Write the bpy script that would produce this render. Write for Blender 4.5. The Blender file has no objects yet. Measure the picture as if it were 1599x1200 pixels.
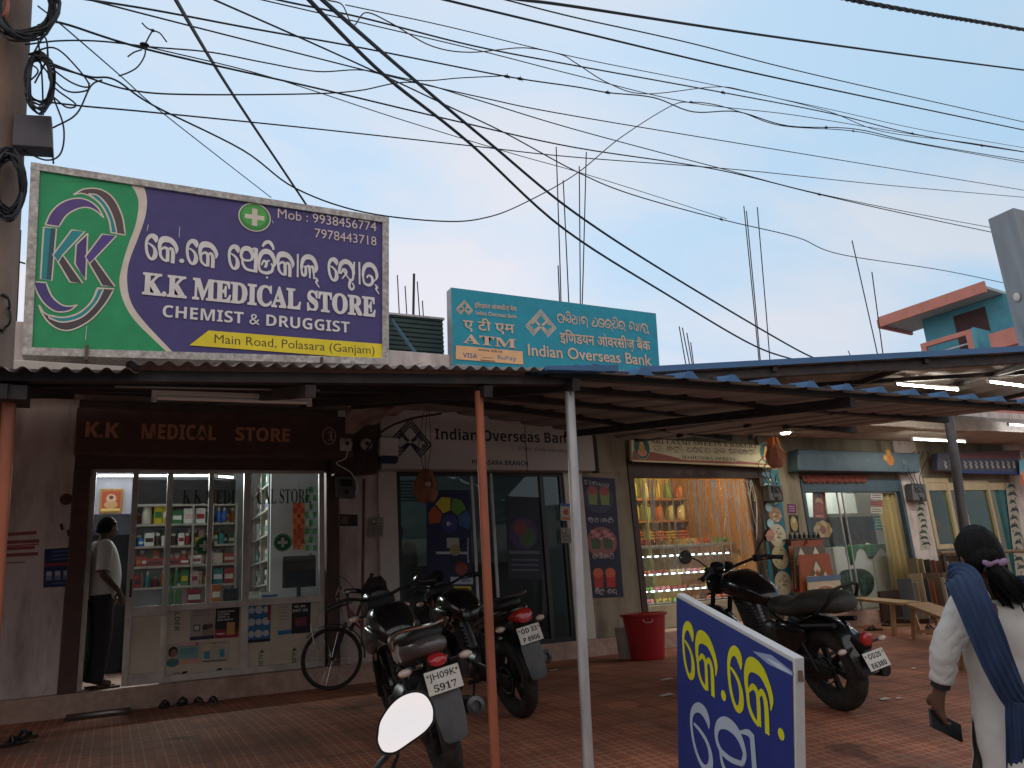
import bpy, bmesh, math, random
from mathutils import Vector, Matrix
R_ = math.radians
random.seed(11)
sc = bpy.context.scene
COL = sc.collection
# ---------------------------------------------------------------- camera
FPX, PITCH, ROLL, YAW, EYE = 1224.3, .2577, -.06847, .4753, .9     # eye is 0.9 m above the raised paving (z = 0)
_F = Vector((math.sin(YAW) * math.cos(PITCH), math.cos(YAW) * math.cos(PITCH), math.sin(PITCH)))
_r = Vector((math.cos(YAW), -math.sin(YAW), 0)); _u = _r.cross(_F)
_R = _r * math.cos(ROLL) + _u * math.sin(ROLL); _U = _u * math.cos(ROLL) - _r * math.sin(ROLL)
CAM = Vector((0, 0, EYE))
cd = bpy.data.cameras.new('camera'); cd.sensor_width = 36; cd.lens = FPX / 1599 * 36
cd.clip_start = .05; cd.clip_end = 2000
co = bpy.data.objects.new('camera', cd); COL.objects.link(co)
mw = Matrix.Identity(4)
for i, v in enumerate((_R, _U, -_F)):
    for k in range(3): mw[k][i] = v[k]
mw.translation = CAM; co.matrix_world = mw; sc.camera = co
# ---------------------------------------------------------------- sky, sun, exposure
SUN_EL, SUN_AZ = R_(4), R_(200)      # the sun is all but down behind the camera, behind thin cloud
w = bpy.data.worlds.new('World'); sc.world = w; w.use_nodes = True
nt = w.node_tree; nt.nodes.clear()
def N(t, typ, **kw):
    n = t.nodes.new(typ)
    for k, v in kw.items(): setattr(n, k, v)
    return n
out = N(nt, 'ShaderNodeOutputWorld'); bg = N(nt, 'ShaderNodeBackground'); bg.inputs[1].default_value = .15
sky = N(nt, 'ShaderNodeTexSky', sky_type='NISHITA', sun_disc=False, sun_elevation=SUN_EL, sun_rotation=SUN_AZ, air_density=1.0, dust_density=1.0, ozone_density=2.0)
geo = N(nt, 'ShaderNodeTexCoord'); sep = N(nt, 'ShaderNodeSeparateXYZ')
nt.links.new(geo.outputs['Generated'], sep.inputs[0])
zz = N(nt, 'ShaderNodeMath', operation='ADD'); zz.inputs[1].default_value = .25; nt.links.new(sep.outputs[2], zz.inputs[0])
zm = N(nt, 'ShaderNodeMath', operation='MAXIMUM'); zm.inputs[1].default_value = .12; nt.links.new(zz.outputs[0], zm.inputs[0])
cmb = N(nt, 'ShaderNodeCombineXYZ')
for i in (0, 1):
    d = N(nt, 'ShaderNodeMath', operation='DIVIDE'); nt.links.new(sep.outputs[i], d.inputs[0]); nt.links.new(zm.outputs[0], d.inputs[1]); nt.links.new(d.outputs[0], cmb.inputs[i])
mp = N(nt, 'ShaderNodeMapping'); mp.inputs['Location'].default_value = (1.9, .7, 0); mp.inputs['Scale'].default_value = (.9, 1.5, 1); nt.links.new(cmb.outputs[0], mp.inputs[0])
no = N(nt, 'ShaderNodeTexNoise'); no.inputs['Scale'].default_value = 1.5; no.inputs['Detail'].default_value = 7; no.inputs['Roughness'].default_value = .5; no.inputs['Distortion'].default_value = .35
nt.links.new(mp.outputs[0], no.inputs[0])
rp = N(nt, 'ShaderNodeValToRGB'); rp.color_ramp.elements[0].position = .40; rp.color_ramp.elements[1].position = .60
rp.color_ramp.elements[0].color = (.12, .12, .12, 1); rp.color_ramp.elements[1].color = (.92, .92, .92, 1)
nt.links.new(no.outputs[0], rp.inputs[0])
# thin cloud: pinkish low down, bluish white higher
hr = N(nt, 'ShaderNodeValToRGB'); e = hr.color_ramp.elements
K = 1.0
e[0].position = .22; e[0].color = (.87, .82, .88, 1); e[1].position = .85; e[1].color = (.66, .71, .80, 1)
m_ = e.new(.52); m_.color = (.74, .76, .83, 1)
nt.links.new(sep.outputs[2], hr.inputs[0])
cs = N(nt, 'ShaderNodeVectorMath', operation='SCALE'); cs.inputs['Scale'].default_value = 7.0; nt.links.new(hr.outputs[0], cs.inputs[0])
tint = N(nt, 'ShaderNodeMix', data_type='RGBA'); tint.inputs[0].default_value = .88       # veil of high haze over the open sky
tint.inputs[7].default_value = (4.1, 5.55, 7.1, 1)
nt.links.new(sky.outputs[0], tint.inputs[6])
mx = N(nt, 'ShaderNodeMix', data_type='RGBA'); nt.links.new(rp.outputs[0], mx.inputs[0]); nt.links.new(tint.outputs[2], mx.inputs[6]); nt.links.new(cs.outputs[0], mx.inputs[7])
# the western sky behind the camera is brighter and warmer than the sky over the shops
dt = N(nt, 'ShaderNodeVectorMath', operation='DOT_PRODUCT'); dt.inputs[1].default_value = (-math.sin(SUN_AZ), -math.cos(SUN_AZ), 0); nt.links.new(geo.outputs['Generated'], dt.inputs[0])
gr = N(nt, 'ShaderNodeValToRGB'); ge = gr.color_ramp.elements; ge[0].position = .12; ge[0].color = (1.22, 1.02, .88, 1); ge[1].position = .68; ge[1].color = (1, 1, 1, 1)
mr = N(nt, 'ShaderNodeMapRange'); mr.inputs[1].default_value = -1; nt.links.new(dt.outputs['Value'], mr.inputs[0]); nt.links.new(mr.outputs[0], gr.inputs[0])
gm = N(nt, 'ShaderNodeMix', data_type='RGBA', blend_type='MULTIPLY'); gm.inputs[0].default_value = 1; nt.links.new(mx.outputs[2], gm.inputs[6]); nt.links.new(gr.outputs[0], gm.inputs[7])
xr = N(nt, 'ShaderNodeValToRGB'); xe = xr.color_ramp.elements; xe[0].position = .45; xe[0].color = (1, 1, 1, 1); xe[1].position = .85; xe[1].color = (.76, .86, .90, 1); nt.links.new(sep.outputs[0], xr.inputs[0])
gm2 = N(nt, 'ShaderNodeMix', data_type='RGBA', blend_type='MULTIPLY'); gm2.inputs[0].default_value = 1; nt.links.new(gm.outputs[2], gm2.inputs[6]); nt.links.new(xr.outputs[0], gm2.inputs[7])
nt.links.new(gm2.outputs[2], bg.inputs[0]); nt.links.new(bg.outputs[0], out.inputs[0])
sl = bpy.data.lights.new('sun', 'SUN'); sl.energy = .12; sl.angle = R_(15); sl.color = (1, .86, .78)
so = bpy.data.objects.new('sun', sl); COL.objects.link(so)
so.rotation_euler = Vector((math.sin(SUN_AZ) * math.cos(SUN_EL), math.cos(SUN_AZ) * math.cos(SUN_EL), math.sin(SUN_EL))).to_track_quat('Z', 'Y').to_euler()
vs = sc.view_settings; vs.view_transform = 'Standard'; vs.look = 'None'; vs.exposure = 0; vs.gamma = 1
sc.render.engine = 'CYCLES'; sc.cycles.use_denoising = True; sc.cycles.max_bounces = 7; sc.cycles.diffuse_bounces = 4; sc.cycles.transparent_max_bounces = 12
sc.cycles.sample_clamp_indirect = 4
# ---------------------------------------------------------------- picking points on known planes
def ray(x, y): return _R * ((x - 800) / FPX) + _U * ((600 - y) / FPX) + _F
def PY(x, y, Y): d = ray(x, y); return CAM + d * (Y / d.y)
def PZ(x, y, Z=0): d = ray(x, y); return CAM + d * ((Z - EYE) / d.z)
def PD(x, y, d): return CAM + ray(x, y) * d
def lin(c): c /= 255; return c / 12.92 if c <= .04045 else ((c + .055) / 1.055) ** 2.4
def S(r, g, b): return (lin(r), lin(g), lin(b))
# ---------------------------------------------------------------- materials
_MC = {}
def M(name, col, rough=.6, metal=0, var=.12, scale=6, bump=0, bscale=40, dirt=None, dscale=1.5, damt=.5, spec=.5, coat=0, stretch=None):
    """painted or plain solid with uneven colour, optional stains with a shape of their own and fine bump"""
    if name in _MC: return _MC[name]
    m = bpy.data.materials.new(name); _MC[name] = m; m.use_nodes = True; t = m.node_tree; b = t.nodes['Principled BSDF']
    b.inputs['Roughness'].default_value = rough; b.inputs['Metallic'].default_value = metal
    b.inputs['Specular IOR Level'].default_value = spec; b.inputs['Coat Weight'].default_value = coat
    tc = N(t, 'ShaderNodeTexCoord'); src = tc.outputs['Object']
    if stretch:
        mp = N(t, 'ShaderNodeMapping'); mp.inputs['Scale'].default_value = stretch; t.links.new(src, mp.inputs[0]); src = mp.outputs[0]
    n = N(t, 'ShaderNodeTexNoise'); n.inputs['Scale'].default_value = scale; n.inputs['Detail'].default_value = 5; t.links.new(src, n.inputs[0])
    r = N(t, 'ShaderNodeValToRGB'); r.color_ramp.elements[0].position = .3; r.color_ramp.elements[1].position = .7
    r.color_ramp.elements[0].color = (*[c * (1 - var) for c in col], 1); r.color_ramp.elements[1].color = (*[min(1, c * (1 + var)) for c in col], 1)
    t.links.new(n.outputs[0], r.inputs[0]); o = r.outputs[0]
    if dirt:
        n2 = N(t, 'ShaderNodeTexNoise'); n2.inputs['Scale'].default_value = dscale; n2.inputs['Detail'].default_value = 8; n2.inputs['Roughness'].default_value = .65; t.links.new(src, n2.inputs[0])
        r2 = N(t, 'ShaderNodeValToRGB'); r2.color_ramp.elements[0].position = .47; r2.color_ramp.elements[1].position = .68
        r2.color_ramp.elements[1].color = (damt, damt, damt, 1); t.links.new(n2.outputs[0], r2.inputs[0])
        x = N(t, 'ShaderNodeMix', data_type='RGBA'); t.links.new(r2.outputs[0], x.inputs[0]); t.links.new(o, x.inputs[6]); x.inputs[7].default_value = (*dirt, 1); o = x.outputs[2]
    t.links.new(o, b.inputs['Base Color'])
    if bump:
        n3 = N(t, 'ShaderNodeTexNoise'); n3.inputs['Scale'].default_value = bscale; n3.inputs['Detail'].default_value = 4; t.links.new(src, n3.inputs[0])
        bp = N(t, 'ShaderNodeBump'); bp.inputs['Strength'].default_value = bump; bp.inputs['Distance'].default_value = .01; t.links.new(n3.outputs[0], bp.inputs['Height']); t.links.new(bp.outputs[0], b.inputs['Normal'])
    return m
def glow(name, col, strength):
    if name in _MC: return _MC[name]
    m = bpy.data.materials.new(name); _MC[name] = m; m.use_nodes = True; b = m.node_tree.nodes['Principled BSDF']
    b.inputs['Base Color'].default_value = (.8, .8, .8, 1); b.inputs['Emission Color'].default_value = (*col, 1); b.inputs['Emission Strength'].default_value = strength
    return m
def glass(name, tint=(.9, .95, .93), refl=.08, rough=.02, dust=.06):
    """window pane: clear transmission, mirror-like reflection at grazing angles, a little dust"""
    if name in _MC: return _MC[name]
    m = bpy.data.materials.new(name); _MC[name] = m; m.use_nodes = True; t = m.node_tree; t.nodes.clear()
    o = N(t, 'ShaderNodeOutputMaterial'); tr = N(t, 'ShaderNodeBsdfTransparent'); tr.inputs[0].default_value = (*tint, 1)
    gl = N(t, 'ShaderNodeBsdfGlossy'); gl.inputs['Roughness'].default_value = rough
    lw = N(t, 'ShaderNodeLayerWeight'); lw.inputs[0].default_value = .5
    p5 = N(t, 'ShaderNodeMath', operation='POWER'); p5.inputs[1].default_value = 5; t.links.new(lw.outputs['Facing'], p5.inputs[0])
    ad = N(t, 'ShaderNodeMath', operation='MULTIPLY_ADD'); ad.inputs[1].default_value = .9; ad.inputs[2].default_value = refl * .5; ad.use_clamp = True; t.links.new(p5.outputs[0], ad.inputs[0])
    s1 = N(t, 'ShaderNodeMixShader'); t.links.new(ad.outputs[0], s1.inputs[0]); t.links.new(tr.outputs[0], s1.inputs[1]); t.links.new(gl.outputs[0], s1.inputs[2])
    df = N(t, 'ShaderNodeBsdfDiffuse'); df.inputs[0].default_value = (.5, .47, .44, 1)
    tc = N(t, 'ShaderNodeTexCoord'); n = N(t, 'ShaderNodeTexNoise'); n.inputs['Scale'].default_value = 3; n.inputs['Detail'].default_value = 8; t.links.new(tc.outputs['Object'], n.inputs[0])
    mu = N(t, 'ShaderNodeMath', operation='MULTIPLY'); mu.inputs[1].default_value = dust * 2; t.links.new(n.outputs[0], mu.inputs[0])
    s2 = N(t, 'ShaderNodeMixShader'); t.links.new(mu.outputs[0], s2.inputs[0]); t.links.new(s1.outputs[0], s2.inputs[1]); t.links.new(df.outputs[0], s2.inputs[2]); t.links.new(s2.outputs[0], o.inputs[0])
    return m
def ink(c, rough=.55):
    """printed or painted colour, c in 0-255"""
    return M('paint_%d_%d_%d' % tuple(int(v) for v in c), S(*c), rough, var=.09, scale=5)
# ---------------------------------------------------------------- mesh builder
_TM = {}
class MB:
    def __init__(s, mat=None):
        s.bm = bmesh.new(); s.mats = []; s.cur = 0
        if mat: s.use(mat)
    def use(s, mat):
        if mat not in s.mats: s.mats.append(mat)
        s.cur = s.mats.index(mat); return s
    def v(s, p): return s.bm.verts.new(p)
    def f(s, vs):
        try: f = s.bm.faces.new(vs)
        except ValueError: return None
        f.material_index = s.cur; return f
    def box(s, c, d, rot=None):
        c = Vector(c); h = [x / 2 for x in d]; q = []
        for sx, sy, sz in ((-1,-1,-1),(1,-1,-1),(1,1,-1),(-1,1,-1),(-1,-1,1),(1,-1,1),(1,1,1),(-1,1,1)):
            p = Vector((sx*h[0], sy*h[1], sz*h[2]))
            if rot is not None: p = rot @ p
            q.append(s.v(c + p))
        for i in ((3,2,1,0),(4,5,6,7),(0,1,5,4),(1,2,6,5),(2,3,7,6),(3,0,4,7)): s.f([q[k] for k in i])
        return s
    def bb(s, x0, x1, y0, y1, z0, z1): return s.box(((x0+x1)/2, (y0+y1)/2, (z0+z1)/2), (abs(x1-x0), abs(y1-y0), abs(z1-z0)))
    def bar(s, a, b, w_, h_, up=(0, 0, 1)):
        a = Vector(a); b = Vector(b); d = b - a; L = d.length; z = d.normalized(); x = Vector(up).cross(z)
        if x.length < 1e-4: x = Vector((1, 0, 0)).cross(z)
        x.normalize(); y = z.cross(x)
        return s.box((a + b) / 2, (w_, h_, L), Matrix((x, y, z)).transposed())
    def loft(s, rings, caps=True, closed=False):
        vr = [[s.v(p) for p in r] for r in rings]; n = len(vr[0]); m = len(vr)
        for i in range(m if closed else m - 1):
            a, b = vr[i], vr[(i + 1) % m]
            for k in range(n): s.f((a[k], a[(k+1) % n], b[(k+1) % n], b[k]))
        if caps and not closed: s.f(vr[0][::-1]); s.f(vr[-1])
        return s
    def tube(s, pts, r, n=8, caps=True, closed=False, flat=1.0, up=None):
        pts = [Vector(p) for p in pts]; m = len(pts)
        rs = r if isinstance(r, (list, tuple)) else [r] * m
        T = []
        for i in range(m):
            a = pts[(i - 1) % m] if (closed or i) else pts[0]; b = pts[(i + 1) % m] if (closed or i < m - 1) else pts[-1]
            t = b - a; T.append(t.normalized() if t.length > 1e-9 else Vector((0, 0, 1)))
        ref = Vector(up) if up else (Vector((0, 0, 1)) if abs(T[0].z) < .9 else Vector((1, 0, 0)))
        x = ref.cross(T[0]).normalized(); rings = []
        for i in range(m):
            if i: x = T[i-1].rotation_difference(T[i]) @ x
            x = (x - T[i] * x.dot(T[i])).normalized(); y = T[i].cross(x); rr = rs[i]
            ra, rb = rr if isinstance(rr, (tuple, list)) else (rr, rr * flat)
            rings.append([pts[i] + x * (ra * math.cos(2*math.pi*k/n)) + y * (rb * math.sin(2*math.pi*k/n)) for k in range(n)])
        return s.loft(rings, caps, closed)
    def cyl(s, a, b, r0, r1=None, n=16): return s.tube([a, b], [r0, r0 if r1 is None else r1], n)
    def lathe(s, prof, o=(0, 0, 0), axis=(0, 0, 1), n=24, sx=1, sy=1):
        o = Vector(o); q = Vector((0, 0, 1)).rotation_difference(Vector(axis).normalized())
        return s.loft([[o + q @ Vector((max(r, 1e-4)*sx*math.cos(2*math.pi*k/n), max(r, 1e-4)*sy*math.sin(2*math.pi*k/n), z)) for k in range(n)] for r, z in prof])
    def ell(s, c, r, rot=None, n=16, m=9):
        c = Vector(c); rings = []
        for i in range(m):
            t = math.pi * (i / (m - 1)); rad = max(math.sin(t), .02); zz_ = -math.cos(t); ring = []
            for k in range(n):
                p = Vector((r[0]*rad*math.cos(2*math.pi*k/n), r[1]*rad*math.sin(2*math.pi*k/n), r[2]*zz_))
                ring.append(c + (rot @ p if rot is not None else p))
            rings.append(ring)
        return s.loft(rings)
    def torus(s, c, Rr, r, axis=(0, 0, 1), n=32, k=8, sx=1):
        q = Vector((0, 0, 1)).rotation_difference(Vector(axis).normalized()); c = Vector(c)
        return s.tube([c + q @ Vector((Rr*math.cos(2*math.pi*i/n)*sx, Rr*math.sin(2*math.pi*i/n), 0)) for i in range(n)], r, k, closed=True)
    def prism(s, pts, vec):
        vec = Vector(vec); a = [s.v(p) for p in pts]; b = [s.v(Vector(p) + vec) for p in pts]; n = len(a)
        s.f(a[::-1]); s.f(b)
        for i in range(n): s.f((a[i], a[(i+1) % n], b[(i+1) % n], b[i]))
        return s
    def quad(s, *p): s.f([s.v(q) for q in p]); return s
    def build(s, name, parent=None, bevel=0, smooth=35, sub=0, local=False):
        me = bpy.data.meshes.new(name)
        bmesh.ops.recalc_face_normals(s.bm, faces=s.bm.faces)
        if parent is not None and not local and parent.name in _TM: s.bm.transform(_TM[parent.name].inverted())
        s.bm.to_mesh(me); s.bm.free()
        for m in s.mats: me.materials.append(m)
        if smooth:
            me.polygons.foreach_set('use_smooth', [True] * len(me.polygons)); me.set_sharp_from_angle(angle=R_(smooth))
        o = bpy.data.objects.new(name, me); COL.objects.link(o)
        if parent is not None:
            o.parent = parent
            if parent.name in _TM: _TM[o.name] = _TM[parent.name]
        if bevel:
            b = o.modifiers.new('edge', 'BEVEL'); b.width = bevel; b.segments = 2; b.limit_method = 'ANGLE'; b.angle_limit = R_(40)
        if sub:
            b = o.modifiers.new('sub', 'SUBSURF'); b.levels = b.render_levels = sub
        return o
def thing(name, label, cat, loc=(0, 0, 0), group=None, mat=None):
    o = bpy.data.objects.new(name, None); COL.objects.link(o); o.empty_display_size = .1
    m = mat if mat is not None else Matrix.Translation(Vector(loc)); o.matrix_world = m; _TM[o.name] = m.copy()
    return tag(o, label, cat, group)
def tag(o, label, cat, group=None):
    o['label'] = label; o['category'] = cat
    if group: o['group'] = group
    return o
def struct(o, kind='structure'): o['kind'] = kind; return o
def copy_thing(root, mat, label, group=None):
    """a copy of a thing with its parts and their sub-parts"""
    def cp(o, par):
        c = o.copy(); COL.objects.link(c); c.parent = par
        if par is not None: _TM[c.name] = _TM[par.name]
        for k in list(o.children): cp(k, c)
        return c
    r = root.copy(); COL.objects.link(r); r.matrix_world = mat; _TM[r.name] = mat.copy(); r['label'] = label
    if group: r['group'] = group
    for k in list(root.children): cp(k, r)
    return r
def smooth_pts(p, n=6, closed=False):
    p = [Vector(q) for q in p]; out_ = []; m = len(p)
    for i in range(m if closed else m - 1):
        a = p[(i-1) % m] if (closed or i) else p[0]*2 - p[1]; b = p[i]; c = p[(i+1) % m]; d = p[(i+2) % m] if (closed or i + 2 < m) else p[-1]*2 - p[-2]
        for k in range(n):
            t = k / n; out_.append(.5*((2*b) + (c-a)*t + (2*a-5*b+4*c-d)*t*t + (3*b-a-3*c+d)*t**3))
    if not closed: out_.append(p[-1])
    return out_
# ---------------------------------------------------------------- flat artwork and lettering
def style(s, st):
    if st == 'sans': return s
    A, a, d = {'bold': (0x1D5D4, 0x1D5EE, 0x1D7EC), 'serif': (0x1D400, 0x1D41A, 0x1D7CE)}[st]
    return ''.join(chr(A + ord(c) - 65) if 'A' <= c <= 'Z' else chr(a + ord(c) - 97) if 'a' <= c <= 'z' else chr(d + ord(c) - 48) if '0' <= c <= '9' else c for c in s)
_TX = {}
def textmesh(s, st='sans', heavy=0):
    k = (s, st, heavy)
    if k not in _TX:
        c = bpy.data.curves.new('lettering', 'FONT'); c.body = style(s, st); c.resolution_u = 3; c.offset = heavy
        o = bpy.data.objects.new('lettering', c); me = o.to_mesh()
        _TX[k] = ([(v.co.x, v.co.y) for v in me.vertices], [list(p.vertices) for p in me.polygons])
        o.to_mesh_clear(); bpy.data.objects.remove(o); bpy.data.curves.remove(c)
    return _TX[k]
def capheight(st, h):
    v, _ = textmesh('H' if h != 'dev' else 'म', st); return max(p[1] for p in v)
# Odia letters as pen strokes in a box one unit high: (advance, [(points, pen width), ...])
ARCH = [(.03, .34, .1), (.05, .56, .12), (.16, .79, .17), (.4, .9, .22), (.66, .84, .19), (.84, .62, .14), (.88, .42, .12), (.82, .26, .04)]
def _o(adv, *st): return (adv, st)
OD = {
 'e': _o(.62, ([(.5, .68, .02), (.49, .79, .15), (.42, .9, .2), (.28, .93, .17), (.13, .84, .13), (.05, .66, .1), (.06, .42, .1), (.12, .22, .1), (.24, .06, .1), (.37, .03, .12), (.48, .13, .16), (.5, .3, .14), (.43, .46, .1), (.28, .57, .08), (.12, .63, .05)], 0)),
 'k': _o(1.02, ([(.1, .38, .1), (.07, .52, .12), (.09, .7, .15), (.22, .84, .23), (.42, .87, .24), (.64, .82, .2), (.83, .66, .15), (.91, .5, .12), (.88, .33, .02)], 0), ([(.1, .44, .1), (.14, .2, .1), (.28, .06, .09), (.46, .0, .08)], 0), ([(.14, .42, .06), (.3, .53, .1), (.44, .48, .11), (.48, .3, .12), (.48, -.01, .12)], 0), ([(.48, .44, .08), (.6, .53, .1), (.7, .46, .12), (.74, .28, .13), (.74, -.05, .13)], 0)),
 'm': _o(.98, ([(.6, .46, .09), (.66, .64, .12), (.54, .86, .19), (.32, .92, .2), (.12, .82, .15), (.05, .62, .11), (.14, .46, .1), (.36, .42, .09), (.6, .46, .08)], 0), ([(.12, .47, .08), (.16, .26, .1), (.36, .07, .11), (.8, .02, .1)], 0), ([(.6, .9, .04), (.76, .95, .1), (.84, .92, .14)], 0), ([(.84, .97, .14), (.84, -.03, .14)], 0)),
 'd': _o(.98, (ARCH, .21), ([(.16, .3), (.3, .5), (.44, .4), (.36, .22), (.5, .5), (.62, .52)], .09), ([(.02, .36), (.1, .08), (.42, 0), (.72, .1), (.78, .3), (.68, .42)], .11)),
 'dot': _o(0, ([(-.5, -.22), (-.5, -.14)], .12)),
 'i': _o(0, ([(-.78, 1.08), (-.62, 1.26), (-.4, 1.3), (-.22, 1.14), (-.18, 1.0)], .13)),
 'a': _o(.34, ([(.16, .96), (.16, -.02)], .12)),
 'I': _o(.4, ([(.2, .9), (.2, -.02)], .11), ([(-.2, .98), (.05, 1.14), (.22, .9)], .1)),
 'l': _o(1.0, (ARCH, .21), ([(.02, .36), (.1, .1), (.26, .14), (.26, .44), (.14, .46)], .1), ([(.26, .44), (.44, .5), (.5, .3), (.5, 0)], .1), ([(.5, .44), (.66, .5), (.72, .3), (.74, -.02)], .1)),
 'x': _o(.05, ([(-.2, .06), (-.06, -.06), (-.14, -.14), (.04, -.34)], .08)),
 'st': _o(1.08, (ARCH, .19), ([(.12, .34), (.3, .56), (.46, .42), (.2, .14)], .09), ([(.2, .56), (.72, .06)], .09), ([(.94, .94), (.84, .2), (.7, .12), (.62, -.14), (.76, -.28), (.9, -.16), (.8, .02)], .1)),
 'r': _o(.95, (ARCH, .19), ([(.02, .36), (.12, .06), (.4, .0), (.6, .14), (.56, .36), (.36, .42), (.26, .3)], .11), ([(.6, .12), (.78, .28)], .1)),
 'i_': _o(.95, (ARCH[1:], .12), ([(.05, .62), (.06, .3), (.2, .3), (.16, .08), (.5, 0), (.8, .1), (.78, .3), (.5, .36)], .11)),
 'nd': _o(1.05, ([(.05, .9), (.08, .4), (.3, .3), (.36, .6), (.14, .62)], .11), ([(.4, .86), (.6, .98), (.86, .8), (.9, .4), (.7, .1), (.46, .2), (.56, .5), (.74, .44)], .12)),
 'A': _o(1.25, ([(.1, .84), (.3, .97), (.5, .8), (.3, .5), (.06, .48), (.1, .1), (.4, 0), (.66, .2), (.7, .94)], .12), ([(.5, .5), (.72, .56)], .1), ([(1.02, .96), (1.02, -.02)], .12)),
 'n': _o(.9, (ARCH[:6], .12), ([(.84, .6), (.8, -.02)], .12), ([(.3, .5), (.14, .36), (.26, .14), (.44, .28), (.3, .5), (.62, .44)], .1)),
 'O': _o(.95, ([(.1, .6), (.3, .66), (.34, .42), (.14, .34), (.06, .1), (.4, -.02), (.78, .16), (.84, .6), (.62, .92), (.34, .94)], .12)),
 'bh': _o(1.0, (ARCH, .18), ([(.02, .36), (.16, .04), (.5, 0), (.78, .14), (.7, .4), (.5, .3), (.34, .5), (.22, .3)], .11)),
 's': _o(.92, ([(.06, .86), (.28, .97), (.42, .74), (.24, .56), (.06, .4), (.2, .08), (.46, .06), (.74, .3)], .12), ([(.52, .94), (.9, .94)], .09), ([(.76, .94), (.76, -.02)], .12)),
 'j': _o(.95, (ARCH, .18), ([(.78, .28), (.6, .06), (.3, .04), (.1, .2), (.2, .44), (.42, .4), (.5, .2), (.44, -.06)], .1)),
 'b': _o(.92, ([(.1, .6), (.3, .95), (.64, .9), (.78, .6), (.74, -.02)], .13), ([(.1, .6), (.08, .24), (.3, .14), (.46, .34), (.3, .52), (.14, .44)], .11)),
 'y': _o(.6, ([(.06, .7), (.24, .8), (.3, .4), (.1, .14), (.3, 0), (.5, .3), (.52, .9)], .11)),
 'nk': _o(1.1, (ARCH, .18), ([(.16, .26), (.4, .5), (.5, .2), (.3, .06), (.6, -.16), (.9, .02), (.94, .3)], .11), ([(.86, .6), (1.04, .8)], .1)),
 'sr': _o(1.05, ([(.06, .6), (.3, .95), (.64, .9), (.8, .6), (.76, -.02)], .12), ([(.1, .5), (.3, .4), (.46, .54)], .1), ([(.08, .3), (.2, .04), (.5, -.06), (.76, .16)], .1), ([(.98, .9), (.98, -.02)], .11)),
 'ks': _o(1.0, (ARCH, .17), ([(.2, .5), (.6, .02)], .1), ([(.56, .5), (.2, .1), (.1, -.16), (.4, -.3), (.7, -.14)], .1)),
 'u': _o(0, ([(-.6, -.08), (-.36, -.2), (-.28, -.34)], .08)),
 't': _o(.85, ([(.7, .86), (.4, .97), (.12, .76), (.1, .4), (.36, .3), (.54, .5)], .12), ([(.36, .3), (.2, .08), (.46, -.02), (.7, .12)], .1)),
 'E': _o(.85, ([(.1, .86), (.4, .97), (.66, .8), (.6, .44), (.3, .4), (.08, .2), (.2, .02), (.44, .08), (.62, -.04)], .12)),
 'g': _o(.9, (ARCH, .17), ([(.02, .36), (.14, .06), (.36, .12), (.3, .4), (.14, .36)], .11), ([(.7, .5), (.66, 0)], .11)),
 'h': _o(.9, ([(.1, .8), (.36, .97), (.66, .84), (.6, .56), (.3, .5), (.6, .4), (.7, .12), (.4, -.02), (.12, .16)], .12)),
 'p': _o(.95, ([(.08, .94), (.12, .3), (.4, .14), (.72, .34)], .12), ([(.76, .96), (.76, -.02)], .12), ([(.3, .6), (.5, .7), (.54, .46), (.34, .42)], .1)),
 '.': _o(.36, ([(.12, .06), (.12, .14)], .15)),
 ' ': _o(.5),
}
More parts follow.
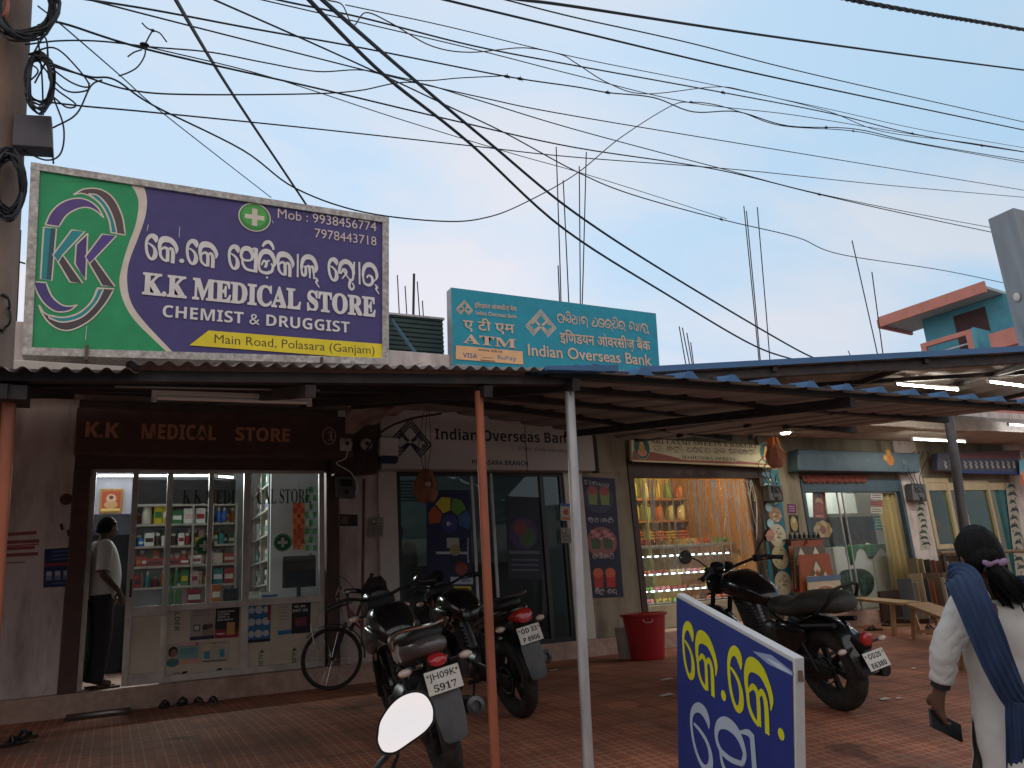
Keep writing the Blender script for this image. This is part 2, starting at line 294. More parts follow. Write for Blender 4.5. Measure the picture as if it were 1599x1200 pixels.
class Art:
    """flat print: 2-D shapes laid on a plane, each a fraction of a millimetre proud of the one below"""
    def __init__(s, org, e1=(1, 0, 0), e2=(0, 0, 1), n=None, step=.0003):
        s.o = Vector(org); s.a = Vector(e1).normalized(); s.n = Vector(n) if n else Vector(e1).cross(Vector(e2)).normalized(); s.b = s.n.cross(s.a).normalized()
        if s.b.dot(Vector(e2)) < 0: s.b = -s.b
        s.mb = MB(); s.z = 1; s.step = step
    def px(s, x, y):
        d = ray(x, y); t = (s.o - CAM).dot(s.n) / d.dot(s.n); q = CAM + d * t - s.o; return (q.dot(s.a), q.dot(s.b))
    def pts(s, L): return [s.px(*p) for p in L]
    def P(s, u, v, dz=0): return s.o + s.a * u + s.b * v + s.n * (s.step * s.z + dz)
    def poly(s, L, c, px=False, up=True):
        if px: L = s.pts(L)
        s.mb.use(c if not isinstance(c, tuple) else ink(c)); s.mb.f([s.mb.v(s.P(*p)) for p in L])
        if up: s.z += 1
        return s
    def rect(s, u0, v0, u1, v1, c): return s.poly([(u0, v0), (u1, v0), (u1, v1), (u0, v1)], c)
    def disc(s, u, v, ru, c, rv=None, n=28): return s.poly([(u + ru*math.cos(2*math.pi*k/n), v + (rv or ru)*math.sin(2*math.pi*k/n)) for k in range(n)], c)
    def stroke(s, L, w, c, px=False, sm=5, taper=None, layer=True):
        if px: L = s.pts(L)
        Q = smooth_pts([(p[0], p[1], 0) for p in L], sm) if sm and len(L) > 2 else [Vector((p[0], p[1], 0)) for p in L]
        s.mb.use(ink(c) if isinstance(c, tuple) else c); m = len(Q); pr = None
        for i in range(m):
            t = (Q[min(i+1, m-1)] - Q[max(i-1, 0)]); t.normalize(); nn = Vector((-t.y, t.x, 0))
            wi = w * (taper(i / (m - 1)) if taper else 1) / 2; dz = i * .00001
            a = s.mb.v(s.P(Q[i].x + nn.x*wi, Q[i].y + nn.y*wi, dz)); b = s.mb.v(s.P(Q[i].x - nn.x*wi, Q[i].y - nn.y*wi, dz))
            if pr: s.mb.f([pr[0], pr[1], b, a])
            pr = (a, b)
        if layer: s.z += 1
        return s
    def text(s, t, u, v, h, c, st='sans', W=None, dirv=(1, 0), center=False, heavy=0):
        """baseline starts at (u, v); h = capital height; W = fitted width"""
        vs_, fs = textmesh(t, st, heavy); cap = capheight(st, 'dev' if any('\u0900' <= q <= '\u097f' for q in t) else 'x'); x0 = min(p[0] for p in vs_); x1 = max(p[0] for p in vs_); ky = h / cap; kx = (W / (x1 - x0)) if W else ky
        if center: u -= (x1 - x0) * kx / 2 * dirv[0]; v -= (x1 - x0) * kx / 2 * dirv[1]
        s.mb.use(ink(c) if isinstance(c, tuple) else c); L = math.hypot(*dirv); dx, dy = dirv[0]/L, dirv[1]/L; V = []
        for p in vs_:
            a = (p[0] - x0) * kx; b = p[1] * ky; V.append(s.mb.v(s.P(u + a*dx - b*dy, v + a*dy + b*dx)))
        for f in fs: s.mb.f([V[i] for i in f])
        s.z += 1; return s
    def textpx(s, t, A, B, hpx, c, st='sans', heavy=0):
        """baseline from pixel A to pixel B of the plane, capital height given in pixels at A"""
        a = s.px(*A); b = s.px(*B); k = s.px(A[0], A[1] - hpx); h = math.hypot(k[0]-a[0], k[1]-a[1]); d = (b[0]-a[0], b[1]-a[1])
        return s.text(t, a[0], a[1], h, c, st, W=math.hypot(*d), dirv=d, heavy=heavy)
    def odia(s, toks, A, B, hpx, c, px=True, pen=1.0):
        toks = toks.split(','); tot = sum(OD[t][0] for t in toks)
        if px: a = s.px(*A); b = s.px(*B); k = s.px(A[0], A[1] - hpx); h = math.hypot(k[0]-a[0], k[1]-a[1])
        else: a, b, h = A, B, hpx
        d = (b[0]-a[0], b[1]-a[1]); W = math.hypot(*d); d = (d[0]/W, d[1]/W); kx = W / tot; x = 0
        for t in toks:
            if t == '.': s.disc(a[0] + (x+.16)*kx*d[0] - .09*h*d[1], a[1] + (x+.16)*kx*d[1] + .09*h*d[0], .085*h, c); s.z -= .9
            for P_, w_ in (OD[t][1] if t != '.' else ()):
                if len(P_[0]) == 3:
                    Q_ = smooth_pts([(a[0] + (x+p[0])*kx*d[0] - p[1]*h*d[1], a[1] + (x+p[0])*kx*d[1] + p[1]*h*d[0], p[2]*h*pen) for p in P_], 5)
                    s.stroke([(q.x, q.y) for q in Q_], 1, c, sm=0, layer=False, taper=lambda q: Q_[min(int(round(q*(len(Q_)-1))), len(Q_)-1)].z); s.z += .12; continue
                L = [(a[0] + (x+p[0])*kx*d[0] - p[1]*h*d[1], a[1] + (x+p[0])*kx*d[1] + p[1]*h*d[0]) for p in P_]
                s.stroke(L, w_ * h * pen * .86, c, sm=5, layer=False, taper=lambda q: .72 + .62 * math.sin(math.pi * min(1, q * 1.15))); s.z += .12
            x += OD[t][0]
        s.z += 1; return s
    def build(s, name, parent=None, **k): return s.mb.build(name, parent, smooth=0, **k)
# ---------------------------------------------------------------- ground
FY = 9.37                                                          # the shop-front plane
EDGE = 2.1                                                         # the paving ends in a step down to the road
ROAD = -.565
def paving():
    m = bpy.data.materials.new('red_chequered_tile'); m.use_nodes = True; t = m.node_tree; b = t.nodes['Principled BSDF']
    tc = N(t, 'ShaderNodeTexCoord')
    br = N(t, 'ShaderNodeTexBrick'); br.offset = 0; br.squash = 1
    for k, v in (('Scale', 1), ('Mortar Size', .0065), ('Mortar Smooth', .2), ('Bias', 0), ('Brick Width', .066), ('Row Height', .066)): br.inputs[k].default_value = v
    br.inputs['Color1'].default_value = (.46, .145, .082, 1); br.inputs['Color2'].default_value = (.37, .12, .07, 1); br.inputs['Mortar'].default_value = (.5, .3, .19, 1)
    t.links.new(tc.outputs['Object'], br.inputs[0])
    b2 = N(t, 'ShaderNodeTexBrick'); b2.offset = 0
    for k, v in (('Scale', 1), ('Mortar Size', .008), ('Mortar Smooth', .3), ('Bias', 0), ('Brick Width', .33), ('Row Height', .33)): b2.inputs[k].default_value = v
    b2.inputs['Color1'].default_value = (.78, .78, .78, 1); b2.inputs['Color2'].default_value = (1.15, 1.1, 1.05, 1); b2.inputs['Mortar'].default_value = (.5, .48, .46, 1)
    t.links.new(tc.outputs['Object'], b2.inputs[0])
    mm = N(t, 'ShaderNodeMix', data_type='RGBA', blend_type='MULTIPLY'); mm.inputs[0].default_value = 1; t.links.new(br.outputs[0], mm.inputs[6]); t.links.new(b2.outputs[0], mm.inputs[7])
    n = N(t, 'ShaderNodeTexNoise'); n.inputs['Scale'].default_value = .9; n.inputs['Detail'].default_value = 9; n.inputs['Roughness'].default_value = .65; t.links.new(tc.outputs['Object'], n.inputs[0])
    r = N(t, 'ShaderNodeValToRGB'); r.color_ramp.elements[0].position = .42; r.color_ramp.elements[1].position = .72; r.color_ramp.elements[1].color = (.8, .8, .8, 1); t.links.new(n.outputs[0], r.inputs[0])
    x = N(t, 'ShaderNodeMix', data_type='RGBA'); t.links.new(r.outputs[0], x.inputs[0]); t.links.new(mm.outputs[2], x.inputs[6]); x.inputs[7].default_value = (.115, .058, .045, 1)
    n2 = N(t, 'ShaderNodeTexNoise'); n2.inputs['Scale'].default_value = 2.6; n2.inputs['Detail'].default_value = 10; n2.inputs['Roughness'].default_value = .75; t.links.new(tc.outputs['Object'], n2.inputs[0])
    r2 = N(t, 'ShaderNodeValToRGB'); r2.color_ramp.elements[0].position = .56; r2.color_ramp.elements[1].position = .64; r2.color_ramp.elements[1].color = (.75, .75, .75, 1); t.links.new(n2.outputs[0], r2.inputs[0])
    x2 = N(t, 'ShaderNodeMix', data_type='RGBA'); t.links.new(r2.outputs[0], x2.inputs[0]); t.links.new(x.outputs[2], x2.inputs[6]); x2.inputs[7].default_value = (.26, .16, .12, 1)
    n4 = N(t, 'ShaderNodeTexNoise'); n4.inputs['Scale'].default_value = 1.7; n4.inputs['Detail'].default_value = 6; n4.inputs['Distortion'].default_value = 1; t.links.new(tc.outputs['Object'], n4.inputs[0])
    r4 = N(t, 'ShaderNodeValToRGB'); r4.color_ramp.elements[0].position = .62; r4.color_ramp.elements[1].position = .7; r4.color_ramp.elements[1].color = (.6, .6, .6, 1); t.links.new(n4.outputs[0], r4.inputs[0])
    x3 = N(t, 'ShaderNodeMix', data_type='RGBA'); t.links.new(r4.outputs[0], x3.inputs[0]); t.links.new(x2.outputs[2], x3.inputs[6]); x3.inputs[7].default_value = (.05, .028, .024, 1)
    t.links.new(x3.outputs[2], b.inputs['Base Color']); b.inputs['Roughness'].default_value = .8; b.inputs['Specular IOR Level'].default_value = .22
    bp = N(t, 'ShaderNodeBump'); bp.inputs['Strength'].default_value = .6; bp.inputs['Distance'].default_value = .004; bp.invert = True; t.links.new(br.outputs['Fac'], bp.inputs['Height']); t.links.new(bp.outputs[0], b.inputs['Normal'])
    return m
def gz(Y):
    '''height of the paved apron: level by the shops, falling away to the road'''
    d = max(0, 7.5 - Y); return -.02 * d * d if d < 3.6 else -.02 * 3.6 ** 2 - .145 * (d - 3.6)
mb = MB(paving()); ys = [9.29, 7.5] + [7.5 - .3 * k for k in range(1, 19)]; rows_ = [[mb.v((x, y, gz(y))) for x in (-14, 34)] for y in ys]
for p_, q_ in zip(rows_, rows_[1:]): mb.f((p_[0], q_[0], q_[1], p_[1]))
struct(mb.build('pavement', smooth=60))
CONC = M('kerb_concrete', (.32, .29, .27), .85, var=.2, scale=5, bump=.3, dirt=(.12, .1, .09))
mb = MB(M('dusty_road', (.26, .215, .18), .9, var=.25, scale=3, bump=.5, bscale=90, dirt=(.32, .25, .2)))
mb.quad((-60, -60, ROAD), (60, -60, ROAD), (60, EDGE - .06, ROAD), (-60, EDGE - .06, ROAD)); struct(mb.build('road'))
mb = MB(M('packed_earth', (.2, .15, .11), .95, var=.25, scale=.6)); mb.quad((-900, -900, ROAD - .05), (900, -900, ROAD - .05), (900, 900, ROAD - .05), (-900, 900, ROAD - .05)); struct(mb.build('ground'))
# ---------------------------------------------------------------- the row of shops
WHITE = M('dingy_whitewash', (.66, .575, .53), .88, var=.12, scale=3, bump=.35, bscale=30, dirt=(.30, .225, .2), dscale=2.2, damt=.75, stretch=(1.6, 1.6, .5))
PINKW = M('peeling_pink_wash', (.50, .34, .29), .88, var=.15, scale=4, bump=.4, bscale=25, dirt=(.22, .15, .12), damt=.7)
TERR = M('worn_terrazzo', (.5, .34, .27), .6, var=.15, scale=14, bump=.15, dirt=(.2, .13, .1), dscale=2.5, damt=.6)
LAM = M('white_laminate_panel', (.64, .6, .55), .35, var=.05, scale=2, dirt=(.4, .36, .32), dscale=2, damt=.4)
BROWN = M('rust_brown_paint', (.10, .052, .042), .55, var=.2, scale=7, dirt=(.03, .018, .015))
CREAM = M('cream_distemper', (.31, .275, .20), .85, var=.1, scale=3, bump=.2, dirt=(.15, .115, .075), dscale=2.4, damt=.85, stretch=(1.6, 1.6, .45))
shop = thing('shop_building', 'long single storey row of shops with whitewashed piers behind the metal awnings', 'building', (0, FY, 0))
def wall_(x0, x1, z0, z1, mat, y0=FY, y1=FY + .22, name='pier'): return MB(mat).bb(x0, x1, y0, y1, z0, z1).build(name, shop, bevel=.006)
b_ = MB(TERR).bb(-8, 26, 9.29, 14.5, -.3, .215).build('plinth', shop, bevel=.012)
def xz(x, y, Y=FY): p = PY(x, y, Y); return p.x, p.z
wall_(-8, -.42, .216, 3.2, WHITE, FY - .01)                                   # whitewashed wall left of the pharmacy
wall_(-.418, -.262, .216, 2.45, BROWN, FY - .03, name='door_jamb')
wall_(2.235, 2.375, .216, 2.45, BROWN, FY - .03, name='door_jamb')
wall_(2.378, 2.86, .216, 3.2, WHITE, FY - .01)
wall_(-.42, 2.376, 2.452, 3.2, BROWN, FY + .0, name='lintel')
wall_(2.862, 6.05, 2.44, 3.2, CREAM, FY + .08, name='lintel')
wall_(2.862, 3.10, .217, 2.438, LAM, FY - .04)
wall_(5.50, 5.80, .217, 2.438, LAM, FY - .04)
wall_(5.803, 6.60, .216, 2.437, CREAM, FY - .005)
wall_(6.12, 6.60, 2.439, 3.2, CREAM, FY - .005)
wall_(9.20, 9.98, .216, 3.2, CREAM, FY - .005)
wall_(12.42, 13.02, .216, 3.2, WHITE, FY - .005)
wall_(15.6, 16.3, .216, 3.2, WHITE, FY - .005)
wall_(16.302, 26, .216, 3.2, CREAM, FY + .01)
for a, b, z in ((6.602, 9.198, 2.42), (9.982, 12.418, 2.36), (13.022, 15.598, 2.3)): wall_(a, b, z, 3.2, CREAM, FY + .06, name='lintel')
MB(M('soffit_plaster', (.5, .44, .38), .9, var=.12, scale=2.5, bump=.3, dirt=(.2, .16, .13), damt=.7)).bb(-8, 26, 8.45, 9.62, 3.203, 3.34).build('canopy_slab', shop, bevel=.01)
MB(_MC['soffit_plaster']).bb(6.35, 26, 8.2, 9.2, 3.02, 3.2).build('canopy_slab', shop, bevel=.01)
MB(WHITE).bb(-8, 5.2, 9.05, 9.2, 3.343, 3.93).build('parapet', shop, bevel=.01)
MB(WHITE).bb(5.203, 26, 9.05, 9.2, 3.343, 3.62).build('parapet', shop, bevel=.01)
MB(CONC).bb(-8, 26, 9.63, 14.5, 3.203, 3.36).build('roof', shop)
INT = M('pale_blue_distemper', (.5, .53, .6), .8, var=.05, scale=2)
for x in (-.6, 2.62, 6.36, 9.6, 17.5): MB(INT).bb(x - .07, x + .07, FY + .225, 12.3, .217, 3.2).build('partition_wall', shop)
MB(INT).bb(-8, 26, 12.3, 12.5, .217, 3.2).build('rear_wall', shop)
# ---------------------------------------------------------------- buildings over the road, seen in the mirror and the glass
def over_road(x0, x1, h, col, lab, shut):
    t = thing('street_house', lab, 'building', ((x0+x1)/2, -9, ROAD)); m = M('facade_%d' % int(x0 * 10 + 900), col, .85, var=.12, scale=2, bump=.2, dirt=[c * .45 for c in col])
    MB(m).bb(x0, x1, -14, -9, ROAD - .02, h).build('wall', t)
    MB(CONC).bb(x0 - .1, x1 + .1, -14.1, -8.2, 2.35, 2.48).bb(x0 - .05, x1 + .05, -14.05, -8.9, h, h + .14).build('roof', t)
    n = max(1, int((x1 - x0) / 3)); d = (x1 - x0) / n
    for i in range(n):
        a = x0 + i * d + .3; f = MB(M('shutter_' + shut, {'grey': (.2, .21, .22), 'blue': (.05, .1, .2), 'green': (.04, .12, .08)}[shut], .5, .3, var=.15))
        for k in range(22): f.bb(a, a + d - .6, -8.99, -8.97 + .012 * (k % 2), ROAD + .1 + k * .115, ROAD + .2 + k * .115)
        f.build('roller_shutter', t)
        if h > 50:
            MB(BROWN).bb(a + .5, a + 1.7, -8.98, -8.93, 3.6, 4.9).build('window', t)
over_road(-24, -11, 3.0, (.62, .46, .34), 'low ochre shop house across the road, behind the camera to the left', 'grey')
over_road(-10.8, -1.5, 3.9, (.62, .54, .48), 'taller grey shop house across the road behind the camera', 'green')
over_road(-1.2, 8, 3.0, (.66, .44, .36), 'low pink shop house across the road behind the camera', 'blue')
over_road(8.3, 22, 4.0, (.62, .52, .4), 'wide cream shop house across the road behind the camera', 'grey')
# ---------------------------------------------------------------- metal awnings
GALV = M('dull_galvanised_sheet', (.24, .225, .22), .6, .4, var=.25, scale=2, dirt=(.09, .06, .05), dscale=2, damt=.7)
BLUET = M('blue_coated_sheet', S(62, 104, 146), .55, .1, var=.1, scale=2)
UNDER = M('brown_grey_sheet_underside', (.31, .285, .265), .6, .1, var=.15, scale=1.5, dirt=(.15, .1, .08), damt=.5)
STEEL = M('dark_angle_steel', (.045, .042, .045), .55, .5, var=.3, scale=12, dirt=(.09, .04, .025))
REDP = M('red_oxide_paint', (.36, .10, .042), .5, .0, var=.18, scale=9, dirt=(.16, .05, .03), dscale=6, damt=.6, stretch=(1, 1, .25))
SILV = M('galvanised_pipe', (.46, .45, .45), .45, .45, var=.2, scale=14, dirt=(.25, .22, .2), dscale=5, stretch=(1, 1, .3))
def sheet(x0, x1, fz, y0, rear, pitch, prof, mat, top=None):
    """one roofing sheet: profile along X, straight ribs towards the shops; fz(x) = front height, rear(x) = (y, z)"""
    mb = MB(mat); n = int(round((x1 - x0) / pitch)) ; cols = []
    for i in range(n):
        for px_, pz_ in prof: cols.append((x0 + (i + px_) * pitch, pz_))
    vs_ = []
    for x, z in cols:
        ry, rz = rear(x); vs_.append([mb.v((x, y0 + (ry - y0) * t, fz(x) + (rz - fz(x)) * t + z - .012 * math.sin(math.pi * t * 3) * (t > 0))) for t in (0, .33, .66, 1)])
    for a, b in zip(vs_, vs_[1:]):
        for k in range(3): mb.f((a[k], b[k], b[k+1], a[k+1]))
    if top: mb.mats.append(top)
    return mb
WAVE = [(k / 8, .0115 * math.sin(2 * math.pi * k / 8)) for k in range(8)]
TRAP = [(0, 0), (.62, 0), (.74, .042), (.88, .042)]
def solid(o, th=.0015, mo=0):
    s_ = o.modifiers.new('gauge', 'SOLIDIFY'); s_.thickness = th; s_.material_offset = mo; return o
aw1 = thing('awning', 'dark corrugated tin awning on red posts in front of the pharmacy', 'awning', (.2, 3.7, 0))
fz1 = lambda x: 1.945 + .0525 * x
for a, b, dz in ((-5.0, -2.6, -.01), (-2.75, .07, -.022), (.0, 2.36, .012)):  # leftmost sheet is out of view, added to block light from the side
    solid(sheet(a, b, lambda x: fz1(x) + dz, 3.6, lambda x: (8.62, 3.14 + dz), .076, WAVE, GALV).build('roof_sheet', aw1, smooth=60), .0012)
for Y, w_ in ((3.72, .05), (5.1, .05), (6.6, .05), (8.2, .06)):
    t = (Y - 3.6) / 4.82; z = lambda x: fz1(x) + (3.1 - fz1(x)) * t - .05
    MB(STEEL).bar((-4.9, Y, z(-4.9)), (2.32, Y, z(2.32)), w_, .05).build('purlin', aw1)
for x in (-4.5, -2.2, -.45, .8, 1.74):
    MB(STEEL).bar((x, 3.66, fz1(x) - .1), (x, 8.4, 3.0), .05, .06).build('rafter', aw1)
def post(par, top, base, r, mat, lab, hd=None):
    mb = MB(mat); mb.tube([base, (Vector(top) + Vector(base)) / 2, top], r, 20); mb.lathe([(r + .05, 0), (r + .05, .008), (r + .004, .012)], (base.x, base.y, base.z + .004)); o = mb.build('post', par); o['label'] = lab
    return o
def foot(x, y, Y): p = PY(x, y, Y); return Vector((p.x, p.y, gz(Y)))
post(aw1, PY(748, 612, 3.74), foot(776, 1260, 3.74), .0235, REDP, 'red oxide painted pipe post')
post(aw1, PY(17, 606, 3.78), foot(-18, 1203, 3.78), .026, REDP, 'red oxide painted pipe post at the wall end')
MB(STEEL).bb(-.52, -.36, 3.7, 3.86, 1.80, 1.86).build('bracket', aw1)
aw2 = thing('awning', 'blue topped ribbed sheet awning on the galvanised pipe post in the middle', 'awning', (4.2, 3.7, 0))
fz2 = lambda x: 2.06 + .0 * x
def rear2(x):
    if x < 2.6: return (8.42, 3.08)
    if x < 5.3: t = (x - 2.6) / 2.7; return (8.42 - t * 1.1, 3.08 - t * .6)
    t = (x - 5.3) / 1.5; return (7.32 - t * 1.7, 2.48 - t * .17)
o = sheet(2.10, 6.80, fz2, 3.57, rear2, .335, TRAP, UNDER, BLUET).build('roof_sheet', aw2, smooth=20); solid(o, -.002, 1)
for i in range(14):
    x = 2.1 + i * .335; z = 2.06; mb = MB(BLUET)
    mb.prism([(x + .205, 3.566, z), (x + .252, 3.566, z + .046), (x + .292, 3.566, z + .046), (x + .336, 3.566, z)], (0, -.003, 0)); mb.build('rib_closure', aw2)
mb = MB(BLUET); mb.prism([(2.06, 3.56, 2.05), (2.06, 3.56, 2.072), (2.52, 3.56, 2.108), (2.52, 3.56, 2.07)], (0, .35, .03)); mb.build('edge_flashing', aw2)
mb = MB(UNDER); mb.mats.append(BLUET); L = []  # added sheet closing the rear gap to keep sky light off the fascia
for k in range(24):
    x = 2.3 + k * .165; y, z = rear2(x); zz = .03 * (k % 2); L.append((mb.v((x, y - .08, z + .05 + zz)), mb.v((x, 8.62, 3.16 + zz))))
for p, q in zip(L, L[1:]): mb.f((p[0], q[0], q[1], p[1]))
solid(mb.build('light_block_sheet', aw2, smooth=20), -.002, 1)
for Y in (3.68, 4.5, 5.5, 6.5):
    xe = 6.75 if Y < 5.6 else 6.0
    zz_ = lambda x: 2.085 + (rear2(x)[1] - 2.085) * (Y - 3.57) / (rear2(x)[0] - 3.57) - .035
    mb = MB(STEEL).bar((2.12, Y, zz_(2.12)), (3.4, Y, zz_(3.4)), .05, .06).bar((3.4, Y, zz_(3.4)), (xe, Y, zz_(xe)), .05, .06)
    for k in range(9): mb.box((2.3 + k * .5, Y, zz_(2.3 + k * .5) + .02), (.03, .07, .05))
    mb.build('purlin', aw2)
for x, ye in ((2.28, 8.3), (4.5, 7.5)):
    MB(STEEL).bar((x, 3.64, 2.0), (x, ye, rear2(x)[1] - .09), .05, .07).build('rafter', aw2)
tp = PY(1480, 640, 5.0)
MB(STEEL).bar((5.25, 7.25, 2.49), (tp.x + .1, 4.95, tp.z + .05), .06, .08).build('girder', aw2)
MB(STEEL).bar((6.3, 3.62, 2.07), (tp.x, 5.0, tp.z + .01), .05, .06).build('rafter', aw2)
post(aw2, PY(888.5, 588, 3.74), foot(921, 1260, 3.74), .0285, SILV, 'shiny galvanised pipe post')
MB(SILV).box(PY(901, 590, 3.76), (.075, .06, .04)).build('bracket', aw2)
post(aw2, tp, Vector((PY(1507, 845, 5.0).x - .1, 5.0, gz(5.0))), .045, M('dark_grey_post', (.12, .11, .11), .5, .3, var=.2, scale=10), 'dark grey post')
aw3 = thing('awning', 'higher blue sheet awning lit by tube lamps over the shops at the right', 'awning', (9, 7, 3.3))
A3, B3 = Vector((5.66, 7.54, 3.40)), Vector((10.1, 5.54, 3.40)); D3 = (B3 - A3)
mb = MB(BLUET); mb.mats.append(UNDER); L = []
for i in range(53):
    t = i / 40 * 1.28
    p = A3 + D3 * t; z = .03 if (i % 4) in (2, 3) else 0
    L.append((mb.v(p + Vector((0, 0, z))), mb.v((p.x + .9, 9.0, 3.62 + z))))
for a, b in zip(L, L[1:]): mb.f((a[0], b[0], b[1], a[1]))
solid(mb.build('roof_sheet', aw3, smooth=20), -.002, 1)
e_ = A3 + D3 * 1.65
MB(BLUET).bar(A3 + Vector((0, 0, .02)), e_ + Vector((0, 0, .02)), .012, .075).build('edge_flashing', aw3)
MB(STEEL).bar(A3 + Vector((.1, .12, -.07)), e_ + Vector((.1, .12, -.07)), .08, .12).build('beam', aw3)
for t in (.35, .75, 1.15, 1.6):
    p = A3 + D3 * t; MB(STEEL).bar(p + Vector((.02, .05, -.045)), (p.x + .9, 8.98, 3.56), .06, .07).build('rafter', aw3)
MB(STEEL).bar(Vector((8.0, 8.0, 3.43)), e_ + Vector((.5, 1.2, .03)), .05, .06).build('purlin', aw3)
# ---------------------------------------------------------------- signboards
FRAME = M('weathered_sign_frame', (.42, .4, .37), .5, .45, var=.35, scale=22, dirt=(.2, .15, .11), dscale=9)
def signbox(root, Yp, cor, depth, fw, mat):
    """box sign: four photo corners on the plane Y=Yp give its true outline"""
    c = [PY(x, y, Yp) for x, y in cor]
    MB(mat).prism([p + Vector((0, .004, 0)) for p in c], (0, depth, 0)).build('case', root)
    mb = MB(mat); ctr = sum(c, Vector()) / 4
    for i in range(4):
        a, b = c[i], c[(i + 1) % 4]; ia, ib = a.lerp(ctr, 0), b
        n = (ctr - (a + b) / 2).normalized(); d = (b - a).normalized(); n = (n - d * n.dot(d)).normalized()
        mb.prism([a, b, b + n * fw - d * fw * (0 if i % 2 else 1) * 0, a + n * fw], (0, -.028 + .002 * (i % 2), 0))
    if fw: mb.build('frame', root, bevel=.004)
    else: mb.bm.free()
    return c
kY = 8.8
kk = thing('rooftop_signboard', 'large green and purple pharmacy signboard above the corrugated awning', 'signboard', (1, kY, 3.7))
signbox(kk, kY, [(49, 255), (607, 341), (607, 571), (35, 556)], .14, .085, FRAME)
a = Art((0, kY + .002, 0), n=(0, -1, 0))
PUR, GRN, CRM, TEAL, DRK, YEL, WHT = (70, 60, 118), (28, 150, 92), (222, 208, 190), (30, 140, 145), (74, 66, 70), (238, 214, 40), (228, 222, 216)
a.poly([(58, 262), (600, 345), (602, 566), (40, 540)], PUR, px=True)
cl = smooth_pts([(200, 284, 0), (212, 300, 0), (217, 320, 0), (212, 352, 0), (200, 385, 0), (190, 420, 0), (187, 445, 0), (195, 475, 0), (212, 502, 0), (240, 530, 0), (262, 551, 0)], 4)
cr = smooth_pts([(224, 287, 0), (230, 312, 0), (227, 340, 0), (215, 375, 0), (202, 410, 0), (199, 440, 0), (205, 472, 0), (225, 502, 0), (272, 552, 0)], 4)
a.mb.use(ink(GRN))
for p, q in zip(cl, cl[1:]): a.poly([(58 - 18 * (p.y - 262) / 280, p.y), (p.x, p.y), (q.x, q.y), (58 - 18 * (q.y - 262) / 280, q.y)], GRN, px=True, up=False)
a.poly([(58, 262), (190, 282), (200, 284.5), (57, 284.2)], GRN, px=True)
a.poly([(p.x, p.y) for p in cl] + [(p.x, p.y) for p in cr[::-1]], CRM, px=True)
lg = lambda L: [(40 + x / 4, 260 + y / 4) for x, y in L]
def piece(L, c, inner=None):
    '''outer edge L, and an inner edge for the crescents: each smoothed on its own so the tips stay sharp'''
    q = lg(L)
    if inner:
        sm_ = lambda A: [(p.x, p.y) for p in smooth_pts([(x, y, 0) for x, y in lg(A)], 5)]
        q = sm_(L) + sm_(inner)
        m_ = len(sm_(L)); A, B = q[:m_], q[m_:][::-1]; n_ = 24
        at = lambda P, t: (lambda i, f: (P[i][0] + (P[min(i+1, len(P)-1)][0] - P[i][0]) * f, P[i][1] + (P[min(i+1, len(P)-1)][1] - P[i][1]) * f))(min(int(t * (len(P)-1)), len(P)-1), t * (len(P)-1) % 1)
        for i in range(n_): a.poly([at(A, i/n_), at(A, (i+1)/n_), at(B, (i+1)/n_), at(B, i/n_)], c, px=True, up=False)
        a.z += 1
    else: a.poly(q, c, px=True)
    a.stroke(q + [q[0]], .015, CRM, px=True, sm=0)
piece([(125, 365), (160, 290), (220, 232), (300, 202), (380, 208), (450, 255), (490, 322)], (88, 66, 130), [(490, 322), (440, 278), (390, 258), (330, 265), (260, 305), (210, 378)])
piece([(300, 178), (370, 142), (470, 145), (550, 200), (605, 310), (625, 430)], (92, 72, 72), [(535, 415), (520, 330), (475, 245), (410, 190), (350, 170), (300, 178)])
piece([(395, 172), (450, 182), (505, 235), (548, 320), (572, 418)], TEAL, [(538, 415), (522, 330), (478, 246), (430, 200), (395, 172)])
piece([(115, 380), (195, 388), (165, 715), (95, 705)], TEAL); a.poly(lg([(160, 388), (190, 391), (162, 710), (132, 706)]), (52, 80, 90), px=True)
piece([(290, 398), (372, 408), (235, 555), (205, 600), (172, 555)], TEAL)
piece([(205, 600), (235, 555), (360, 732), (280, 725)], DRK)
piece([(390, 420), (378, 715), (310, 610), (318, 490)], (78, 58, 120))
piece([(480, 425), (570, 435), (435, 578), (400, 610), (375, 565)], (84, 66, 140))
piece([(400, 610), (435, 578), (560, 752), (480, 748)], DRK)
piece([(52, 722), (75, 790), (120, 860), (190, 908), (270, 905), (325, 868)], (72, 60, 120), [(325, 868), (270, 876), (220, 862), (165, 810), (130, 728)])
piece([(85, 868), (105, 920), (150, 980), (220, 1022), (300, 1020), (410, 960), (500, 860), (555, 768)], DRK, [(450, 762), (410, 850), (330, 920), (230, 945), (130, 925), (85, 868)])
piece([(150, 950), (235, 975), (350, 945), (440, 860), (490, 768)], TEAL, [(455, 766), (412, 850), (332, 920), (232, 946), (150, 930)])
u, v = a.px(398, 340); a.disc(u, v, .185, CRM); a.disc(u, v, .172, (58, 140, 66)); a.disc(u, v + .02, .14, (84, 170, 80))
a.rect(u - .11, v - .028, u + .11, v + .028, CRM); a.rect(u - .03, v - .11, u + .03, v + .11, CRM)
a.textpx('Mob : 9938456774', (434, 341), (588, 362), 14.5, (214, 196, 186))
a.textpx('7978443718', (492, 371.5), (588, 384.5), 14, (214, 196, 186))
a.odia('e,k,.,e,k, ,e,m,d,dot,i,k,a,l,x, ,e,st,a,r,x', (226, 405), (592, 448), 40, WHT)
a.textpx('K.K MEDICAL STORE', (222, 459), (587, 495), 32, WHT, 'serif', heavy=.03)
a.textpx('CHEMIST & DRUGGIST', (254, 495.5), (546, 520.5), 18.5, WHT, 'bold')
a.poly([(296, 540), (326, 517), (602, 538.5), (603, 563)], YEL, px=True)
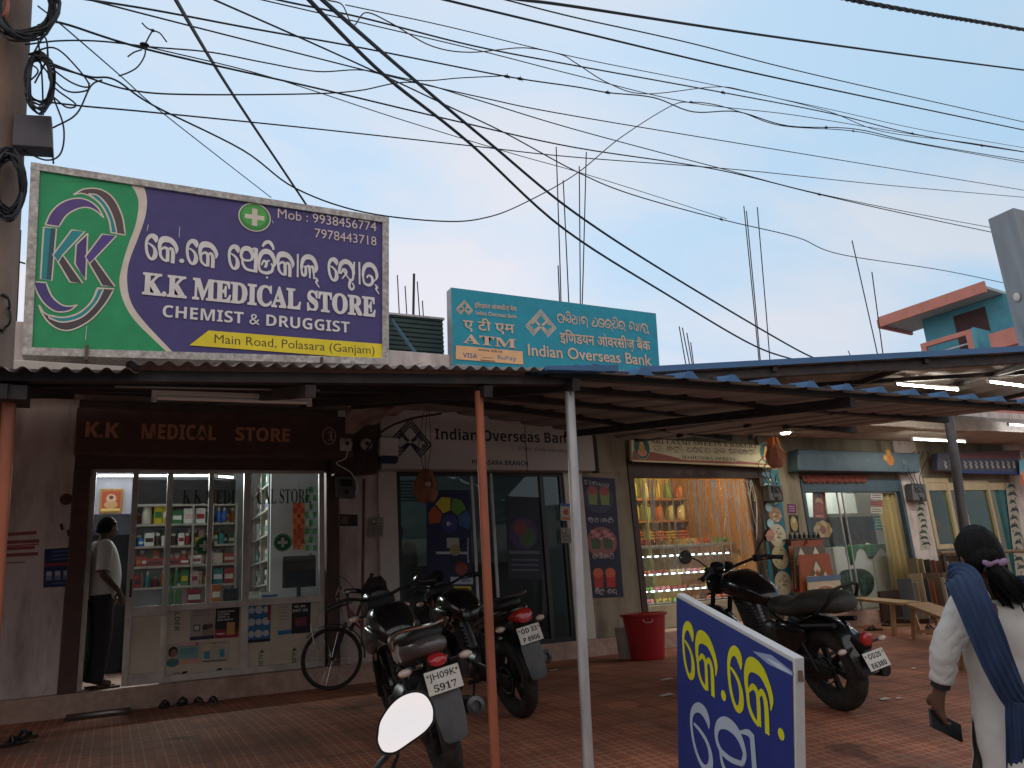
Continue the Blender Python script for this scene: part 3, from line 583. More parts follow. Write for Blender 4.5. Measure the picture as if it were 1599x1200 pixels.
a.textpx('Main Road, Polasara (Ganjam)', (335, 536.5), (585, 554), 13.5, (84, 62, 30))
for L in ([(232, 352), (230, 362)], [(281, 355), (280, 372)], [(136, 510), (134, 532)], [(425, 345), (427, 350)]): a.stroke(L, .008, (190, 190, 200), px=True, sm=0)
a.build('lettering', kk)
for x, y in ((136, 548), (503, 566)):
    mb = MB(BROWN); p = PY(x, y, kY - .05); mb.bar(p + Vector((0, 0, .06)), p + Vector((.0, 0, -.1)), .035, .03); mb.bar(p + Vector((0, .03, 0)), p + Vector((0, .25, -.45)), .03, .03); mb.build('bracket', kk)
# bank sign on the roof
iY = 8.95
ib = thing('rooftop_signboard', 'turquoise bank signboard with diamond emblems behind the blue awning edge', 'signboard', (5.5, iY, 4))
c = signbox(ib, iY, [(705, 449), (1025, 489.5), (1032, 592), (708, 598)], .16, 0, M('sign_box_sides', (.3, .32, .33), .5, .2, var=.2))
a = Art((0, iY, 0), n=(0, -1, 0)); TQ, PCH = (24, 150, 170), (224, 188, 160)
a.poly([(705.5, 449.5), (1024.5, 490), (1031.5, 592), (708.5, 598)], TQ, px=True)
def emblem(a, cx, cy, k, c, lw):
    """three nested-chevron diamonds; k = pixels per unit"""
    P_ = lambda L: [(cx + x * k, cy + y * k + x * k * .08) for x, y in L]
    for i in range(3):
        d = i * .17
        a.stroke(P_([(-.62, -.28 + d), (0, -1 + d), (.62, -.28 + d)]), lw, c, px=True, sm=0)
        a.stroke(P_([(-1.05 + d, .22), (-.52, .86 - d), (0 - d*.35, .22)]), lw, c, px=True, sm=0)
        a.stroke(P_([(1.05 - d, .22), (.52, .86 - d), (0 + d*.35, .22)]), lw, c, px=True, sm=0)
        if i < 2:
            a.stroke(P_([(-1.05 + d, .22), (-.52, -.4 + d), (-.06 - d*.35, .1 + d*.2)]), lw, c, px=True, sm=0)
            a.stroke(P_([(1.05 - d, .22), (.52, -.4 + d), (.06 + d*.35, .1 + d*.2)]), lw, c, px=True, sm=0)
emblem(a, 845, 506, 22, PCH, .017); emblem(a, 725.5, 481.5, 12, PCH, .011)
a.odia('i_,nd,i,A,n,x, ,O,bh,r,x,s,i,j,x, ,b,y,a,nk,x', (870.5, 503.5), (1014, 519.5), 13.5, PCH)
def hindi(a, parts, A, B, h, c): a.textpx(parts, A, B, h, c, heavy=.015)
hindi(a, 'इिणडयन ओवरसीज़ बैंक', (875, 535), (1016, 548), 14, PCH)
a.textpx('Indian Overseas Bank', (825, 555.5), (1018, 571.5), 17.5, PCH, heavy=.012)
a.textpx('(A Govt. of India undertaking)', (876, 577), (990, 584), 6, PCH)
hindi(a, 'इिणडयन ओवरसीज़ बैंक', (741, 481), (807, 486.5), 6, PCH); a.textpx('Indian Overseas Bank', (743, 492), (807, 498), 6.2, PCH, heavy=.01)
hindi(a, 'ए टी एम', (724, 514), (804, 521), 13, PCH); a.textpx('ATM', (723, 536), (806, 544.5), 14, PCH, 'serif', heavy=.01)
a.poly([(712, 540), (816, 549.5), (817, 570), (711.5, 561.5)], (236, 184, 132), px=True)
a.textpx('www.iob.in', (747, 548.5), (784, 552), 4.2, (50, 40, 60), 'bold'); a.textpx('VISA', (723, 558.5), (745, 560.5), 7, (46, 84, 140), 'bold'); a.textpx('RuPay', (777, 561.5), (806, 564.5), 6.5, (110, 130, 150), 'bold')
a.stroke([(750, 563), (773, 565)], .012, (90, 70, 60), px=True, sm=0); a.stroke([(753, 559), (770, 560)], .01, (150, 120, 100), px=True, sm=0)
a.textpx('INDIAN OVERSEAS BANK', (712, 573), (760, 577), 4, PCH)
a.build('lettering', ib)
MB(STEEL).bar(PY(860, 600, 9.0), PY(860, 590, 9.0) - Vector((0, 0, .5)), .05, .05).build('bracket', ib)
MB(STEEL).bar(PY(960, 600, 9.0), PY(960, 590, 9.0) - Vector((0, 0, .5)), .05, .05).build('bracket', ib)
# bank fascia
fI = thing('fascia_sign', 'white bank fascia sign with navy lettering above the glass bank door', 'sign', (4.5, 9.2, 2.8))
y9 = 9.17; c = [PY(x, y, y9) for x, y in ((591, 640), (925, 676), (926, 741), (593, 736))]
x0, x1 = 2.86, c[1].x; z0, z1 = 2.44, 3.195
MB(M('aluminium_composite_white', (.5, .47, .44), .45, var=.04, scale=1.5, dirt=(.42, .36, .32), dscale=1.2, damt=.4)).bb(x0, x1, y9, FY + .075, z0, z1).build('panel', fI, bevel=.004)
a = Art((0, y9 - .0005, 0), n=(0, -1, 0)); NV = (22, 26, 52)
emblem(a, 641, 686, 31, NV, .024); a.build('emblem', fI); a = Art((0, y9 - .0005, 0), n=(0, -1, 0))
a.textpx('Indian Overseas Bank', (680, 686.5), (897, 693), 17, NV, 'bold'); a.textpx('(A Govt. of India undertaking)', (809, 703), (888, 707.5), 6.5, (70, 70, 80))
a.textpx('POLASARA BRANCH', (738, 725.5), (825, 727.5), 7.5, NV, 'bold')
a.stroke([(820, 664), (824, 740)], .012, (30, 25, 25), px=True, sm=0)
a.build('lettering', fI)
# pharmacy shutter housing with painted name
kh = thing('shutter_box', 'dark brown roller shutter housing painted with the pharmacy name in faded orange', 'shutter', (1, 9.2, 2.6))
MB(BROWN).bb(-.43, 2.5, 9.1, FY - .032, 2.56, 3.06).build('housing', kh, bevel=.02)
OR = (190, 138, 108); ORs = (110, 60, 44)
for t, A_, B_, h in (('K.K', (133, 682), (186, 684), 23), ('MEDICAL', (221, 685), (338, 687.5), 23), ('STORE', (368, 688), (453, 690), 20.5)):
    a = Art((0, 9.098, 0), n=(0, -1, 0))
    for d, c_ in (((1.5, 2), ORs), ((0, 0), OR)):
        a.textpx(t, (A_[0] + d[0], A_[1] + d[1]), (B_[0] + d[0], B_[1] + d[1]), h, c_, 'bold', heavy=.012)
    a.build('painted_word', kh)
a = Art((0, 9.098, 0), n=(0, -1, 0)); u, v = a.px(514.5, 681); a.stroke([(u + .075 * math.cos(k * math.pi / 10), v + .1 * math.sin(k * math.pi / 10)) for k in range(21)], .014, (170, 150, 140), sm=0)
a.text('1', u - .02, v - .055, .11, (170, 150, 140), 'serif'); a.build('painted_number', kh)
# ---------------------------------------------------------------- lamps
def tube_lamp(a, b, label, on, group=None, r=.014, power=0, col=(1, .97, .9), em=14, aim=(0, 0, -1)):
    a, b = Vector(a), Vector(b); t = thing('tube_lamp', label, 'tube light', (a + b) / 2, group); d = (b - a).normalized(); up = Vector((0, 0, 1))
    if abs(aim[1]) > .5: up = Vector((0, 1, 0)) * -aim[1]
    MB(LAM).bar(a + up * .03, b + up * .03, .035, .03).build('batten', t, bevel=.004)
    m = glow('lit_tube_%g' % em, col, em) if on else M('unlit_tube', (.75, .73, .7), .3, var=.03)
    MB(m).cyl(a + d * .03, b - d * .03, r, n=12).build('tube', t)
    MB(LAM).bar(a, a + d * .03, .03, .05).bar(b - d * .03, b, .03, .05).build('end_cap', t)
    if power:
        l = bpy.data.lights.new('tube_light', 'AREA'); l.shape = 'RECTANGLE'; l.size = (b - a).length * .9; l.size_y = .04; l.energy = power; l.color = col
        o = bpy.data.objects.new('tube_light', l); COL.objects.link(o); z = -Vector(aim); y = z.cross(d); mm = Matrix((d, y, z)).transposed().to_4x4(); mm.translation = (a + b) / 2 + Vector(aim) * .03; o.matrix_world = mm
        o.parent = t; o.matrix_parent_inverse = _TM[t.name].inverted()
    return t
tube_lamp(PY(237, 621, 5.05), PY(487, 629, 5.05), 'unlit white tube light under the corrugated awning', False)
mb = MB(M('grey_conduit', (.3, .29, .28), .5)); mb.tube([PY(180, 604, 4.6), PY(340, 607, 4.6), PY(500, 610, 4.6)], .006); tag(mb.build('conduit_pipe'), 'thin pale conduit strung below the corrugated awning edge', 'conduit')
TC = (1, .95, .84)
tube_lamp(PZ(1398, 600, 3.36), PZ(1497, 609, 3.36), 'lit tube light half hidden behind the awning ribs', True, power=4, col=TC, em=55)
tube_lamp(PZ(1543, 596, 3.30), PZ(1612, 605, 3.30), 'lit tube light highest under the right hand awning', True, power=4, col=TC, em=55)
tube_lamp(PY(1424, 686, 8.35), PY(1508, 690, 8.35), 'lit tube light on the soffit beside the dark grey post', True, power=7, col=TC, em=18)
tube_lamp(PY(1574, 663, 8.0), PY(1640, 668, 8.0), 'lit tube light at the right edge below the blue awning', True, power=5, col=(.9, .95, 1))
bl = thing('bulb_lamp', 'round white ceiling lamp glowing above the sweet shop sign', 'lamp', PY(1227, 677, 8.75))
p = PZ(1227, 675, 3.2)
p = PZ(1227, 675, 3.0)
MB(LAM).lathe([(.0, 0), (.09, 0), (.1, -.02), (.085, -.03)], (p.x, p.y, 3.018)).build('rim', bl)
MB(glow('lit_disc', (1, .93, .75), 14)).lathe([(.08, -.028), (.07, -.045), (.0, -.05)], (p.x, p.y, 3.016)).build('diffuser', bl)
l = bpy.data.lights.new('bulb_light', 'SPOT'); l.energy = 16; l.color = (1, .9, .68); l.shadow_soft_size = .08; l.spot_size = R_(165); l.spot_blend = .6; o = bpy.data.objects.new('bulb_light', l); COL.objects.link(o); o.location = (p.x, p.y, 2.95); o.parent = bl; o.matrix_parent_inverse = _TM[bl.name].inverted()
# ---------------------------------------------------------------- pharmacy front and inside
ALU = M('anodised_aluminium', (.58, .54, .49), .45, .35, var=.1, scale=5, dirt=(.2, .17, .15), dscale=3, damt=.5)
BEIGE = M('beige_ply_panel', (.62, .55, .43), .6, var=.06, scale=3, dirt=(.3, .24, .18), dscale=2, damt=.4)
PANE = glass('shop_window_glass', (.9, .95, .93), .06, .01, .03)
DARKG = glass('tinted_bank_glass', (.5, .6, .6), .08, .02, .03)
def pbar(mb, A, B, Y, w_, d_=.05):
    a, b = PY(*A, Y), PY(*B, Y); return mb.bar(a, b, d_, w_, up=(0, 1, 0)) if abs(b.x - a.x) > abs(b.z - a.z) else mb.bar(a, b, w_, d_, up=(0, 1, 0))
gY = FY + .03
sf = thing('glass_shopfront', 'aluminium framed pharmacy shopfront with green lettering on its glass and beige lower panels', 'shopfront', (1.2, gY, .22))
X = lambda x, y: PY(x, y, gY).x
def vst(nm, x_, z0_, z1_, w_=.055, y=gY, d_=.05): return MB(ALU).bb(x_ - w_/2, x_ + w_/2, y - d_/2, y + d_/2, z0_, z1_).build(nm, sf, bevel=.004)
xd0, xd1, xm, xr, xq = X(213, 740), X(267, 740), X(387, 740), X(502, 740), X(331, 740)
zT, zB, zM = 2.45, .22, .965
vst('stile', -.236, zB, zT, .05); vst('stile', xr, zB, zT, .06); vst('stile', xm, zB, zT, .075); vst('stile', xd1, zB, zT, .06, gY + .0); vst('stile', xq, zM, zT, .05)
MB(ALU).bb(xd1, xr, gY - .03, gY + .03, zB + .001, zB + .07).build('rail', sf, bevel=.004)
MB(ALU).bb(xd1, xr, gY - .031, gY + .031, zM - .035, zM + .035).build('rail', sf, bevel=.004)
MB(ALU).bb(-.236, xr, gY - .033, gY + .033, 2.415, 2.449).build('rail', sf, bevel=.004)
for a_, b_ in ((xd1 + .03, xm - .037), (xm + .037, xr - .03)):
    MB(BEIGE).bb(a_, b_, gY - .006, gY + .006, zB + .07, zM - .035).build('lower_panel', sf)
    o = MB(PANE).bb(a_, b_, gY - .003, gY + .003, zM + .035, 2.415).build('pane', sf)
dr = MB(ALU).bb(xd0 - .03, xd0 + .03, gY - .075, gY - .035, zB + .01, 2.413).bb(xd0 + .03, xd1 + .02, gY - .072, gY - .038, zB + .01, zB + .12).bb(xd0 + .03, xd1 + .02, gY - .072, gY - .038, .9, 1.0).build('door', sf, bevel=.003)
MB(BEIGE).bb(xd0 + .03, xd1 - .03, gY - .06, gY - .05, zB + .12, .9).build('door_panel', dr)
MB(PANE).bb(xd0 + .03, xd1 - .03, gY - .058, gY - .052, 1.0, 2.41).build('pane', dr)
MB(STEEL).bb(xd0 + .0, xd0 + .02, gY - .095, gY - .076, 1.1, 1.28).build('handle', dr)
GI = (18, 74, 52)
for t_, A_, B_ in (('K.K MEDI', (285, 787.5), (367, 787.5)), ('CAL STORE', (402, 787), (486, 785.5))):
    a = Art((0, gY - .004, 0), n=(0, -1, 0)); a.textpx(t_, A_, B_, 22, GI, 'serif'); a.build('window_lettering', sf)
for x, y in ((320, 852.5), (442, 847.5)):
    a = Art((0, gY - .004, 0), n=(0, -1, 0)); u, v = a.px(x, y); a.disc(u, v, .1, (24, 110, 66)); a.stroke([(u + .088*math.cos(k*math.pi/12), v + .088*math.sin(k*math.pi/12)) for k in range(25)], .006, (120, 190, 150), sm=0)
    a.rect(u - .055, v - .017, u + .055, v + .017, (205, 215, 205)); a.rect(u - .017, v - .055, u + .017, v + .055, (205, 215, 205)); a.build('cross_sticker', sf)
# printed sheets stuck on the lower panels
def sheet_print(label, cor, bg_, draw, Y=gY - .009, cat='poster', name='poster', group=None, th=.0015):
    c = [PY(x, y, Y) for x, y in cor]; t = MB(ink(bg_)).prism(c, (0, th, 0)).build(name); tag(t, label, cat, group)
    a = Art((0, Y, 0), n=(0, -1, 0), step=.0002)
    xs = [p.x for p in c]; zs = [p.z for p in c]; b = (min(xs), min(zs), max(xs) - min(xs), max(zs) - min(zs))
    Q4 = [(p.x, p.z) for p in c]; sx_ = sum(p[0] for p in Q4); up2 = sorted(Q4, key=lambda p: -p[1]); tl_, tr_ = sorted(up2[:2]); bl_, br_ = sorted(up2[2:])
    a.q = lambda u, v: tuple((bl_[i] * (1 - u) + br_[i] * u) * (1 - v) + (tl_[i] * (1 - u) + tr_[i] * u) * v for i in (0, 1)); a.w, a.h = (tr_[0] - tl_[0] + br_[0] - bl_[0]) / 2, b[3]
    a.R = lambda u0, v0, u1, v1, c_: a.poly([a.q(u0, v0), a.q(u1, v0), a.q(u1, v1), a.q(u0, v1)], c_)
    a.D = lambda u, v, r, c_, rv=None: a.disc(*a.q(u, v), r * a.w, c_, (rv or r) * a.w)
    a.L = lambda u0, u1, v, h_, c_: a.R(u0, v, u1, v + h_, c_)
    draw(a); a.build('print', t); return t
P3 = lambda x, y: (200 + x / 5, 920 + y / 5)
def q4(x0, y0, x1, y1, x2, y2, x3, y3): return [P3(x0, y0), P3(x1, y1), P3(x2, y2), P3(x3, y3)]
def d1(a):
    a.R(.0, 0, 1, .1, (40, 48, 82)); a.D(.62, .33, .13, (60, 50, 44)); a.D(.82, .35, .12, (96, 72, 56)); a.R(.5, .1, .95, .26, (150, 128, 104)); a.R(.14, .24, .4, .42, (40, 42, 52)); a.R(.18, .27, .36, .39, (200, 200, 196))
    for v in (.8, .74, .66): a.L(.12, .8, v, .018, (120, 116, 116))
sheet_print('white leaflet of two faces beside a small frame on the pharmacy lower panel', q4(492, 118, 686, 104, 676, 388, 484, 404), (168, 158, 150), d1)
def d2(a):
    a.R(0, 0, 1, .24, (150, 40, 54)); a.R(.48, .08, .82, .42, (196, 150, 84)); a.R(.06, .1, .4, .14, (220, 190, 190))
    for k, t in enumerate(('CONSUMERS', 'CAN NOW', 'WANT A', 'BABY BRAND')): a.text(t, *a.q(.08, .7 - k * .075), .05 * a.h, (220, 214, 210), 'bold', W=(.7, .5, .5, .66)[k] * a.w)
    a.D(.9, .2, .1, (90, 30, 30))
sheet_print('black and crimson leaflet with a yellow pack on the pharmacy lower panel', q4(690, 104, 876, 92, 866, 376, 680, 388), (30, 26, 30), d2)
def d3(a):
    a.R(.38, .84, 1, 1, (196, 120, 130)); a.R(.3, .25, 1, .84, (128, 168, 168)); a.R(.3, 0, 1, .25, (214, 160, 140)); a.D(.18, .62, .15, (30, 24, 26), .17); a.D(.2, .56, .1, (150, 104, 86), .13); a.D(.18, .12, .2, (70, 120, 126), .14)
    a.text('SPECIAL', *a.q(.4, .88), .08 * a.h, (240, 230, 230), 'bold', W=.5 * a.w)
    for v in (.7, .6, .5): a.L(.4, .92, v, .03, (60, 96, 110))
sheet_print('teal and pink advertisement with a smiling face on the pharmacy lower panel', q4(312, 430, 556, 414, 550, 580, 306, 600), (190, 176, 160), d3)
def d4(a):
    a.R(.16, .2, .34, .55, (60, 140, 166)); a.R(.66, .25, .82, .6, (60, 140, 166)); a.L(.1, .9, .06, .05, (70, 60, 60)); a.text('NUTRICHARGE', *a.q(.3, .86), .08 * a.h, (150, 60, 60), 'bold', W=.55 * a.w); a.R(.05, .6, .4, .9, (206, 186, 150))
sheet_print('pale leaflet showing two blue packs on the pharmacy lower panel', q4(560, 414, 800, 400, 796, 566, 556, 584), (186, 176, 158), d4)
def d5(a):
    for k in range(9): a.D(.2 + .3 * (k % 3), .2 + .28 * (k // 3), .13 + .03 * (k % 2), (190, 196, 196))
    a.R(0, 0, 1, .07, (22, 24, 40)); a.R(.86, .5, 1, .9, (150, 40, 60))
sheet_print('bright blue and white patterned leaflet on the right pharmacy panel', q4(930, 92, 1120, 78, 1112, 408, 926, 424), (40, 110, 160), d5)
def d6(a):
    a.R(0, 0, 1, .12, (30, 120, 170)); a.D(.8, .9, .12, (170, 60, 80))
    for v in (.75, .6, .5, .4): a.L(.2, .7, v, .02, (150, 140, 130))
sheet_print('cream leaflet with a blue foot on the right pharmacy panel', q4(1176, 78, 1282, 70, 1274, 350, 1170, 362), (186, 178, 164), d6)
def d7(a):
    a.text('WE ARE', *a.q(.12, .72), .06 * a.h, (220, 214, 214), 'bold', W=.6 * a.w); a.text('NOT OK', *a.q(.06, .6), .075 * a.h, (230, 224, 224), 'bold', W=.8 * a.w); a.R(.2, .2, .8, .44, (120, 50, 70))
sheet_print('black leaflet with white capitals on the right pharmacy panel', q4(1284, 70, 1430, 62, 1424, 340, 1276, 352), (26, 20, 28), d7)
a = Art((0, gY - .0075, 0), n=(0, -1, 0)); GA = (60, 112, 84)
def vtext(t, x, y0, y1, hpx):
    u0, v0 = a.px(*P3(x, y0)); u1, v1 = a.px(*P3(x, y1)); k = a.px(*P3(x - hpx, y0)); a.text(t, u0, v0, abs(k[0] - u0), GA, 'bold', W=abs(v1 - v0), dirv=(0, -1))
vtext('ALDER', 1022, 510, 640, 36); vtext('ALDER', 1282, 495, 605, 34); vtext('ALDER', 370, 140, 330, 40)
for x, y in ((1046, 486), (1300, 470)): a.poly([P3(x - 22, y + 16), P3(x + 24, y + 12), P3(x, y - 16)], GA, px=True)
for x, y in ((440, 652), (712, 628)): a.poly([P3(x - 24, y + 12), P3(x - 10, y - 8), P3(x + 30, y - 12), P3(x + 14, y + 8)], (40, 36, 36), px=True); 
a.textpx('Cipzen', P3(345, 668), P3(410, 664), 5, (110, 100, 90)); a.textpx('Cipzen', P3(760, 636), P3(820, 632), 5, (110, 100, 90))
a.build('panel_print', sf)
# inside: shelves, counter, goods
SHELF = M('laminate_shelf', (.36, .33, .3), .5, var=.1, scale=5)
DKSHEET = M('dark_sheet', (.03, .032, .034), .9, var=.3, scale=3)
rY = 11.62
un = thing('shelf_unit', 'laminated wall shelves stacked with medicine behind the pharmacy counter', 'shelves', (1, rY, .22))
ux0, ux1 = PY(209, 800, rY).x, PY(370, 800, rY).x
MB(INT).bb(ux0, ux1, rY + .27, rY + .29, .22, 2.75).build('back_panel', un)
shz = [PY(280, y, rY).z for y in (787, 817.5, 851.5, 882.5, 915)]
for z in shz: MB(SHELF).bb(ux0, ux1, rY, rY + .268, z - .03, z).build('shelf', un)
for x in (ux0, PY(262, 800, rY).x, PY(303, 800, rY).x, PY(333, 800, rY).x, ux1): MB(SHELF).bb(x - .012, x + .012, rY - .004, rY + .269, .22, shz[0] + .0).build('upright', un)
MB(M('dark_cabinet_glass', (.02, .022, .026), .15)).bb(ux0 + .02, ux1 - .02, rY + .01, rY + .25, shz[0] + .004, shz[0] + .33).build('top_cabinet', un)
MB(INT).bb(-.53, ux0 - .003, rY + .0, rY + .1, PY(170, 803, rY).z, 3.2).build('lintel', shop)
MB(INT).bb(ux1, 2.55, rY + .28, rY + .4, .22, 3.2).build('partition_wall', shop)
tag(MB(DKSHEET).bb(-.5, ux0 - .03, rY + .3, rY + .33, .22, 1.98).build('doorway_sheet'), 'dark sheet in the doorway behind the man in the pharmacy', 'curtain')  # near-black sheet filling the rear doorway
tube_lamp(PY(150, 743, rY - .1), PY(338, 743, rY - .1), 'long lit tube light at the back of the pharmacy ceiling', True, power=55, col=(.97, 1, .98), em=11, aim=(0, -1, -.001))
tube_lamp(PY(338, 744, rY - .1), PY(368, 746, rY - .1), 'short end of the pharmacy tube light by the side shelves', True, em=9, aim=(0, -1, -.001))
pf = thing('devotional_print', 'gold framed devotional print high on the pharmacy wall', 'picture', PY(174, 783, rY))
c_ = PY(174, 783, rY); MB(M('gilt_wood', (.5, .3, .08), .4, .4)).bb(c_.x - .135, c_.x + .135, rY - .03, rY - .002, c_.z - .16, c_.z + .16).build('frame', pf, bevel=.006)
a = Art((c_.x, rY - .031, c_.z), n=(0, -1, 0)); a.rect(-.11, -.13, .11, .13, (190, 86, 60)); a.disc(0, .03, .06, (226, 190, 150)); a.disc(0, -.05, .08, (214, 170, 120), .05); a.disc(0, .045, .025, (120, 60, 50)); a.rect(-.11, -.13, .11, -.1, (236, 214, 120)); a.build('print', pf)
ctr = thing('shop_counter', 'pharmacy counter behind the glass carrying boxes and a black screen', 'counter', (1.4, 10, .22))
MB(BEIGE).bb(.55, 2.2, 9.62, 10.05, .22, .96).build('cabinet', ctr); MB(SHELF).bb(.52, 2.22, 9.58, 10.1, .962, .99).build('worktop', ctr)
ORD = ['first', 'second', 'third', 'fourth', 'fifth', 'sixth', 'seventh', 'eighth', 'ninth', 'tenth', 'eleventh', 'twelfth']
CN = [((196, 190, 176), 'cream'), ((190, 170, 30), 'yellow'), ((40, 110, 60), 'green'), ((214, 180, 180), 'pink'), ((220, 220, 216), 'white'), ((40, 100, 190), 'blue'), ((150, 36, 40), 'red'), ((60, 36, 34), 'dark brown'), ((30, 130, 130), 'teal'), ((24, 24, 28), 'black'), ((190, 100, 40), 'orange')]
CD = {n: c for c, n in CN}
def product(kind, x, y, z, w_, h_, col, col2, lab, grp, d_=None):
    d_ = d_ or w_ * .7; t = None
    mb = MB(ink(CD[col]))
    if kind == 'box':
        mb.bb(x - w_/2, x + w_/2, y, y + d_, z, z + h_); mb.use(ink(CD[col2])).bb(x - w_*.42, x + w_*.42, y - .002, y, z + h_*.3, z + h_*.62)
    elif kind == 'jar':
        mb.lathe([(w_*.46, 0), (w_*.5, h_*.04), (w_*.5, h_*.7), (w_*.42, h_*.78)], (x, y + w_/2, z), n=14); mb.use(ink(CD[col2])).lathe([(w_*.44, h_*.785), (w_*.44, h_*.99), (w_*.4, h_)], (x, y + w_/2, z), n=14)
    else:
        mb.lathe([(w_*.44, 0), (w_*.5, h_*.03), (w_*.5, h_*.6), (w_*.3, h_*.76), (w_*.2, h_*.8)], (x, y + w_/2, z), n=14); mb.use(ink(CD[col2])).lathe([(w_*.22, h_*.8), (w_*.22, h_*.98), (w_*.18, h_)], (x, y + w_/2, z), n=14)
    return tag(mb.build({'box': 'carton', 'jar': 'jar', 'bottle': 'bottle'}[kind]), lab, {'box': 'carton', 'jar': 'jar', 'bottle': 'bottle'}[kind], grp)
def row(items, Y, z, where, grp, x_fix=None):
    for i, (k, xa, xb, h_, c1, c2) in enumerate(items):
        p, q = PY(xa, 850, Y), PY(xb, 850, Y)
        product(k, (p.x + q.x)/2, Y + .03, z + .002, q.x - p.x, h_, c1, c2, f'{c1} {"box" if k == "box" else k} with {c2} {"label" if k == "box" else "cap"}, {ORD[i]} from left on {where}', grp)
row([('jar', 220, 236, .24, 'cream', 'cream'), ('box', 239, 252, .26, 'yellow', 'green'), ('box', 253, 260, .24, 'yellow', 'white'), ('box', 268, 284, .17, 'green', 'white'), ('box', 286, 301, .2, 'white', 'pink'), ('box', 305, 320, .2, 'white', 'red'), ('bottle', 338, 345, .21, 'blue', 'white'), ('bottle', 346.5, 354, .21, 'blue', 'white')], rY, shz[1], 'top pharmacy shelf', 'goods on the pharmacy shelves')
row([('box', 217, 224, .1, 'blue', 'white'), ('box', 226, 241, .17, 'white', 'dark brown'), ('jar', 243, 251, .17, 'dark brown', 'white'), ('jar', 252.5, 259, .17, 'white', 'dark brown'), ('jar', 267, 276, .16, 'dark brown', 'cream'), ('box', 279, 288, .16, 'white', 'red'), ('jar', 289.5, 297, .16, 'red', 'cream'), ('box', 305, 320, .1, 'yellow', 'orange'), ('jar', 342, 352, .18, 'teal', 'dark brown'), ('box', 335, 340, .12, 'cream', 'green')], rY, shz[2], 'second pharmacy shelf', 'goods on the pharmacy shelves')
row([('box', 214, 222, .13, 'red', 'orange'), ('box', 223, 231, .12, 'red', 'cream'), ('box', 233, 257, .1, 'red', 'dark brown'), ('box', 264, 282, .09, 'red', 'black'), ('box', 283, 297, .09, 'red', 'white'), ('box', 299, 316, .12, 'white', 'red'), ('box', 334, 349, .14, 'cream', 'pink'), ('box', 351, 368, .13, 'red', 'pink')], rY, shz[3], 'third pharmacy shelf', 'goods on the pharmacy shelves')
row([('box', 212, 222, .16, 'red', 'dark brown'), ('bottle', 231, 237, .2, 'teal', 'white'), ('bottle', 264, 272, .24, 'green', 'teal'), ('bottle', 274, 283, .25, 'green', 'cream'), ('box', 285, 297, .2, 'green', 'yellow'), ('box', 300, 312, .18, 'pink', 'red'), ('box', 335, 350, .2, 'teal', 'white'), ('box', 352, 367, .2, 'red', 'cream')], rY, shz[4], 'lowest pharmacy shelf', 'goods on the pharmacy shelves')
# the gaps are packed too: small cartons and jars standing behind and between
rp_ = random.Random(21); seen_ = {}
for k, (z, y_) in enumerate(((shz[1], 'top'), (shz[2], 'second'), (shz[3], 'third'), (shz[4], 'lowest'))):
    x = ux0 + .05
    while x < ux1 - .06:
        w_ = rp_.uniform(.045, .085); kd = rp_.choice(('box', 'box', 'jar', 'bottle')); c1, c2 = rp_.choice((('white', 'blue'), ('cream', 'red'), ('green', 'white'), ('pink', 'white'), ('red', 'white'), ('teal', 'white'), ('dark brown', 'cream'), ('yellow', 'red'), ('orange', 'white')))
        n_ = seen_[(k, kd, c1)] = seen_.get((k, kd, c1), 0) + 1
        product(kd, x + w_/2, rY + .13, z + .002, w_, rp_.uniform(.12, .22), c1, c2, f'small {c1} {"carton" if kd == "box" else kd} in rear row of {y_} pharmacy shelf, {ORD[n_ - 1]} of its colour', 'goods in the rear row of the pharmacy shelves', d_=.05)
        x += w_ + rp_.uniform(.004, .025)
row([('bottle', 266, 276, .22, 'green', 'teal'), ('bottle', 278, 288, .24, 'green', 'cream'), ('box', 296, 318, .17, 'red', 'white'), ('box', 334, 348, .2, 'orange', 'white'), ('box', 352, 375, .15, 'black', 'dark brown'), ('box', 388, 407, .1, 'cream', 'white'), ('box', 409, 438, .09, 'white', 'blue')], 9.7, .99, 'pharmacy counter', 'goods on the pharmacy counter')
ss = thing('shelf_unit', 'side shelves of white medicine cartons at the right of the pharmacy', 'shelves', (1.9, 11, .22))
MB(INT).bb(1.98, 2.0, 10.45, rY + .27, .22, 3.0).build('back_panel', ss)
for k, z in enumerate((1.2, 1.5, 1.82, 2.14, 2.46)):
    MB(SHELF).bb(1.74, 1.978, 10.45, rY + .26, z - .025, z).build('shelf', ss)
for y in (10.44, 11.0, rY): MB(SHELF).bb(1.74, 1.98, y - .012, y + .012, .22, 2.75).build('upright', ss)
for k, z in enumerate((1.2, 1.5, 1.82, 2.14, 2.46)):
    for i in range(5):
        c1, c2 = random.choice((('white', 'blue'), ('cream', 'teal'), ('white', 'pink'), ('teal', 'white'), ('cream', 'dark brown'))); hh = .14 + .02 * ((i * 7 + k * 3) % 5); yy = 10.5 + i * .235
        mb = MB(ink(CD[c1])).bb(1.78, 1.93, yy, yy + .15, z + .002, z + hh); mb.use(ink(CD[c2])).bb(1.778, 1.78, yy + .02, yy + .13, z + hh * .3, z + hh * .65)
        tag(mb.build('carton'), f'{c1} box with {c2} label, {ORD[i]} from the front on {("bottom", "second", "third", "fourth", "top")[k]} side shelf in pharmacy', 'carton', 'cartons on the pharmacy side shelves')
MB(M('white_board', (.6, .62, .66), .5, var=.04)).bb(1.76, 2.5, 10.36, 10.42, .22, 2.9).build('end_board', ss)
mon = thing('computer_monitor', 'black computer monitor seen from behind on the pharmacy counter', 'monitor', (1.95, 9.8, .99))
p, q = PY(442, 869, 9.72), PY(494, 916, 9.72); BLK = M('black_plastic', (.012, .012, .014), .4, var=.1)
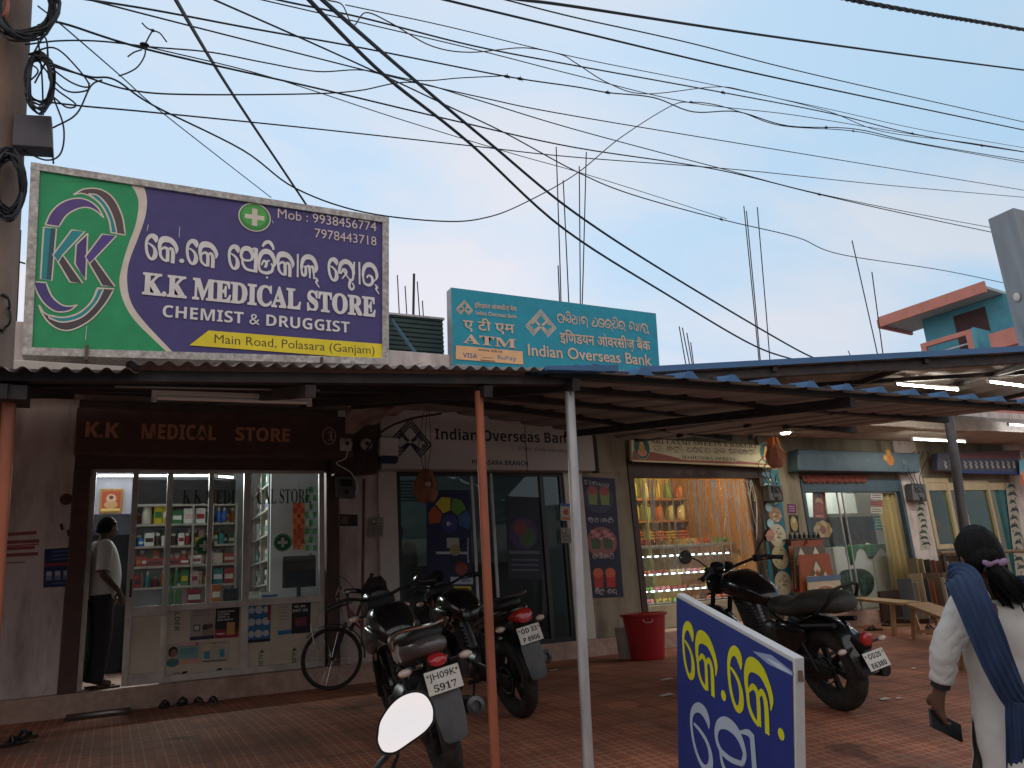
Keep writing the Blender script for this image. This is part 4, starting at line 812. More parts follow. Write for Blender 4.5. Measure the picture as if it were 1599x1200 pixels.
MB(BLK).bb(p.x, q.x, 9.72, 9.76, q.z, p.z).build('screen', mon, bevel=.01); MB(BLK).cyl(((p.x+q.x)/2, 9.76, .992), ((p.x+q.x)/2, 9.76, q.z + .1), .025).build('stand', mon); MB(BLK).lathe([(.1, 0), (.1, .008), (.02, .02)], ((p.x+q.x)/2, 9.78, .991)).build('base', mon)
for j, (x, lab, cols) in enumerate(((467, 'string of red and orange sachets hanging inside the pharmacy glass', ((200, 60, 40), (222, 120, 60))), (486, 'string of green and white sachets hanging at the pharmacy right edge', ((50, 150, 80), (190, 200, 190))))):
    t = thing('sachet_strip', lab, 'sachets', PY(x, 800, 10.2)); mb = MB(ink(cols[0]))
    for k in range(9):
        for s_ in (-1, 0, 1):
            p = PY(x + s_ * 6, 790 + k * 8 if j == 0 else 765 + k * 13, 10.2 + .01 * ((k + s_) % 3)); mb.use(ink(cols[(k + s_) % 2]))
            rot = Matrix.Rotation(random.uniform(-.25, .25), 3, 'Y') @ Matrix.Rotation(random.uniform(-.4, .4), 3, 'Z'); mb.box(p, (.05, .008, .075), rot)
    mb.use(STEEL).cyl(PY(x, 752, 10.21), PY(x, 855, 10.21), .002, n=5)
    mb.build('sachets', t)
# ---------------------------------------------------------------- bank entrance
bd = thing('glass_entrance', 'dark tinted glass bank entrance with a steel pull handle', 'door', (4.4, FY, .22))
BF = M('dark_aluminium', (.05, .05, .055), .4, .5, var=.1)
bx0, bx1 = 3.102, 5.498; bY = FY + .02
xs_ = [PY(x, 800, bY).x for x in (739, 768)]
MB(SILV).bb(xs_[0] - .02, xs_[0] + .02, bY - .02, bY + .02, .225, 2.43).build('stile', bd, bevel=.003); MB(SILV).bb(xs_[1] - .02, xs_[1] + .02, bY - .055, bY - .022, .3, 2.42).build('pull_bar', bd, bevel=.003)
for x in (PY(848, 800, bY).x, bx0 + .02, bx1 - .02): MB(BF).bb(x - .03, x + .03, bY - .03, bY + .03, .22, 2.435).build('stile', bd)
MB(BF).bb(bx0, bx1, bY - .028, bY + .028, .216, .27).build('rail', bd); MB(BF).bb(bx0, bx1, bY - .028, bY + .028, 2.39, 2.437).build('rail', bd)
for a_, b_ in ((bx0 + .05, xs_[0] - .02), (xs_[0] + .02, PY(848, 800, bY).x - .03), (PY(848, 800, bY).x + .03, bx1 - .05)): MB(DARKG).bb(a_, b_, bY - .004, bY + .004, .27, 2.39).build('pane', bd)
hx = PY(736, 880, bY - .06); mb = MB(SILV); mb.tube(smooth_pts([PY(732, 843, bY - .03), PY(731, 844, bY - .07), PY(731, 876, bY - .07), PY(732, 877, bY - .03)], 3), .009, 8); mb.build('handle', bd)
# large dark blue print behind the door glass
def dA(a):
    cx, cy = a.q(.52, .68)
    for k, c_ in enumerate(((176, 84, 30), (206, 190, 40), (96, 150, 60), (60, 96, 150))):
        t0 = math.pi * (1.02 - k * .29); t1 = t0 - math.pi * .26
        a.poly([(cx + r * a.w * math.cos(t), cy + r * a.w * 1.1 * math.sin(t)) for r, t in ((.22, t0), (.46, t0), (.5, (t0+t1)/2), (.46, t1), (.22, t1))], c_)
    a.D(.52, .66, .19, (40, 60, 130)); a.text('e-', *a.q(.45, .64), .05 * a.h, (220, 220, 230), 'bold')
    a.R(.2, .36, .9, .385, (180, 186, 196)); a.R(.44, .42, .72, .52, (176, 176, 160)); a.D(.62, .4, .12, (150, 150, 100)); a.R(.5, .07, 1.0, .14, (176, 190, 206)); a.R(.5, .0, .95, .05, (200, 190, 30)); a.D(.75, .22, .14, (140, 60, 40))
    a.text('RuPay', *a.q(.74, .09), .03 * a.h, (40, 60, 110), 'bold', W=.2 * a.w)
sheet_print('dark blue banking poster with a coloured wheel behind the bank glass', [(666, 765), (733, 766), (740, 924), (668, 924)], (16, 24, 72), dA, Y=FY + .012)
def dB(a):
    a.D(.5, .55, .42, (60, 40, 90)); a.D(.6, .5, .25, (60, 90, 50)); a.D(.4, .62, .2, (120, 50, 50)); a.R(.05, .3, .95, .34, (90, 96, 110))
    for v in (.1, .16, .22): a.L(.1, .9, v, .02, (80, 90, 110))
sheet_print('dim poster of round shapes behind the right bank pane', [(790, 775), (842, 777), (848, 905), (794, 905)], (18, 22, 44), dB, Y=FY + .012)
def dC(a):
    a.R(.1, .62, .5, .9, (60, 60, 60)); a.D(.3, .78, .15, (170, 160, 150))
    for v in (.5, .4, .3, .2, .1): a.L(.1, .9, v, .05, (96, 92, 86))
for cor, lab in (([(578, 808), (599, 808), (599, 839), (578, 839)], 'grey notice on the white pillar left of the bank glass'), ([(876, 824), (893, 825), (894, 849), (877, 848)], 'lower grey notice on the white pillar right of the bank glass')):
    sheet_print(lab, cor, (150, 144, 132), dC, Y=FY - .0425, name='notice', cat='notice')
def dD(a):
    a.R(0, .82, 1, 1, (60, 110, 150)); a.D(.5, .5, .24, (180, 60, 50)); a.R(.1, .05, .9, .2, (200, 110, 70))
sheet_print('small colour notice topmost on the white pillar right of the bank glass', [(875, 786), (892, 787), (893, 814), (876, 813)], (178, 176, 160), dD, Y=FY - .0425, name='notice', cat='notice')
MB(M('bank_floor_mat', (.1, .09, .09), .9)).bb(3.2, 5.7, 10.2, 11.6, .22, .232).build('mat', bd)
cab = thing('service_counter', 'dark banking counter deep inside behind the tinted glass', 'counter', (4.4, 11.4, .22)); MB(M('dark_wood', (.08, .05, .035), .5, var=.3, scale=4, stretch=(1, 1, .2))).bb(3.0, 5.9, 11.2, 11.6, .22, 1.3).build('cabinet', cab); MB(BF).bb(2.95, 5.95, 11.15, 11.65, 1.302, 1.34).build('worktop', cab)
bs_ = thing('window_blind', 'pale green slatted blind at the top of the left bank pane', 'blind', PY(640, 770, FY + .1)); mb = MB(M('blind_slat', (.2, .3, .29), .5))
for k in range(7): mb.bar(PY(612, 752 + k * 5, FY + .1), PY(664, 752 + k * 5, FY + .1), .012, .018)
mb.cyl(PY(616, 748, FY + .1), PY(616, 784, FY + .1), .003).cyl(PY(660, 748, FY + .1), PY(660, 784, FY + .1), .003); mb.build('slats', bs_)

# ---------------------------------------------------------------- sweet shop
WOOD = M('orange_varnished_wood', (.40, .17, .045), .35, var=.25, scale=5, stretch=(1, 1, .15), dirt=(.2, .08, .02), damt=.4)
DKW = M('dark_stained_wood', (.05, .026, .018), .5, var=.25, scale=6, stretch=(1, 1, .2))
MB(DKW).bb(6.602, 6.70, FY - .02, FY + .2, .216, 2.63).build('door_jamb', shop, bevel=.005)
MB(DKW).bb(9.10, 9.198, FY - .02, FY + .2, .216, 2.63).build('door_jamb', shop, bevel=.005)
MB(DKW).bb(6.701, 9.099, FY - .015, FY + .055, 2.37, 2.63).build('door_head', shop, bevel=.005)
sY = 9.2
ssn = thing('shop_sign', 'cream sweets and bakery signboard with an oval emblem at each end', 'sign', PY(1100, 710, sY))
cs_ = [PY(x, y, sY) for x, y in ((986, 684), (1213, 697), (1211, 731), (987, 719))]
MB(M('cream_sign_board', (.60, .56, .36), .5, var=.06, scale=2, dirt=(.38, .32, .18), damt=.5)).prism(cs_, (0, .06, 0)).build('board', ssn, bevel=.004)
a = Art((0, sY, 0), n=(0, -1, 0)); Q = lambda x, y: (970 + x / 5.922, 670 + y / 5.922)
a.poly([Q(110, 205), Q(300, 215), Q(620, 290), Q(1070, 295), Q(1400, 330), Q(1400, 345), Q(105, 285)], (150, 84, 66), px=True)
a.poly([Q(105, 290), Q(1400, 338), Q(1400, 352), Q(105, 303)], (206, 196, 150), px=True)
a.poly([Q(550, 240), Q(1072, 268), Q(1072, 305), Q(550, 282)], (200, 190, 150), px=True)
a.textpx('SRI LAXMI SWEETS & BAKERY', Q(285, 135), Q(1265, 178), 7.2, (70, 74, 62), 'serif'); a.textpx('MAHENDRA SWEETS', Q(562, 275), Q(1060, 298), 5, (40, 74, 66), 'serif')
a.odia('sr,I, ,l,ks,I, ,s,u,i_,t,s, ,E,nd, ,e,b,e,k,r,I', Q(300, 200), Q(1258, 238), 7.5, (54, 56, 40))
for x, y in ((193, 175), (1345, 225)):
    u, v = a.px(*Q(x, y)); a.disc(u, v, .145, (150, 170, 130), .172); a.disc(u, v, .133, (24, 96, 92), .16); a.disc(u, v - .07, .085, (206, 140, 120), .06); a.disc(u, v + .0, .05, (196, 150, 70), .08); a.disc(u, v + .08, .028, (214, 176, 130), .034)
a.build('lettering', ssn)
for x in (528, 640, 755): 
    a = Art((0, FY - .016, 0), n=(0, -1, 0)); u, v = a.px(*Q(x, 400)); a.disc(u - .03, v, .04, (96, 64, 52), .03); a.disc(u + .03, v, .04, (96, 64, 52), .03); a.disc(u, v - .02, .025, (110, 80, 60), .04); a.build('painted_motif', shop)
swi = thing('sweet_counter', 'lit glass sweet counter with rows of white lamps along its shelves', 'display case', (7.8, 10.2, .22))
GLS = glass('display_glass', (.92, .96, .95), .06, .01, .03)
cY = 9.9
cx0, cx1 = PY(995, 850, cY).x, PY(1150, 850, cY).x
zs = [PY(1060, y, cY).z for y in (868, 896, 922, 943)]
MB(M('counter_base', (.5, .44, .34), .5)).bb(cx0, cx1, cY, cY + .7, .22, zs[3]).build('base', swi)
for i, z in enumerate(zs[:3]):
    MB(M('shelf_glass_edge', (.45, .55, .5), .2)).bb(cx0, cx1, cY + .05, cY + .65, z - .008, z).build('shelf', swi)
    mb = MB(glow('white_led', (.86, .93, 1), 9))
    n = 13
    for k in range(n): xx = cx0 + .06 + (cx1 - cx0 - .12) * k / n; mb.bb(xx, xx + .06, cY + .035, cY + .05, z + .0, z + .016)
    mb.build('lamp_strip', swi)
    l = bpy.data.lights.new('strip_light', 'AREA'); l.shape = 'RECTANGLE'; l.size = cx1 - cx0; l.size_y = .05; l.energy = 4; l.color = (.9, .95, 1); o = bpy.data.objects.new('strip_light', l); COL.objects.link(o); o.location = ((cx0 + cx1)/2, cY + .06, z - .012); o.rotation_euler = (R_(25), 0, 0); o.parent = swi; o.matrix_parent_inverse = _TM[swi.name].inverted()
MB(GLS).bb(cx0, cx1, cY - .004, cY, zs[3], zs[0] + .14).build('pane', swi); MB(SILV).bb(cx0, cx1, cY - .01, cY + .02, zs[0] + .14, zs[0] + .16).build('rail', swi)
MB(LAM).bb(cx0, cx1, cY + .021, cY + .66, zs[0] + .145, zs[0] + .165).build('worktop', swi)
def tray(x, z, y, w_, col, label, grp, hh=.05, nx=5, ny=3):
    t = thing('sweet_tray', label, 'tray', (x, y, z), grp)
    MB(SILV).bb(x - w_/2, x + w_/2, y, y + .3, z + .002, z + .014).build('tray', t)
    mb = MB(ink(col))
    for i in range(nx):
        for j in range(ny):
            px_ = x - w_/2 + w_ * (i + .5) / nx; py_ = y + .3 * (j + .5) / ny
            if (i + j) % 2: mb.ell((px_, py_, z + .014 + hh/2), (w_/nx*.44, .045, hh/2), n=8, m=5)
            else: mb.box((px_, py_, z + .014 + hh/2), (w_/nx*.8, .08, hh*.9), Matrix.Rotation(random.uniform(-.2, .2), 3, 'Z'))
    o = mb.build('sweets', t); o['kind'] = 'stuff'
SW = [((190, 90, 50), 'orange'), ((170, 140, 50), 'mustard'), ((150, 60, 50), 'brick red'), ((120, 150, 60), 'lime green'), ((200, 170, 130), 'cream'), ((120, 70, 40), 'brown'), ((200, 120, 120), 'pink')]
for k, z in enumerate([zs[1], zs[2], zs[3] + .02, zs[0] + .166]):
    for i in range(6):
        c_, n_ = SW[(i * (2 + k % 2) + k * 3) % 7]; xx = cx0 + (cx1 - cx0) * (i + .5) / 6
        tray(xx, z, cY + .12, (cx1 - cx0) / 6 * .86, c_, f'tray of {n_} sweets, {ORD[i]} from left on {("upper lit shelf", "middle lit shelf", "bottom lit shelf", "counter top")[k]}', 'trays in the sweet counter', .06 if k < 3 else .09)
bsn = thing('wall_shelves', 'orange wooden shelves packed with snack packets in the sweet shop', 'shelves', (7.9, 11, .22))
wY = 11.1; wx0, wx1 = PY(985, 800, wY).x, PY(1150, 800, wY).x
MB(M('mustard_back_board', (.58, .42, .16), .6, var=.15, scale=2)).bb(wx0 - .5, wx1 + 1.2, wY + .42, wY + .45, .22, 3.1).build('back_panel', bsn)
wz = [PY(1060, y, wY).z for y in (842, 812, 778)]
for z in wz: MB(WOOD).bb(wx0 - .3, wx1, wY, wY + .415, z - .035, z).build('shelf', bsn)
for x in (wx0 - .1, PY(1010, 800, wY).x, PY(1085, 800, wY).x, wx1): MB(M('pale_green_upright', (.34, .36, .17), .5)).bb(x - .025, x + .025, wY - .01, wY + .416, .22, 3.0).build('upright', bsn)
MB(WOOD).bb(9.02, 9.06, FY + .23, wY + .4, .217, 3.1).build('side_panel', bsn)
PKC = [((200, 110, 50), 'orange'), ((206, 176, 70), 'yellow'), ((196, 180, 110), 'straw'), ((140, 160, 70), 'green'), ((216, 196, 150), 'cream')]
for k, z in enumerate(wz):
    n = 9
    for i in range(n):
        c_, n_ = PKC[(i * 2 + k) % 5] if k else PKC[(i % 2)]; xx = wx0 + .05 + (wx1 - wx0 - .1) * (i + .5) / n; mb = MB(ink(c_)); w_ = (wx1 - wx0) / n * .85; h_ = .12 if k == 0 else random.uniform(.2, .3)
        if k == 0:
            for q in range(3): mb.ell((xx, wY + .15, z + .03 + q * .05), (w_ * .55, .12, .032), Matrix.Rotation(random.uniform(-.1, .1), 3, 'Y'), 10, 6)
        else: mb.tube([(xx, wY + .12, z + .003), (xx, wY + .12, z + h_ * .2), (xx + .01, wY + .12, z + h_ * .8), (xx + .01, wY + .13, z + h_)], [(w_*.4, .02), (w_*.48, .055), (w_*.46, .05), (w_*.44, .006)], 12)
        tag(mb.build('snack_packet'), f'{n_} snack packet, {ORD[i]} from left on the {("lowest", "middle", "top")[k]} orange wooden shelf', 'packet', 'packets on the sweet shop shelves')
mat_ = bpy.data.materials.new('crinkled_clear_plastic'); mat_.use_nodes = True; t_ = mat_.node_tree; t_.nodes.clear()
o_ = N(t_, 'ShaderNodeOutputMaterial'); tr = N(t_, 'ShaderNodeBsdfTransparent'); tr.inputs[0].default_value = (.95, .94, .9, 1); gl = N(t_, 'ShaderNodeBsdfGlossy'); gl.inputs['Roughness'].default_value = .12; gl.inputs[0].default_value = (1, .97, .85, 1)
tc = N(t_, 'ShaderNodeTexCoord'); mp = N(t_, 'ShaderNodeMapping'); mp.inputs['Scale'].default_value = (9, 1, 1.4); t_.links.new(tc.outputs['Object'], mp.inputs[0]); nn_ = N(t_, 'ShaderNodeTexNoise'); nn_.inputs['Scale'].default_value = 3; nn_.inputs['Detail'].default_value = 6; nn_.inputs['Distortion'].default_value = 1.2; t_.links.new(mp.outputs[0], nn_.inputs[0])
bp = N(t_, 'ShaderNodeBump'); bp.inputs['Strength'].default_value = 1; bp.inputs['Distance'].default_value = .06; t_.links.new(nn_.outputs[0], bp.inputs['Height']); t_.links.new(bp.outputs[0], gl.inputs['Normal'])
s_ = N(t_, 'ShaderNodeMixShader'); s_.inputs[0].default_value = .12; t_.links.new(tr.outputs[0], s_.inputs[1]); t_.links.new(gl.outputs[0], s_.inputs[2]); t_.links.new(s_.outputs[0], o_.inputs[0])
mb = MB(mat_); rows = []
for k in range(61):
    x = 6.72 + 2.36 * k / 60; rows.append([mb.v((x, FY + .08 + .03 * math.sin(k * 1.1 + j * .5) + .015 * math.sin(k * 2.7 - j), 2.36 - 2.0 * j / 6)) for j in range(7)])
for p, q in zip(rows, rows[1:]):
    for j in range(6): mb.f((p[j], q[j], q[j+1], p[j+1]))
tag(mb.build('plastic_curtain', smooth=80), 'crinkled clear plastic curtain hanging across the sweet shop doorway', 'curtain')
mb = MB(M('silver_tinsel', (.8, .78, .68), .35, .6))
for k in range(70):
    x = 6.76 + random.random() * 2.26; z0 = 2.355; L_ = random.uniform(.25, 1.0) if k % 5 else 1.2
    mb.tube(smooth_pts([(x, FY + .03, z0), (x + random.uniform(-.04, .04), FY + .02, z0 - L_*.4), (x + random.uniform(-.07, .07), FY + .03, z0 - L_)], 4), [.006, .011] * 4 + [.005], 4, caps=False)
o = mb.build('tinsel_fringe'); tag(o, 'silver tinsel strands hanging from the sweet shop door head', 'tinsel'); o['kind'] = 'stuff'
def inner_lamp(x, y, z, power, col, label):
    t = thing('ceiling_lamp', label, 'lamp', (x, y, z)); MB(LAM).lathe([(.09, .03), (.1, 0), (.07, -.01)], (x, y, z)).build('rim', t); MB(glow('inner_disc', col, 8)).lathe([(.07, -.011), (.05, -.03), (0, -.035)], (x, y, z)).build('diffuser', t)
    l = bpy.data.lights.new('ceiling_light', 'POINT'); l.energy = power; l.color = col; l.shadow_soft_size = .1; o = bpy.data.objects.new('ceiling_light', l); COL.objects.link(o); o.location = (x, y, z - .12); o.parent = t; o.matrix_parent_inverse = _TM[t.name].inverted()
inner_lamp(7.7, 10.0, 3.1, 70, (1, .8, .4), 'warm ceiling lamp inside the sweet shop')
def dF(a):
    for v, c1, c2 in ((.84, (130, 146, 84), (160, 80, 70)), (.47, (190, 120, 120), (70, 90, 60)), (.155, (180, 44, 34), (206, 96, 60))):
        a.D(.5, v - .02, .42, (56, 60, 80) if v > .8 else (150, 96, 92) if v > .4 else (40, 20, 40), .36)
        for dx in (-.17, .17):
            p = [a.q(.5 + dx + e * .14, v + f * .075) for e, f in ((-.8, -1), (.8, -1), (1, .6), (-1, .6))]; a.poly(p, c1 if v != .47 else c2)
            a.D(.5 + dx, v + .045, .14, c2 if v != .47 else c1, .11)
        if v == .47:
            for k in range(12): a.D(.2 + .055 * k, v + .04 + .035 * math.sin(k * 2.1), .05, (206, 150, 150) if k % 2 else (120, 60, 60), .03)
    a.odia('e,ch,n,a,p,nd'.replace('ch', 'h'), a.q(.1, .935), a.q(.82, .915), .036 * a.h, (196, 190, 190), px=False)
    a.odia('k,u,A,l,g,i', a.q(.14, .62), a.q(.86, .612), .036 * a.h, (200, 196, 196), px=False)
    a.odia('d,h,i,l,s,i', a.q(.2, .318), a.q(.82, .312), .034 * a.h, (196, 190, 190), px=False)
    a.odia('m,i,ks, ,j,s,x', a.q(.2, .035), a.q(.82, .03), .034 * a.h, (206, 202, 202), px=False)
Qd = lambda x, y: (900 + x / 5.22, 720 + y / 5.22)
sheet_print('tall dark blue drinks banner with three pictures of filled glasses', [Qd(28, 125), Qd(316, 145), Qd(388, 1108), Qd(95, 1120)], (26, 24, 64), dF, Y=FY - .012, name='banner', cat='banner', th=.002)
def dG(a):
    for k, (v, c_) in enumerate(((.92, (60, 130, 150)), (.78, (150, 170, 150)), (.64, (190, 150, 110)), (.47, (206, 200, 170)), (.3, (196, 190, 150)), (.1, (200, 196, 170)))):
        a.D(.55, v, .4 if k > 2 else .3, c_, .42 if k > 2 else .28)
        for j in range(14): t = j * 2.4; a.D(.55 + .28 * math.cos(t) * (j / 14), v + .075 * math.sin(t) * (j / 14), .05, [(150, 140, 100), (226, 220, 196), (120, 110, 70)][j % 3], .03)
    for v in (.86, .7, .57): a.D(.25, v, .16, (180, 210, 214))
    a.D(.3, .97, .25, (150, 196, 214), .1)
Q5 = lambda x, y: (880 + x / 2.727, 620 + y / 2.727)
sheet_print('long turquoise picture strip of baked goods beside the sweet shop door', [Q5(836, 318), Q5(915, 310), Q5(985, 850), Q5(886, 850)], (34, 120, 136), dG, Y=FY - .0145, name='banner', cat='banner', th=.002)
def dH(a): a.D(.5, .5, .38, (170, 150, 90), .6); a.D(.5, .7, .2, (206, 190, 140), .2)
sheet_print('small dark framed print with a gold figure on the pillar by the sweet shop', [Q5(960, 503), Q5(1000, 505), Q5(1006, 578), Q5(966, 576)], (22, 18, 16), dH, Y=FY - .009, name='notice', cat='notice')
def dI(a):
    for v in (.7, .45, .2): a.L(.15, .85, v, .12, (180, 130, 170))
sheet_print('purple notice above the gold figure print on the pillar', [Q5(953, 456), Q5(990, 458), Q5(993, 497), Q5(956, 495)], (96, 40, 84), dI, Y=FY - .009, name='notice', cat='notice')
# ---------------------------------------------------------------- tile shop
SLATE = M('slate_blue_metal', (.055, .10, .125), .45, .2, var=.15, scale=4, dirt=(.05, .06, .07))
Q6 = lambda x, y: (1180 + x / 2.857, 640 + y / 2.857)
ts = thing('shutter_box', 'slate blue roller shutter housing over the tile shop with a yellow sticker', 'shutter', PY(1340, 715, 9.15))
MB(SLATE).prism([PY(*Q6(*q), 9.12) for q in ((190, 175), (733, 195), (735, 280), (190, 272))], (0, .22, 0)).build('housing', ts, bevel=.012)
a = Art((0, 9.118, 0), n=(0, -1, 0))
a.disc(*a.px(*Q6(600, 222)), .10, (190, 110, 30), .11); a.disc(*a.px(*Q6(592, 190)), .06, (206, 150, 50)); a.disc(*a.px(*Q6(580, 215)), .05, (210, 170, 50))
a.build('sticker', ts)
for x, y in ((345, 218), (500, 225), (660, 232)): a = Art((0, 9.118, 0), n=(0, -1, 0)); a.textpx('II', Q6(x, y + 8), Q6(x + 14, y + 9), 5, (110, 130, 140), 'bold'); a.build('painted_mark', ts)
CLEARP = glass('clean_shop_glass', (.95, .98, .97), .05, .01, .008)
tf = thing('glass_shopfront', 'slate framed glass front of the tile shop with a white counter inside', 'shopfront', (11.2, FY, .22))
tY = FY + .04
for x in (10.02, 12.385): MB(SLATE).bb(x - .035, x + .035, tY - .06, tY + .03, .22, 2.355).build('stile', tf, bevel=.004)
MB(SLATE).bb(10.056, 12.349, tY - .055, tY + .028, 2.14, 2.357).build('rail', tf, bevel=.004)
for x in (PY(1312, 800, tY).x, PY(1320, 800, tY).x): MB(SILV).bb(x - .008, x + .008, tY - .012, tY + .012, .22, 2.139).build('stile', tf)
xm_ = PY(1316, 800, tY).x; xr_ = PY(1378, 800, tY).x
MB(CLEARP).bb(10.056, xm_ - .05, tY - .004, tY + .004, .225, 2.138).build('pane', tf); MB(CLEARP).bb(xm_ + .05, xr_, tY - .004, tY + .004, .225, 2.138).build('pane', tf)
mb = MB(M('rust_paper_fringe', (.22, .05, .035), .8, var=.35, scale=20))
for k in range(34):
    p = PY(*Q6(212 + k * 8.3, 292), tY - .07); mb.prism([p + Vector(v) for v in ((-.035, 0, 0), (.035, 0, 0), (.02, -.012, -.1 - .03 * (k % 3)), (-.015, -.014, -.12 - .025 * (k % 2)))], (0, .003, 0))
o = mb.build('door_garland'); tag(o, 'rust red paper garland across the top of the tile shop door', 'garland')
MB(M('mustard_curtain_cloth', (.36, .28, .12), .8, var=.2, scale=3, stretch=(4, 1, .3))).tube([PY(1385, y, tY + .5) for y in (770, 860, 940)], [(.1, .04), (.12, .05), (.14, .06)], 14)
o = None
mb = MB(M('mustard_curtain_cloth', (.36, .28, .12))); L_ = []
for k in range(25):
    x = xr_ + .02 + (12.33 - xr_) * k / 24; L_.append([mb.v((x - .0 + .02 * j * (k / 24 - .5), tY + .06 + .03 * math.sin(k * .9), 2.13 - j * .95)) for j in range(3)])
for p, q in zip(L_, L_[1:]):
    for j in range(2): mb.f((p[j], q[j], q[j+1], p[j+1]))
tag(solid(mb.build('curtain', smooth=70), .004), 'mustard curtain hanging at the right side of the tile shop front', 'curtain')
iY_ = 11.2
def Xi(x, y=800, Y=iY_): return PY(x, y, Y)
wb = thing('wall_board', 'white boards on the back wall of the tile shop', 'board', Xi(1300, 780)); p, q = Xi(*Q6(210, 355)), Xi(*Q6(300, 478)); MB(M('gloss_white_board', (.8, .82, .84))).bb(p.x, q.x, iY_, iY_ + .03, q.z, p.z + .3).build('panel', wb); p, q = Xi(*Q6(306, 352)), Xi(*Q6(456, 462)); MB(_MC['gloss_white_board']).bb(p.x, q.x, iY_, iY_ + .03, q.z, p.z + .3).build('panel', wb)
p, q = Xi(*Q6(190, 484)), Xi(*Q6(560, 640)); MB(M('dark_display_panel', (.03, .028, .026), .4, var=.5, scale=5)).bb(p.x, q.x, iY_ + .032, iY_ + .06, 1.0, p.z).build('display_panel', wb)
def dJ(a): a.D(.5, .55, .3, (196, 150, 120), .3); a.D(.5, .82, .14, (60, 30, 30), .16); a.R(.2, .04, .8, .12, (206, 120, 80)); a.D(.5, .4, .36, (160, 60, 50), .3)
sheet_print('red poster with a draped figure behind the tile shop glass', [Q6(255, 362), Q6(312, 362), Q6(316, 486), Q6(258, 484)], (130, 50, 44), dJ, Y=tY + .05)
def dK(a):
    for k in range(8): t = k * math.pi / 4; a.D(.5 + .24 * math.cos(t), .5 + .24 * math.sin(t), .17, (180, 140, 80) if k % 2 else (206, 176, 120), .14)
    a.D(.5, .5, .14, (150, 70, 40))
sheet_print('dark flower picture tile displayed behind the tile shop glass', [Q6(250, 488), Q6(352, 492), Q6(352, 585), Q6(252, 580)], (24, 24, 28), dK, Y=tY + .35, name='picture_tile', cat='tile')
def dL(a):
    for v in (.75, .55, .35, .12): a.R(.12, v, .88, v + .12, (180, 220, 226))
sheet_print('cyan framed notice hanging right of the seated man in the tile shop', [Q6(528, 474), Q6(580, 476), Q6(582, 537), Q6(531, 536)], (40, 140, 170), dL, Y=tY + .2, name='notice', cat='notice')
for j, (y0, y1, c_, lab) in enumerate(((372, 400, (190, 190, 186), 'white paper slip at the top of the tile shop glass'), (406, 430, (150, 90, 80), 'reddish paper slip in the middle of the tile shop glass'), (434, 462, (186, 182, 170), 'cream paper slip below the reddish one on the tile shop glass'))):
    sheet_print(lab, [Q6(514, y0), Q6(566, y0 + 2), Q6(568, y1 + 2), Q6(516, y1)], c_, lambda a: [a.L(.1, .9, v, .12, (96, 60, 60)) for v in (.25, .6)], Y=tY - .006, name='notice', cat='notice')
a = Art((0, tY - .007, 0), n=(0, -1, 0)); a.textpx('NEHA', Q6(400, 374), Q6(452, 376), 5, (60, 60, 60), 'bold')
a.build('window_lettering', tf)
tcn = thing('shop_counter', 'white tile shop counter carrying an oval of green marble', 'counter', Xi(1350, 900, 9.75)); p, q = PY(*Q6(345, 614), 9.75), PY(*Q6(624, 860), 9.75)
MB(LAM).bb(p.x, q.x, 9.75, 10.3, .22, p.z).build('cabinet', tcn, bevel=.008)
mb = MB(M('green_marble', (.05, .085, .07), .2, var=.8, scale=9)); cc = [PY(*Q6(*w_), 9.745) for w_ in smooth_pts([(376, 730, 0), (420, 712, 0), (480, 712, 0), (522, 740, 0), (528, 790, 0), (505, 828, 0), (460, 845, 0), (400, 838, 0), (376, 800, 0)], 4, True) for w_ in ((w_.x, w_.y),)]
mb.prism([Vector((c.x, 9.749, c.z)) for c in cc], (0, -.012, 0)); mb.build('oval_panel', tcn)
MB(SILV).bb(PY(*Q6(528, 700), 9.75).x - .004, PY(*Q6(528, 700), 9.75).x + .004, 9.742, 9.749, .24, p.z - .01).build('joint_strip', tcn)
g_ = MB(M('bottle_green_cloth', (.025, .16, .05), .9, var=.3, scale=8)); L_ = []
for k in range(29):
    x_ = 405 + 222 * k / 28; edge = 640 + 24 * math.sin(k * .55) + (40 if k > 24 else 0) + (30 if 2 < k < 6 else 0); a0, a1, a2 = PY(*Q6(x_, 600), 10.05), PY(*Q6(x_, 612), 9.735), PY(*Q6(x_, edge), 9.73 + .012 * math.sin(k * 1.3))
    b0 = PY(*Q6(x_, 585), 10.2); zt = p.z + .012
    L_.append([g_.v((a1.x, 10.28, zt)), g_.v((a1.x, 10.0, zt + .02 * math.sin(k))), g_.v((a1.x, 9.738, zt)), g_.v((a2.x, a2.y - .002, min(a2.z, zt - .03)))])
for u_, v_ in zip(L_, L_[1:]):
    for j in range(3): g_.f((u_[j], v_[j], v_[j+1], u_[j+1]))
tag(solid(g_.build('table_cloth', smooth=70), .004), 'bottle green cloth draped over the tile shop counter', 'cloth')
inner_lamp(12.3, 10.6, 3.1, 55, (.95, 1, .86), 'cool ceiling lamp inside the tile shop')
